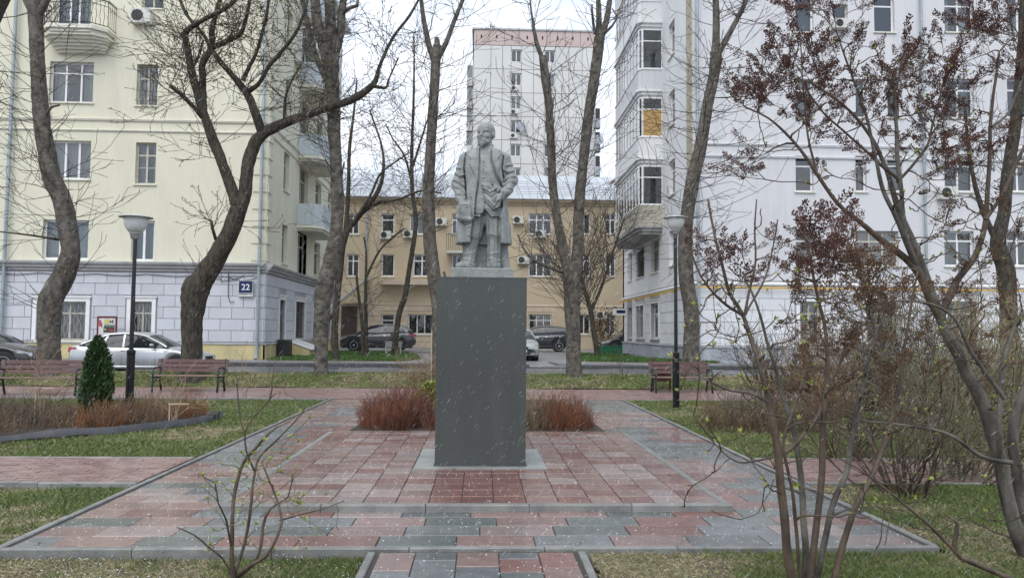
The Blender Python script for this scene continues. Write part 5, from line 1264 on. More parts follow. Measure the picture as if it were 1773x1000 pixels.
def tree(name, label, cat, group, Y, limbs, bark, twm, shoots, seed=1, buds=None, rough=.10, base_z=None, ws=.88):
    """limbs: list of [(px, py, dY, width_px), ...]; the first starts at the ground"""
    rng = random.Random(seed); W = []
    for lm in limbs: W.append([(U(a, b, Y+c), max(.012, w_*ws*.5/F*(Y+c))) for a, b, c, w_ in lm])
    p0 = W[0][0][0].copy(); zb_ = base_z if base_z is not None else (lawn_z(p0.x, Y) if Y < 24.5 else rz(Y))
    W[0].insert(0, (Vector((p0.x+.0, p0.y, zb_-.15)), W[0][0][1]*1.12))
    root = empty(name, (p0.x, p0.y, zb_), label=label, cat=cat, group=group)
    mb = MB(); SP = []
    for i, w_ in enumerate(W):
        sp = spline(w_, .10 if w_[0][1] > .06 else .16); SP.append(sp); limb_mesh(mb, sp, 14 if w_[0][1] > .08 else 8, rough if w_[0][1] > .05 else .06, seed+i, flare=.35 if i == 0 else 0)
    mb.v = [tuple(Vector(v)-root.location) for v in mb.v]
    t = mb.build('trunk', MT[bark], root, smooth=True)
    T = Segs(); B = Segs() if buds else None
    for sh in shoots:
        cfg = dict(seg=.22, wig=.10, up=.05, rmin=.0068, kids=1, p=.55, fwd=1.1, lf=(.35, .7), lv=2); cfg.update(sh.get('cfg', {})); cfg['lv'] = sh.get('lvl', 2)
        sp = SP[sh['limb']]; i0, i1 = int(len(sp)*sh.get('t0', .3)), int(len(sp)*sh.get('t1', 1))-1
        for _ in range(int(sh['n']*1.45)):
            i = rng.randint(min(i0, i1), i1); p, r = sp[i]; ax = (sp[min(i+1, len(sp)-1)][0]-sp[max(0, i-1)][0]).normalized()
            side = ax.cross(rv(rng)).normalized(); d = (side*sh.get('side', 1)+ax*sh.get('ax', .4)+Vector(sh.get('bias', (0, 0, 0)))).normalized()
            grow(T, p+side*r*.5, d, rng.uniform(*sh['len']), sh.get('r', .014), sh.get('lvl', 2), rng, cfg, B)
    if T.a: T.build('crown', MT and twm, root)
    if B and B.a: B.build('buds', buds, root)['kind'] = 'stuff'
    BG[label] = len(T.a); return root
G_T = 'bare grey barked poplars along the lane'
tree('poplar_tree', 'bare leaning tree at the far left, trunk curving before the silver car', 'tree', None, 23.0,
     [[(84, 640, 0, 42), (86, 560, 0, 40), (88, 520, 0, 44), (112, 470, 0, 40), (122, 430, 0, 34), (108, 350, .1, 35), (88, 300, .1, 34), (74, 220, .1, 30), (66, 120, .1, 26), (62, 40, .2, 26), (58, -60, .3, 26)],
      [(62, 30, .2, 16), (45, 0, .3, 12), (25, -60, .5, 9)], [(64, 30, .2, 15), (85, -10, .1, 12), (100, -80, 0, 9)], [(74, 205, .1, 7), (90, 185, -.1, 5), (103, 182, -.2, 4)], [(102, 415, .1, 5), (60, 408, -.5, 4), (10, 402, -.9, 3), (-60, 395, -1, 2)]],
     'bark_grey', 'twig', [dict(limb=0, n=34, t0=.30, t1=.95, len=(1.2, 2.9), side=1, ax=.15, bias=(.0, -.1, .12), cfg=dict(up=.035, p=.42), lvl=2), dict(limb=0, n=10, t0=.12, t1=.35, len=(.8, 1.7), bias=(-.7, 0, .3), cfg=dict(up=.03, p=.4), lvl=1), dict(limb=4, n=5, t0=.2, len=(.6, 1.4), lvl=1)], seed=3)
tree('maple_tree', 'thick dark forked tree with a burl, budding, between the lamp and number sign', 'tree', None, 22.6,
     [[(334, 655, 0, 42), (332, 600, 0, 38), (333, 545, 0, 42), (340, 500, 0, 52), (352, 482, 0, 44), (378, 440, 0, 36), (402, 395, 0, 34), (414, 360, 0, 32)],
      [(413, 365, 0, 26), (400, 325, 0, 22), (384, 280, -.1, 20), (368, 240, -.1, 19), (352, 195, -.1, 18), (342, 160, -.1, 17), (331, 120, -.1, 14), (323, 72, -.2, 12), (322, 55, -.2, 12), (355, 33, -.4, 9), (400, 8, -.5, 8), (440, -40, -.6, 6)],
      [(414, 365, 0, 26), (424, 335, .1, 25), (428, 300, .1, 24), (436, 262, .2, 24), (455, 232, .2, 22), (500, 210, .3, 18), (558, 190, .4, 14), (612, 171, .5, 15), (647, 145, .6, 11), (657, 115, .6, 7), (680, 66, .7, 6), (710, 26, .7, 5), (735, -20, .8, 4)],
      [(352, 190, -.1, 15), (351, 139, 0, 13), (351, 110, 0, 13), (366, 82, .1, 13), (367, 52, .1, 11), (376, 16, .1, 9), (395, -50, .2, 7)],
      [(455, 232, .2, 18), (443, 200, 0, 17), (432, 170, 0, 15), (417, 148, 0, 14), (397, 125, 0, 11), (374, 97, -.1, 9), (352, 60, -.1, 7), (320, 20, 0, 6), (300, -40, 0, 5)],
      [(353, 205, -.1, 11), (335, 185, -.4, 9), (315, 165, -.6, 8), (294, 148, -.8, 7)],
      [(366, 82, .1, 12), (385, 75, .0, 11), (404, 66, .0, 10), (417, 58, 0, 9), (428, 25, .1, 7), (437, -30, .2, 6)],
      [(430, 158, 0, 10), (448, 145, -.2, 9), (468, 112, -.3, 8), (505, 68, -.4, 7), (524, 30, -.5, 6), (540, -30, -.5, 5)],
      [(420, 140, 0, 9), (432, 115, -.1, 8), (445, 88, -.2, 7), (460, 32, -.2, 6), (470, -30, -.3, 5)],
      [(492, 212, .2, 6), (494, 170, .1, 5), (505, 140, 0, 4), (522, 110, 0, 3)],
      [(640, 148, .6, 8), (668, 152, .7, 6), (672, 140, .7, 4), (690, 100, .8, 3)],
      [(330, 120, -.1, 7), (343, 100, .2, 6), (352, 70, .3, 4)], [(374, 415, 0, 7), (368, 395, -.2, 6), (366, 382, -.2, 6)]],
     'bark_dark', 'twig_dark', [dict(limb=k, n=n_, t0=t0_, len=(.7, 1.9), r=.013, cfg=dict(seg=.16, wig=.13, up=.05, p=.62, bp=.55, bl=.055, br=.021), lvl=2) for k, n_, t0_ in ((1, 16, .2), (2, 18, .35), (3, 12, .2), (4, 16, .2), (5, 4, .5), (6, 9, .2), (7, 10, .2), (8, 9, .2), (9, 4, .3), (10, 5, .4), (0, 3, .88), (12, 5, .6))]+
     [dict(limb=4, n=14, t0=.1, t1=.7, len=(1.5, 3.0), bias=(.5, 0, -.2), r=.014, cfg=dict(seg=.16, up=.0, wig=.14, p=.5, bp=.6, br=.017), lvl=2), dict(limb=1, n=14, t0=.25, t1=.9, len=(1.4, 2.6), bias=(-1.1, 0, .0), r=.013, cfg=dict(seg=.16, up=.01, p=.5, bp=.6, br=.017), lvl=2), dict(limb=0, n=14, t0=.52, t1=.66, len=(.5, 1.1), bias=(-.5, 0, .9), r=.006, lvl=0)],
     seed=11, buds='tree_bud', rough=.15)
tree('poplar_tree', 'tall many-stemmed mossy trunk rising before the corner balconies', 'tree', None, 23.4,
     [[(556, 668, 0, 31), (556, 600, 0, 26), (556, 545, 0, 30), (560, 505, 0, 34), (572, 455, 0, 32), (582, 400, 0, 27), (584, 330, 0, 24), (580, 250, 0, 24), (577, 180, 0, 25), (572, 110, 0, 32), (566, 60, 0, 42)],
      [(570, 100, 0, 26), (552, 50, .1, 22), (545, 0, .2, 19), (538, -70, .2, 14)], [(572, 90, 0, 26), (572, 40, -.1, 22), (570, -10, -.1, 18), (570, -80, 0, 14)], [(574, 110, 0, 22), (588, 60, 0, 18), (592, 20, 0, 15), (600, -40, 0, 12)],
      [(592, 25, 0, 9), (605, 14, -.2, 8), (618, 10, -.3, 7), (620, 0, -.3, 5)], [(565, 140, 0, 10), (548, 100, .3, 11), (532, 40, .4, 10), (520, -20, .4, 8)]],
     'bark_pale', 'twig', [dict(limb=0, n=30, t0=.5, t1=.98, len=(.8, 2.2), bias=(0, 0, .2), cfg=dict(p=.4), lvl=2), dict(limb=1, n=10, len=(.8, 2), t0=.1), dict(limb=3, n=12, len=(.8, 2.2), t0=.1)], seed=21, rough=.16)
tree('bare_tree', 'slim dark forked tree close behind the mossy trunk, right of the yellow building', 'tree', None, 32.5,
     [[(582, 625, 0, 15), (579, 580, 0, 14), (583, 520, 0, 13), (588, 470, 0, 14), (592, 430, 0, 14), (600, 400, 0, 12)],
      [(598, 405, 0, 10), (603, 340, 0, 8), (605, 260, 0, 7), (612, 200, 0, 5), (618, 140, 0, 3)], [(600, 400, 0, 11), (625, 370, 0, 10), (655, 330, 0, 9), (664, 290, 0, 6), (660, 250, 0, 4), (640, 190, 0, 3)],
      [(628, 368, 0, 7), (655, 352, 0, 6), (690, 345, 0, 5), (730, 330, 0, 4), (765, 335, .2, 3)], [(588, 480, 0, 8), (584, 400, .2, 6), (588, 330, .2, 5), (596, 280, .2, 3)], [(600, 405, 0, 8), (640, 340, -.3, 5), (660, 300, -.4, 4), (700, 270, -.4, 3)], [(580, 540, 0, 9), (566, 560, -.1, 7), (560, 610, -.2, 6)]],
     'bark_dark', 'twig_dark', [dict(limb=k, n=n_, t0=.15, len=(.9, 2.4), r=.013, cfg=dict(seg=.2, wig=.15, rmin=.007, up=.02), lvl=2) for k, n_ in ((1, 16), (2, 18), (3, 10), (4, 8), (5, 12))], seed=31)
tree('bare_tree', 'tall thin wavering trunk, wet and speckled, in the middle of the left island', 'tree', None, 38.0,
     [[(682, 622, 0, 14), (686, 580, 0, 11), (692, 540, 0, 11), (702, 510, 0, 11), (708, 470, 0, 10), (716, 420, 0, 9), (720, 380, 0, 9), (714, 330, 0, 8), (713, 260, 0, 7), (716, 180, 0, 5), (717, 100, 0, 3), (716, 60, 0, 2)],
      [(714, 320, 0, 5), (700, 270, .2, 4), (680, 240, .4, 3), (668, 215, .4, 2)], [(714, 290, 0, 5), (730, 240, -.2, 4), (742, 200, -.2, 2)]],
     'bark_dark', 'twig_dark', [dict(limb=0, n=62, t0=.42, t1=.97, len=(.9, 2.7), r=.014, ax=.5, cfg=dict(rmin=.008, wig=.12, p=.45), lvl=2), dict(limb=1, n=8, len=(.8, 1.8)), dict(limb=2, n=8, len=(.8, 1.8))], seed=41)
tree('bare_tree', 'short crooked sapling standing nearest the SUV bonnet on the left island', 'tree', None, 36.0,
     [[(629, 624, 0, 8), (627, 560, 0, 7), (622, 520, 0, 6), (618, 485, 0, 5), (618, 460, 0, 3)]], 'bark_dark', 'twig_dark', [dict(limb=0, n=8, t0=.4, len=(.5, 1.6), r=.012, cfg=dict(rmin=.008))], seed=51)
tree('bare_tree', 'small twin sapling with arching side twigs before the SUV door', 'tree', None, 37.0,
     [[(635, 612, 0, 8), (634, 560, 0, 7), (633, 500, 0, 6), (634, 440, 0, 4), (630, 410, 0, 3)], [(634, 480, 0, 5), (660, 430, 0, 4), (700, 395, 0, 3)]], 'bark_dark', 'twig_dark', [dict(limb=0, n=12, t0=.3, len=(.6, 2.2), r=.012, cfg=dict(rmin=.008)), dict(limb=1, n=10, t0=.1, len=(.6, 2.0), r=.012, cfg=dict(rmin=.008))], seed=52)
tree('poplar_tree', 'straight trunk with a sawn forked top, just left of the statue', 'tree', G_T, 23.2,
     [[(763, 690, 0, 30), (760, 620, 0, 28), (760, 540, 0, 28), (752, 480, 0, 28), (744, 420, 0, 26), (742, 340, 0, 24), (746, 250, 0, 20), (751, 170, 0, 19), (755, 100, 0, 19), (757, 78, 0, 16)],
      [(752, 105, 0, 15), (742, 75, 0, 11), (733, 30, 0, 9), (728, -10, 0, 8), (722, -60, 0, 7)], [(758, 100, 0, 14), (772, 75, 0, 10), (787, 35, 0, 9), (798, 8, 0, 8), (815, -30, 0, 7), (840, -80, 0, 5)], [(755, 100, 0, 12), (757, 78, 0, 12), (756, 66, 0, 9)], [(766, 530, 0, 8), (775, 500, -.2, 7), (768, 470, -.3, 5)]],
     'bark_grey', 'twig', [dict(limb=0, n=34, t0=.45, t1=.97, len=(1.0, 2.8), side=1, ax=.35, cfg=dict(wig=.07, up=.06, p=.35), lvl=2), dict(limb=1, n=12, t0=.2, len=(.8, 2.2)), dict(limb=2, n=14, t0=.2, len=(.8, 2.4))], seed=61)
tree('poplar_tree', 'big twin stemmed trunk splitting low, right of the pedestal', 'tree', G_T, 23.2,
     [[(994, 668, 0, 34), (993, 620, 0, 29), (992, 570, 0, 29), (991, 520, 0, 34), (990, 480, 0, 36), (988, 455, 0, 30)],
      [(984, 478, 0, 22), (975, 430, 0, 19), (965, 380, 0, 18), (957, 320, 0, 16), (954, 250, 0, 16), (950, 180, 0, 16), (944, 130, 0, 18), (940, 98, 0, 16)],
      [(996, 478, 0, 24), (1001, 420, 0, 22), (1003, 350, 0, 21), (1010, 280, 0, 20), (1019, 200, 0, 20), (1030, 130, 0, 21), (1038, 65, 0, 22)],
      [(942, 112, 0, 10), (933, 85, 0, 8), (926, 60, 0, 7), (920, 20, 0, 4), (915, -30, 0, 3)], [(1036, 75, 0, 14), (1037, 40, 0, 12), (1036, 0, 0, 10), (1034, -60, 0, 8)], [(1038, 75, 0, 14), (1050, 35, 0, 12), (1056, 0, 0, 10), (1066, -60, 0, 8)], [(1030, 60, 0, 7), (1026, 30, -.2, 5), (1025, 8, -.2, 4)],
      [(1044, 60, 0, 7), (1060, 45, -.3, 5), (1068, 28, -.3, 4), (1060, 15, -.3, 3)], [(980, 472, 0, 10), (950, 462, -.3, 8), (925, 450, -.5, 7), (908, 432, -.6, 4), (896, 405, -.6, 3)]],
     'bark_grey', 'twig', [dict(limb=1, n=20, t0=.25, len=(1.0, 3.0), cfg=dict(wig=.07, up=.05, p=.35)), dict(limb=2, n=22, t0=.25, len=(1.0, 3.0), cfg=dict(wig=.07, up=.05, p=.35)), dict(limb=3, n=8, t0=.1, len=(.8, 2.2)), dict(limb=4, n=7, t0=.2, len=(.8, 2)), dict(limb=5, n=7, t0=.2, len=(.8, 2)), dict(limb=8, n=8, t0=.3, len=(.5, 1.2)),
      dict(limb=0, n=34, t0=.55, t1=.9, len=(1.0, 2.4), ax=.9, r=.010, cfg=dict(wig=.05, up=.05, p=.3), lvl=1)], seed=71, rough=.13)
tree('bare_tree', 'slender leaning tree with a fan of fine twigs on the right island', 'tree', None, 38.5,
     [[(1036, 622, 0, 13), (1031, 590, 0, 11), (1026, 560, 0, 10), (1022, 535, 0, 10), (1012, 500, 0, 7), (1000, 460, 0, 5)], [(1022, 540, 0, 8), (1040, 500, 0, 6), (1060, 440, 0, 4), (1080, 380, 0, 3)]],
     'bark_dark', 'twig', [dict(limb=0, n=40, t0=.55, t1=1, len=(2.2, 5.2), side=.9, ax=.7, r=.017, bias=(.1, 0, .55), cfg=dict(wig=.05, up=.02, seg=.35, rmin=.009, p=.42), lvl=2), dict(limb=1, n=30, len=(1.5, 4.2), ax=.7, r=.015, bias=(0, 0, .4), cfg=dict(wig=.05, up=.02, seg=.35, rmin=.009, p=.4), lvl=2)], seed=81)
tree('poplar_tree', 'grey trunk curving up behind the right lamp, forked near the top', 'tree', G_T, 22.9,
     [[(1198, 655, 0, 37), (1197, 600, 0, 32), (1197, 540, 0, 30), (1188, 480, 0, 30), (1186, 420, 0, 28), (1190, 370, 0, 26), (1200, 310, 0, 28), (1214, 250, 0, 25), (1224, 190, 0, 23), (1236, 130, 0, 22), (1240, 90, 0, 24)],
      [(1239, 95, 0, 18), (1240, 50, 0, 14), (1239, 0, 0, 13), (1236, -70, 0, 10)], [(1244, 92, 0, 15), (1262, 60, 0, 11), (1283, 20, 0, 10), (1305, -30, 0, 8), (1325, -80, 0, 6)]],
     'bark_grey', 'twig', [dict(limb=0, n=56, t0=.3, t1=.98, len=(1.0, 3.0), side=1, ax=.2, cfg=dict(wig=.08, up=.03, p=.36), lvl=2), dict(limb=1, n=14, len=(.8, 2.4)), dict(limb=2, n=18, len=(.8, 2.4))], seed=91)
tree('dark_tree', 'dark wet trunk at the far right edge behind the big shrub', 'tree', None, 22.0,
     [[(1752, 660, 0, 36), (1748, 600, 0, 34), (1745, 520, 0, 32), (1742, 470, 0, 34), (1728, 420, 0, 28), (1738, 370, 0, 24), (1745, 300, 0, 24), (1760, 200, 0, 22), (1770, 80, 0, 18), (1775, -50, 0, 16)], [(1732, 430, 0, 14), (1700, 360, 0, 10), (1680, 280, 0, 7), (1670, 180, 0, 5)]],
     'bark_dark', 'twig', [dict(limb=0, n=30, t0=.3, len=(1, 3)), dict(limb=1, n=14, len=(.8, 2.2))], seed=93)
# a trunk whose crown hangs in at the upper left corner
tree('spruce_stub', 'dark rough bough entering at the top left corner above the drainpipe', 'tree', None, 14.0, [[(-95, 560, 0, 40), (-90, 300, 0, 36), (-60, 120, 0, 36), (-20, 40, 0, 34), (12, -25, 0, 30), (40, -80, 0, 24)]], 'bark_dark', 'twig', [dict(limb=0, n=16, t0=.5, len=(.6, 1.6), lvl=1, bias=(.4, 0, 0))], seed=95, base_z=-.05)
# ivy-like dark shrub against the ochre wall
def thicket(name, label, x, y, z, n, h, spread, m, seed, cfg=None, cat='shrub', r=.010, lvl=1, group=None, up0=1.4, kx=1, bud=None, col=None, xr=.25):
    rng = random.Random(seed); T = Segs(); B = Segs() if bud else None; root = empty(name, (x, y, z), label=label, cat=cat, group=group)
    c = dict(seg=.12, wig=.09, up=.03, rmin=.004, kids=1, p=.4, fwd=1.3, lf=(.3, .6), lv=lvl); c.update(cfg or {}); c['lv'] = lvl
    cc = []
    for _ in range(n):
        bx, by = rng.gauss(0, xr)*kx, rng.gauss(0, xr); d = Vector((bx*spread/xr*.5+rng.gauss(0, .25)*spread, by*spread/xr*.5+rng.gauss(0, .25)*spread, up0)).normalized(); k0 = len(T.a)
        grow(T, Vector((x+bx, y+by, z-.03)), d, h*rng.uniform(.6, 1.1), r*rng.uniform(.7, 1.1), lvl, rng, c, B)
        if col: k = rng.random(); g = col[0] if rng.random() < .5 else col[1]; cc += [tuple(q*(.7+.6*k) for q in g)]*(len(T.a)-k0)
    o = T.build('stems', m, root, col=cc if col else None)
    if B and B.a: B.build('leaf_buds', bud, root)['kind'] = 'stuff'
    BG[label] = len(T.a); return root
thicket('shrub', 'reddish brown upright shrub against the ochre wall beside a small window', cx_at(1045, 57), 57, .34, 26, 3.0, .35, 'twig_tan', 5, dict(seg=.3, rmin=.014, p=.6, bp=.8, br=.05, bl=.12), r=.03, lvl=2, bud='twig_red')
# dry pale hydrangea with its stake left of the pedestal
q = U(745, 678, 22.4)
hy = thicket('dry_shrub', 'pale dry drooping bush tied to a stake at the left edge of the pedestal', q.x-.1, 22.6, .2, 60, 1.15, .5, 'twig_tan', 8, dict(seg=.09, wig=.22, up=-.08, rmin=.005, p=.4), r=.008, lvl=1)
MB().tube([(.12, -.1, -.1), (.11, -.1, 1.45)], .018, 6).build('stake', MT['stake'], hy)

# ================================================================== BEDS
def red_clump(label, x0, x1, ya, yb, n, h, seed, cols, hf=None, name='red_twig_shrub', group=None, m='twig_red', wig=.06, spread=.35, rmin=.0022, r=.0036, p=.75, lvl=1):
    rng = random.Random(seed); T = Segs(); cc = []; root = empty(name, ((x0+x1)/2, (ya+yb)/2, 0), label=label, cat='shrub', group=group)
    cfg = dict(seg=.075, wig=wig*1.6, up=.05, rmin=rmin, kids=1, p=p, fwd=1.5, lf=(.25, .5), lv=lvl)
    for _ in range(n):
        u_, v_ = rng.random()*2-1, rng.random()*2-1
        if u_*u_+v_*v_ > 1.1: continue
        x = (x0+x1)/2+u_*(x1-x0)/2; y = (ya+yb)/2+v_*(yb-ya)/2; hh_ = h*(1-.42*(u_*u_+v_*v_)**1.3)*rng.choice([rng.uniform(.45, .8), rng.uniform(.7, 1.18)])*(1+.35*mnoise.noise(Vector((x*2.6, y*2.6, seed*3.1))))
        d = Vector((u_*spread+rng.gauss(0, .26), v_*spread+rng.gauss(0, .26), 1)).normalized(); k0 = len(T.a)
        grow(T, Vector((x-d.x*.1, y-d.y*.1, 0)), d, hh_, r, lvl, rng, cfg); f = mnoise.noise(Vector((x*1.6, y*1.6, seed)))+rng.gauss(0, .25); a = cols[0] if f > .08 else cols[1]; k = rng.uniform(.65, 1.35)
        cc += [tuple(q*k for q in a)]*(len(T.a)-k0)
    T.build('stems', m, root, col=cc); BG[label] = len(T.a); return root
RC = ((1.9, 1.5, .95), (1.15, 1.0, 1.0))
def px_at(p, Y): return U(p, 650, Y).x
red_clump('dense mound of red twigs at the left of the planting bed behind the pedestal', px_at(620, 13), px_at(742, 13), 12.35, 14.4, 1500, .60, 4, RC)
red_clump('lower tangle of dark red twigs between the big mound and the pedestal', px_at(722, 13), px_at(800, 13), 12.3, 13.8, 420, .40, 5, RC)
red_clump('mound of orange red twigs at the right of the planting bed behind the pedestal', px_at(925, 13), px_at(1030, 13), 12.35, 14.2, 1050, .50, 6, ((1.9, 1.6, 1.0), (1.3, 1.2, 1.1)))
red_clump('tan grassy twigs beside the pedestal in the right half of the bed', px_at(895, 13), px_at(958, 13), 12.3, 14.6, 500, .52, 7, ((2.1, 3.6, 3.0), (1.3, 2.2, 2.0)), m='twig_red')
def leafy(name, label, x, y, z, rx, ry, hz, n, size, m, cols, seed, shape='mound', cat='shrub'):
    rng = np.random.default_rng(seed); root = empty(name, (x, y, z), label=label, cat=cat)
    h_ = rng.random(n); a = rng.random(n)*2*PI
    if shape == 'cone': prof = np.interp(h_, [0, .12, .4, .7, .9, 1], [.72, .95, 1, .78, .42, .05])
    else: prof = np.sqrt(np.clip(1-h_**2, 0, 1))
    rr = prof*(.55+.45*rng.random(n)**.4); lump = 1+.16*np.sin(a*5+h_*9)+.10*np.sin(a*11-h_*17)+rng.normal(0, .04, n); rr = rr*lump
    c = np.c_[np.cos(a)*rr*rx, np.sin(a)*rr*ry, h_*hz]; d = np.c_[np.cos(a)*.55+rng.normal(0, .3, n), np.sin(a)*.55+rng.normal(0, .3, n), .8+rng.normal(0, .25, n)]; d /= np.linalg.norm(d, axis=1, keepdims=True)
    s = np.cross(d, rng.normal(0, 1, (n, 3))); s /= np.linalg.norm(s, axis=1, keepdims=True); L_ = size*rng.uniform(.6, 1.4, (n, 1)); w_ = L_*.24
    V = np.stack([c, c+d*L_*.45+s*w_, c+d*L_, c+d*L_*.45-s*w_], 1).reshape(-1, 3); Fq = (np.arange(n)*4)[:, None]+np.array([0, 1, 2, 3])
    t = rng.random((n, 1)); col = np.array(cols[0])*(1-t)+np.array(cols[1])*t
    o = link('foliage', mesh_np('foliage', V, Fq, MT[m], col=np.repeat(col, 4, 0)), root); o['kind'] = 'stuff'
    MB().tube([(0, 0, -.1), (0.02, 0, hz*.5), (0, 0.01, hz*.95)], [.035, .02, .005], 7).build('stem', MT['bark_dark'], root); return root
tx = px_at(168, 13.6); leafy('thuja', 'green conical thuja shrub between the two left benches', tx, 13.6, -.05, .225, .225, U(168, 583, 13.6).z+.03, 9000, .062, 'thuja', ((.8, .8, .8), (1.9, 1.5, 1.3)), 3, 'cone', 'shrub')
leafy('small_shrub', 'small yellow green leafy shrub touching the left side of the pedestal', px_at(745, 13.6), 13.9, .2, .26, .22, .48, 1500, .06, 'bud', ((1, 1, 1), (1, 1, 1)), 4)
red_clump('brown leafless hedge filling the left part of the flower bed', -9.6, -6.9, 10.8, 15.0, 2600, .43, 14, ((1.5, 2.2, 2.1), (.9, 1.5, 1.5)), name='hedge_shrub', p=.7, wig=.12)
red_clump('brown leafless hedge at the far left of the flower bed', -13.5, -9.3, 10.6, 15.4, 2100, .43, 15, ((1.5, 2.2, 2.1), (.9, 1.5, 1.5)), name='hedge_shrub', p=.7, wig=.12)
red_clump('brown hedge with reddish tips right of the lamp in the flower bed', -7.3, -5.4, 12.5, 15.4, 1500, .42, 16, ((1.9, 2.5, 2.0), (1.2, 1.9, 1.8)), name='hedge_shrub', p=.7, wig=.10)
red_clump('glowing orange twig clump below the thuja', px_at(140, 13.0), px_at(225, 13.0), 12.5, 13.6, 520, .42, 17, ((2.3, 2.1, 1.2), (1.5, 1.7, 1.3)), name='orange_twig_shrub')
red_clump('orange twig clump at the right tip of the flower bed', px_at(300, 14.5), px_at(352, 14.5), 13.9, 15.2, 300, .42, 18, ((2.3, 2.1, 1.1), (1.5, 1.7, 1.2)), name='orange_twig_shrub')
# plastic edging strip round the bed, buckled
mb = MB(); pts = [(-14, 9.9), (-11, 10.0), (-9.2, 10.15), (-8.2, 10.35), (-7.3, 10.9), (-6.6, 11.6), (-5.9, 12.2), (-5.5, 12.7), (-5.15, 13.1), (-4.85, 13.9), (-4.8, 14.6)]
sp = spline([(Vector((a, b, 0)), .01) for a, b in pts], .12); n = len(sp); vs = []
for i, (p, _) in enumerate(sp):
    t = (sp[min(i+1, n-1)][0]-sp[max(i-1, 0)][0]).normalized(); nn_ = Vector((-t.y, t.x, 0)); wob = .12*mnoise.noise(Vector((i*.21, 0, 0))); hh_ = .085+.10*mnoise.noise(Vector((i*.17, 4, 0))); ln_ = .04+.12*max(0, mnoise.noise(Vector((i*.11, 9, 0))))
    vs += [(p.x, p.y+wob, -.10), (p.x-nn_.x*ln_, p.y+wob-nn_.y*ln_, hh_), (p.x-nn_.x*ln_+.0, p.y+.012+wob-nn_.y*ln_, hh_), (p.x, p.y+.012+wob, -.10)]
mb.add(vs, [(4*i+k, 4*i+4+k, 4*i+5+k, 4*i+1+k) for i in range(n-1) for k in range(3)])
tag(mb.build('edging_strip', MT['edging'], smooth=True), 'buckled grey plastic edging strip along the front of the flower bed', 'edging')
# sapling supports with a pale crossbar, thin saplings
def sapling(px, py, Y, h, label, cross=None, seed=1, m='twig_tan', n=5):
    g = G(px, py, -.04); rng = random.Random(seed); T = Segs(); root = empty('sapling', (g.x, g.y, -.04), label=label, cat='sapling'); cfg = dict(seg=.1, wig=.08, up=.03, rmin=.005, kids=1, p=.5, fwd=1.3, lf=(.4, .7), lv=2)
    for k in range(n): grow(T, g+Vector((rng.gauss(0, .03), rng.gauss(0, .03), 0)), Vector((rng.gauss(0, .25), rng.gauss(0, .25), 1)).normalized(), h*rng.uniform(.6, 1), .010, 2, rng, cfg)
    T.build('stems', m, root)
    if cross:
        MB().tube([(-.12, 0, 0), (-.12, 0, cross)], .012, 6).build('stake', MT['stake'], root); MB().box(-.14, -.010, cross-.012, .20, .010, cross+.012).build('crossbar', MT['stake'], root, (0, 0, 0), (0, rng.uniform(-.0, .0), 0))
sapling(305, 738, 13, 1.05, 'thin sapling tied to a staked pale crossbar at the front of the flower bed', .38, 3)
sapling(72, 735, 13.4, 1.3, 'thin forked sapling with a pale crossbar before the leftmost bench', .62, 4)
sapling(238, 700, 15, 1.0, 'weak pale sapling just right of the left lamp post', None, 6, n=3)
sapling(820, 660, 24, 1.0, 'small bare sapling on the berm', None, 7, n=2) if False else None
sapling(1080, 672, 22.2, 1.5, 'spindly bare sapling on the back lawn between twin trunk and right bench', None, 9, n=3, m='twig')
sapling(425, 695, 17, 1.2, 'spindly pale sapling on the lawn right of the second bench', None, 10, n=3)
# ================================================================== FOREGROUND SHRUBS
def bud_mesh(seed, big=1.0):
    rng = random.Random(seed); mb = MB(); n = rng.choice([4, 5, 6])
    for k in range(n):
        a = 2*PI*k/n+rng.uniform(-.3, .3); op = rng.uniform(.15, .6) if k else .05; L_ = rng.uniform(.018, .030)*big; w_ = L_*.26
        d = Vector((math.cos(a)*op, math.sin(a)*op, 1)).normalized(); s = Vector((-math.sin(a), math.cos(a), 0)); o = Vector((math.cos(a), math.sin(a), 0))
        p = Vector((0, 0, -.002)); mb.add([p, p+d*L_*.4+s*w_-o*.001, p+d*L_*.45+o*w_*.7, p+d*L_*.4-s*w_-o*.001, p+d*L_+o*L_*.15], [(0, 1, 2), (0, 2, 3), (1, 4, 2), (2, 4, 3), (0, 3, 1), (1, 3, 4)])
    return mb.mesh('bud', MT['bud'])
BUDS = [bud_mesh(k, b) for k, b in enumerate((1, 1.2, .8, 1.4, .6, 1.0))]
def panicle_mesh(seed, m, L_=.15, n=60):
    rng = random.Random(seed); mb = MB(); ax = [Vector((0, 0, 0))]; d = Vector((0, 0, 1))
    for i in range(8): d = (d+rv(rng, .08)).normalized(); ax.append(ax[-1]+d*L_/8)
    mb.tube(ax, [.0022-.00018*i for i in range(9)], 3)
    for i in range(n):
        t = rng.random()**.9; j = min(7, int(t*8)); p0 = ax[j].lerp(ax[j+1], t*8-j); a = rng.random()*2*PI; side = Vector((math.cos(a), math.sin(a), .55)).normalized(); rl = (1-t*.75)*L_*.26*rng.uniform(.3, 1)
        p = p0+side*rl; dd = (side+Vector((0, 0, .7))+rv(rng, .3)).normalized(); s = dd.cross(Vector((.3, .5, .1))).normalized(); u_ = dd.cross(s); l_ = rng.uniform(.011, .019); w_ = l_*.30
        mb.add([p, p+dd*l_*.5+s*w_, p+dd*l_*.5+u_*w_, p+dd*l_*.5-s*w_, p+dd*l_*.5-u_*w_, p+dd*l_], [(0, 1, 2), (0, 2, 3), (0, 3, 4), (0, 4, 1), (5, 2, 1), (5, 3, 2), (5, 4, 3), (5, 1, 4)])
        if i % 3 == 0: mb.tube([p0, p], .0009, 3, False)
    return mb.mesh('seed_head', MT[m])
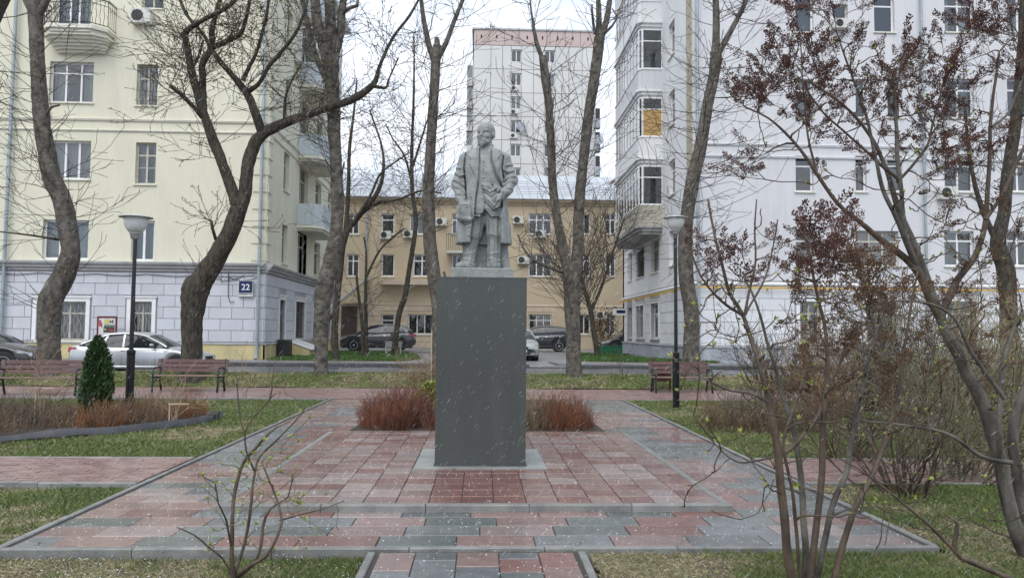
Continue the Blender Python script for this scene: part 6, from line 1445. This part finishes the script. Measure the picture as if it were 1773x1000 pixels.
PAN = {'seed': [panicle_mesh(k, 'seed', .15+.02*k, 70+10*k) for k in range(4)], 'seed_tan': [panicle_mesh(9+k, 'seed_tan', .15+.02*k, 66+10*k) for k in range(4)]}
def orient(o, d, spin):
    o.rotation_euler = (d.to_track_quat('Z', 'Y').to_matrix()@Matrix.Rotation(spin, 3, 'Z')).to_euler()
def shrub(name, label, Y, stems, zones, seed, ms='stem_brown', mt='stem_brown', extra=(), group=None, zb=-.05, tr=(.0058, .0024), along=.25, ws=.78):
    rng = random.Random(seed); W = [[(U(a, b, Y+c), max(.003, w_*.5/F*(Y+c))) for a, b, c, w_ in [(q[0], q[1], q[2], q[3]*ws) for q in lm]] for lm in stems]
    p0 = Vector((W[0][0][0].x, W[0][0][0].y, zb)); root = empty(name, p0, label=label, cat='shrub', group=group); nodes = []
    for i, w_ in enumerate(W):
        sp = spline(w_, .05); mb = MB()
        # slight knots and wobble along the stem
        q = [(p+Vector((mnoise.noise(p*5+Vector((i*7, 0, 0))), mnoise.noise(p*5+Vector((0, i*7, 3))), 0))*.010, r*(1+.13*max(0, mnoise.noise(p*14)))) for p, r in sp]
        limb_mesh(mb, q, 8, .07, seed+i); mb.v = [tuple(Vector(v)-p0) for v in mb.v]; mb.build('stem', MT[ms if not isinstance(ms, (list, tuple)) else ms[i % len(ms)]], root, smooth=True)
        for j in range(2, len(q)): nodes.append((q[j][0], q[j][1], (q[j][0]-q[j-1][0]).normalized()))
    T = []; 
    for (x0, x1, y0, y1, n, kind) in zones:
        for _ in range(n): T.append((U(rng.uniform(x0, x1), rng.uniform(y0, y1), Y+rng.uniform(-.55, .65)), kind))
    cent = W[0][0][0]
    NP = np.array([tuple(n[0]) for n in nodes]); T.sort(key=lambda t: float(np.min(np.linalg.norm(NP-np.array(t[0]), axis=1))))
    tw = MB(); NL = [tuple(n[0]) for n in nodes]; NRr = list(nodes)
    for t, kind in T:
        A = np.array(NL); v = np.array(t)-A; d = np.linalg.norm(v, axis=1); cost = d+np.where(v[:, 2] < .25*d, .35*(d*.25-v[:, 2]+.05), 0)+(np.where(d < .09, .5, 0)); k = int(np.argmin(cost)); p, r, dn = NRr[k]
        dist = (t-p).length; out_ = (t-p).normalized(); c1 = p+(dn*.5+out_*.6+rv(rng, .12)).normalized()*dist*.38; c2 = t-(out_*.6+Vector((0, 0, .55))+rv(rng, .12)).normalized()*dist*.33
        m = max(5, int(dist/.055)); pts = []
        for i in range(m+1):
            s = i/m; q = p*(1-s)**3+c1*3*s*(1-s)**2+c2*3*s*s*(1-s)+t*s**3
            if 0 < i < m: q = q+rv(rng, .0035)
            pts.append(q)
        ra = min(r*.75, tr[0]*(1+.6*min(1, dist))); rb = tr[1]*(1.3 if kind[0] == 'b' else 1); rad = [ra+(rb-ra)*(i/m) for i in range(m+1)]
        rad = [x*(1.25 if (i % 3 == 1) else 1) for i, x in enumerate(rad)]; tw.tube([x-p0 for x in pts], rad, 5)
        for i in range(1, m): NL.append(tuple(pts[i])); NRr.append((pts[i], rad[i], (pts[i+1]-pts[i]).normalized()))
        de = (pts[-1]-pts[-2]).normalized()
        def put(lst, pos, dr, sc, nm):
            o = bpy.data.objects.new(nm, rng.choice(lst)); C.objects.link(o); o.parent = root; o.location = pos-p0; orient(o, dr, rng.uniform(0, 6)); o.scale = (sc,)*3
        if kind[0] == 'b': put(BUDS, t, (de+rv(rng, .1)).normalized(), rng.uniform(1.2, 1.9) if kind == 'B' else rng.uniform(.5, 1.25), 'bud')
        elif kind[0] in 'mt':
            L_ = PAN['seed' if kind == 'm' else 'seed_tan']
            put(L_, t, (de+rv(rng, .15)).normalized(), rng.uniform(.7, 1.15), 'seed_head')
            if rng.random() < .75: put(L_, t-de*rng.uniform(.03, .08), (de+rv(rng, .55)).normalized(), rng.uniform(.5, .8), 'seed_head')
        if rng.random() < along*2 and m > 5:
            i = rng.randint(2, m-2); put(BUDS, pts[i], (de+rv(rng, .8)).normalized(), rng.uniform(.35, .7), 'bud')
    tw.build('twigs', MT[mt], root, smooth=True)['kind'] = 'stuff'; return root

shrub('budding_shrub', 'small multi-stemmed shrub with yellow green buds at the lower left front', 5.1,
   [[(403, 1010, 0, 15), (401, 955, 0, 11), (403, 897, 0, 10), (410, 834, .05, 9), (421, 798, .05, 8), (443, 774, .1, 8), (463, 752, .1, 6), (480, 738, .15, 4)],
    [(404, 1000, 0, 10), (425, 940, .1, 8), (433, 885, .1, 8), (441, 820, .15, 7), (450, 790, .2, 6), (476, 764, .2, 5), (509, 730, .25, 4), (528, 706, .3, 3)],
    [(404, 1004, .05, 12), (435, 978, -.05, 10), (462, 962, -.1, 9), (480, 930, -.1, 8), (487, 905, -.05, 7), (478, 862, 0, 6), (466, 830, 0, 5), (452, 800, 0, 4)],
    [(410, 1000, .1, 8), (440, 975, .15, 7), (452, 945, .15, 8), (455, 910, .2, 8), (468, 880, .2, 6), (500, 858, .3, 4), (505, 820, .3, 3)],
    [(400, 990, -.1, 6), (385, 965, -.15, 5), (360, 945, -.2, 5), (335, 925, -.25, 4), (306, 912, -.3, 3)],
    [(402, 950, 0, 6), (392, 900, -.1, 5), (378, 870, -.15, 4), (372, 835, -.2, 4), (352, 825, -.2, 3)],
    [(441, 815, .1, 5), (428, 780, .05, 4), (424, 748, 0, 4), (437, 723, 0, 4), (466, 690, 0, 4), (471, 660, 0, 3), (478, 622, 0, 3)],
    [(424, 752, 0, 4), (418, 730, 0, 4), (412, 692, 0, 4), (409, 655, 0, 3)],
    [(485, 900, 0, 5), (520, 890, .1, 4), (560, 880, .2, 3), (596, 866, .25, 2)]],
   [(340, 400, 800, 900, 14, 'b'), (400, 520, 780, 880, 44, 'b'), (380, 540, 840, 960, 16, 'b'), (440, 540, 690, 790, 10, 'b'), (400, 420, 645, 660, 2, 'B'), (465, 490, 612, 700, 7, 'B'), (350, 380, 900, 960, 4, 'b'), (500, 600, 845, 930, 9, 'b'), (420, 470, 760, 800, 5, 'b'), (415, 450, 860, 950, 8, 'b'), (520, 545, 695, 715, 2, 'B')], 101, mt='stem_olive', tr=(.0036, .0015), along=.4, ws=.66)

shrub('tall_shrub', 'many-stemmed shrub with dark stems and rusty seed heads in the right foreground, nearest the camera', 4.5,
   [[(1378, 1030, 0, 20), (1362, 940, 0, 20), (1346, 792, 0, 18), (1332, 700, 0, 15), (1318, 640, 0, 12), (1286, 545, .1, 9), (1262, 500, .1, 8), (1240, 420, .1, 6), (1226, 345, .1, 5)],
    [(1392, 1030, .1, 15), (1394, 940, .1, 15), (1382, 780, .15, 14), (1366, 720, .15, 12), (1342, 640, .2, 8), (1320, 560, .2, 6), (1300, 500, .2, 5)],
    [(1400, 1030, 0, 17), (1414, 900, 0, 16), (1424, 780, 0, 15), (1427, 710, 0, 14), (1432, 640, 0, 11), (1430, 580, 0, 8), (1415, 508, 0, 7), (1402, 440, 0, 6), (1396, 400, 0, 4)],
    [(1347, 790, 0, 11), (1370, 775, 0, 11), (1395, 750, 0, 12), (1418, 715, 0, 10), (1440, 660, .1, 8), (1470, 600, .1, 6), (1510, 560, .1, 5)],
    [(1410, 1030, .2, 15), (1438, 888, .2, 14), (1466, 812, .25, 13), (1482, 720, .3, 11), (1500, 640, .3, 8), (1520, 560, .3, 6)],
    [(1436, 1030, .1, 15), (1466, 920, .1, 14), (1484, 866, .1, 13), (1510, 824, .15, 12), (1540, 740, .2, 11), (1560, 650, .2, 8), (1572, 560, .2, 6), (1590, 470, .2, 4)],
    [(1388, 1030, -.1, 9), (1376, 900, -.2, 8), (1362, 800, -.3, 7), (1358, 760, -.3, 6), (1385, 680, -.3, 5)],
    [(1331, 696, 0, 8), (1300, 680, .0, 7), (1262, 675, .1, 6), (1230, 660, .1, 5), (1195, 640, .2, 3)],
    [(1286, 545, .1, 7), (1250, 520, 0, 6), (1215, 480, 0, 5), (1198, 437, 0, 3)], [(1288, 545, .1, 7), (1305, 470, .1, 5), (1308, 400, .1, 4), (1310, 345, .1, 3)],
    [(1290, 545, .1, 6), (1325, 480, .1, 4), (1340, 420, .1, 3), (1345, 380, .1, 3)], [(1340, 790, -.1, 5), (1280, 800, -.2, 4), (1240, 770, -.2, 3), (1200, 720, -.3, 2)]],
   [(1215, 1300, 410, 500, 12, 'm'), (1300, 1345, 400, 480, 5, 'm'), (1390, 1480, 380, 470, 36, 'm'), (1350, 1400, 430, 520, 9, 't'), (1440, 1560, 440, 540, 34, 't'), (1160, 1300, 500, 780, 30, 'b'), (1200, 1520, 450, 760, 40, 'b'), (1280, 1480, 520, 700, 16, 'b'), (1290, 1470, 500, 640, 10, 't'), (1350, 1560, 620, 700, 12, 't'), (1180, 1330, 680, 900, 10, 'b'), (1440, 1620, 700, 900, 14, 'b'), (1500, 1640, 560, 760, 16, 'b'), (1220, 1250, 330, 420, 3, 'B'), (1300, 1350, 340, 400, 4, 'B'), (1320, 1420, 700, 900, 8, 'b')], 111, ms=('stem_brown', 'stem_grey', 'stem_brown'), mt='stem_brown')

shrub('tall_shrub', 'large thick grey stemmed shrub with maroon seed heads at the right side of the photo', 5.6,
   [[(1775, 960, 0, 34), (1748, 880, 0, 34), (1732, 800, 0, 33), (1705, 710, 0, 32), (1672, 640, 0, 30), (1640, 575, 0, 28), (1610, 500, 0, 18), (1572, 420, 0, 13), (1560, 330, 0, 11), (1552, 220, 0, 9), (1548, 120, 0, 6)],
    [(1775, 900, .1, 26), (1760, 820, .1, 26), (1755, 740, .1, 24), (1790, 640, .1, 20), (1830, 560, .1, 16)],
    [(1640, 570, 0, 24), (1622, 540, 0, 22), (1585, 465, 0, 18), (1534, 422, 0, 16), (1490, 385, 0, 12), (1450, 352, 0, 10), (1414, 300, 0, 9), (1370, 240, 0, 7), (1330, 205, 0, 5), (1290, 185, 0, 4)],
    [(1632, 545, .1, 20), (1655, 490, .1, 17), (1690, 440, .1, 15), (1706, 380, .1, 12), (1712, 300, .1, 10), (1716, 200, .1, 8), (1730, 90, .1, 5)],
    [(1585, 462, 0, 13), (1562, 400, -.1, 12), (1530, 330, -.1, 11), (1515, 270, -.1, 8), (1500, 200, -.1, 7), (1470, 120, -.1, 5), (1450, 60, -.1, 4)],
    [(1630, 550, .2, 16), (1590, 440, .3, 15), (1556, 360, .3, 15), (1530, 280, .3, 10), (1480, 200, .3, 7), (1400, 140, .3, 5)],
    [(1554, 310, 0, 9), (1520, 280, 0, 8), (1470, 235, .1, 6), (1420, 190, .1, 5), (1390, 140, .1, 4)],
    [(1706, 380, 0, 10), (1740, 330, 0, 9), (1760, 280, 0, 8), (1800, 200, 0, 6)], [(1716, 220, 0, 7), (1750, 190, 0, 6), (1775, 120, 0, 5)],
    [(1750, 900, -.2, 16), (1735, 820, -.2, 15), (1730, 740, -.3, 14), (1740, 620, -.3, 12), (1770, 540, -.3, 10)],
    [(1773, 1010, -1.2, 14), (1700, 980, -1.2, 12), (1655, 955, -1.2, 12), (1658, 905, -1.2, 9), (1640, 890, -1.2, 5)], [(1655, 955, -1.2, 10), (1600, 900, -1.2, 7), (1550, 860, -1.2, 5), (1500, 820, -1.2, 4), (1450, 790, -1.2, 3)],
    [(1750, 800, -.4, 12), (1700, 790, -.4, 10), (1640, 750, -.4, 8), (1560, 735, -.4, 6), (1490, 728, -.4, 4)], [(1740, 690, -.6, 12), (1690, 620, -.6, 10), (1640, 540, -.6, 7), (1560, 520, -.6, 5), (1470, 540, -.6, 3)],
    [(1554, 315, 0, 8), (1600, 260, .1, 6), (1620, 200, .1, 5), (1640, 120, .1, 4)], [(1414, 300, 0, 6), (1400, 240, 0, 5), (1393, 180, 0, 4), (1385, 60, 0, 3)]],
   [(1265, 1320, 120, 200, 11, 'm'), (1290, 1440, 80, 200, 52, 'm'), (1340, 1500, 0, 160, 44, 'm'), (1400, 1560, 160, 260, 30, 'm'), (1500, 1640, 60, 200, 34, 'm'), (1520, 1600, 90, 170, 12, 't'), (1600, 1700, 130, 280, 36, 'm'), (1650, 1773, 0, 150, 36, 'm'), (1270, 1345, 225, 320, 7, 'm'), (1400, 1500, 250, 300, 5, 'm'), (1600, 1773, 200, 420, 26, 't'), (1440, 1620, 480, 640, 24, 't'), (1420, 1560, 590, 720, 12, 't'), (1500, 1773, 550, 900, 60, 'b'), (1300, 1700, 60, 480, 90, 'b'), (1560, 1773, 420, 700, 30, 't'), (1420, 1773, 450, 800, 70, 'b'), (1500, 1640, 860, 980, 6, 'b'), (1620, 1773, 300, 600, 24, 'b')], 121, ms=('stem_grey', 'stem_grey', 'stem_brown', 'stem_brown'), mt='stem_brown', tr=(.0062, .0028), ws=.72)
# older shrubs and thickets further back on the right
rngb = random.Random(5)
def back_shrub(label, px, py, n, h, spread, seed, m='stem_olive', bud='bud', lvl=2, r=.016, name='bushy_shrub', rmin=.004, p=.45):
    g = G(px, py, -.05); c = dict(seg=.12, wig=.12, up=.04, rmin=rmin, kids=1, p=p, fwd=1.0, lf=(.35, .65), bp=.10, br=.007, bl=.018)
    return thicket(name, label, g.x, g.y, -.05, n, h, spread, m, seed, c, r=r, lvl=lvl, bud=bud, xr=.12)
back_shrub('low spreading shrub with dark base behind the two large shrubs on bare soil', 1572, 862, 30, 1.3, 1.0, 201, 'stem_brown')
back_shrub('olive twigged shrub at the right edge behind the thick grey stems', 1735, 800, 28, 2.0, .8, 202)
back_shrub('loose twiggy shrub on the middle right lawn', 1600, 745, 32, 2.2, .8, 203, 'twig', r=.018)
back_shrub('dense brown twiggy shrub further back, right of the right bench', 1420, 735, 50, 2.1, .75, 204, 'twig_tan', r=.015)
back_shrub('tangle of tan twigs in front of the white wall at the far right', 1700, 730, 50, 2.6, .8, 205, 'twig_tan', r=.018)
back_shrub('tall thin twiggy shrub in the middle of the right lawn', 1500, 715, 44, 2.6, .6, 206, 'twig', r=.018)
g = G(1330, 755, -.05)
red_clump('low rusty twig mound on the right lawn behind the dark stems', g.x-.9, g.x+1.1, g.y-.2, g.y+1.5, 900, .72, 211, ((1.7, 2.4, 1.8), (1.0, 1.7, 1.7)), name='rusty_shrub', p=.6, wig=.12, spread=.6)
back_shrub('thick brush of olive stems just behind the large shrub at the right edge', 1660, 835, 36, 2.2, .9, 207, 'stem_olive', r=.014)
back_shrub('brown brushy shrub on the right side path edge behind the dark stems', 1475, 800, 26, 1.7, .9, 208, 'stem_brown', r=.013)
back_shrub('far tangle of grey brown twigs near the right lamp and the lilac wall', 1340, 700, 32, 2.2, .8, 209, 'twig', r=.016)
# ================================================================== SLEET IN THE AIR AND ON THE GROUND
n = 17000
Yd = 3.8+13*RNG.random(n)**.75; Pn = np.zeros((n, 3)); 
Pn[:, 0] = (RNG.random(n)*2-1)*(Yd*.75+.3)+.04*Yd; Pn[:, 1] = Yd; Pn[:, 2] = 1.6+(RNG.random(n)*1.0-.47)*Yd*.80; Pn[:, 2] = np.maximum(Pn[:, 2], .02)
dr = np.c_[.62+RNG.normal(0, .14, n), RNG.normal(0, .2, n), .78+RNG.normal(0, .12, n)]; dr /= np.linalg.norm(dr, axis=1, keepdims=True)
LL = RNG.uniform(.018, .060, (n, 1)); rr_ = RNG.uniform(.0004, .0008, (n, 1)); s1_ = np.cross(dr, [0, 1, 0]); s1_ /= np.linalg.norm(s1_, axis=1, keepdims=True); s2_ = np.cross(dr, s1_)
V = np.stack([Pn-dr*LL/2, Pn+s1_*rr_, Pn+s2_*rr_, Pn-s1_*rr_, Pn-s2_*rr_, Pn+dr*LL/2], 1).reshape(-1, 3); b = (np.arange(n)*6)[:, None]
Fq = np.concatenate([b+np.array(t) for t in ((0, 2, 1), (0, 3, 2), (0, 4, 3), (0, 1, 4), (5, 1, 2), (5, 2, 3), (5, 3, 4), (5, 4, 1))])
tag(link('falling_sleet', mesh_np('falling_sleet', V, Fq, MT['sleet'], k=3)), kind='stuff')
n = 7000; y = 3.6+15*RNG.random(n)**1.3; x = (RNG.random(n)*2-1)*np.where(RNG.random(n) < .8, 3.4, y*.72+1); z = np.where((np.abs(x) < 2.25) & (y > 6.95) & (y < 12), PZ+.002, np.where(np.abs(x) < 3.45, .002, -.02)); s = RNG.uniform(.0015, .0045, n)
z = np.where((y < 5.8) & (np.abs(x) > .72), -.03, z)
an = RNG.random(n)*PI; l2 = s*RNG.uniform(1, 2.6, n)
V = np.stack([np.c_[x-np.cos(an)*l2, y-np.sin(an)*l2, z], np.c_[x+np.sin(an)*s, y-np.cos(an)*s, z], np.c_[x+np.cos(an)*l2, y+np.sin(an)*l2, z], np.c_[x-np.sin(an)*s, y+np.cos(an)*s, z], np.c_[x, y, z+s*.9]], 1).reshape(-1, 3); b = (np.arange(n)*5)[:, None]
Fq = np.concatenate([b+np.array(t) for t in ((0, 1, 4), (1, 2, 4), (2, 3, 4), (3, 0, 4))])
tag(link('sleet_grains', mesh_np('sleet_grains', V, Fq, MT['sleet'], k=3)), kind='stuff')
# dead leaves scattered on the lawns and paving
n = 2600; y = 3.8+15*RNG.random(n)**1.2; x = (RNG.random(n)*2-1)*(y*.72+1); k = (np.abs(x) > .9) & ((np.abs(x) > 3.6) | (y < 5.7)) | (RNG.random(n) < .05); x, y = x[k], y[k]; n = len(x)
z = np.where((np.abs(x) > 3.5) | (y < 5.8), -.01, .006)+np.where((np.abs(x) < 2.25) & (y > 6.95), PZ, 0); s = RNG.uniform(.008, .024, n); an = RNG.random(n)*PI*2; t1, t2 = RNG.normal(0, .3, n)*s, RNG.normal(0, .3, n)*s
V = np.stack([np.c_[x-np.cos(an)*s, y-np.sin(an)*s, z+t1], np.c_[x+np.sin(an)*s*.5, y-np.cos(an)*s*.5, z+.002], np.c_[x+np.cos(an)*s, y+np.sin(an)*s, z+t2], np.c_[x-np.sin(an)*s*.5, y+np.cos(an)*s*.5, z+.004]], 1).reshape(-1, 3); b = (np.arange(n)*4)[:, None]
mat('dead_leaf', (.20, .13, .07), (.09, .055, .035), scale=14, rough=.8)
tag(link('fallen_leaves', mesh_np('fallen_leaves', V, b+np.array([0, 1, 2, 3]), MT['dead_leaf'])), kind='stuff')

bpy.context.view_layer.update()
tot = sum(len(o.data.polygons)*2 for o in C.objects if o.type == 'MESH'); print('tris approx', tot, {k[:30]: v for k, v in BG.items()})
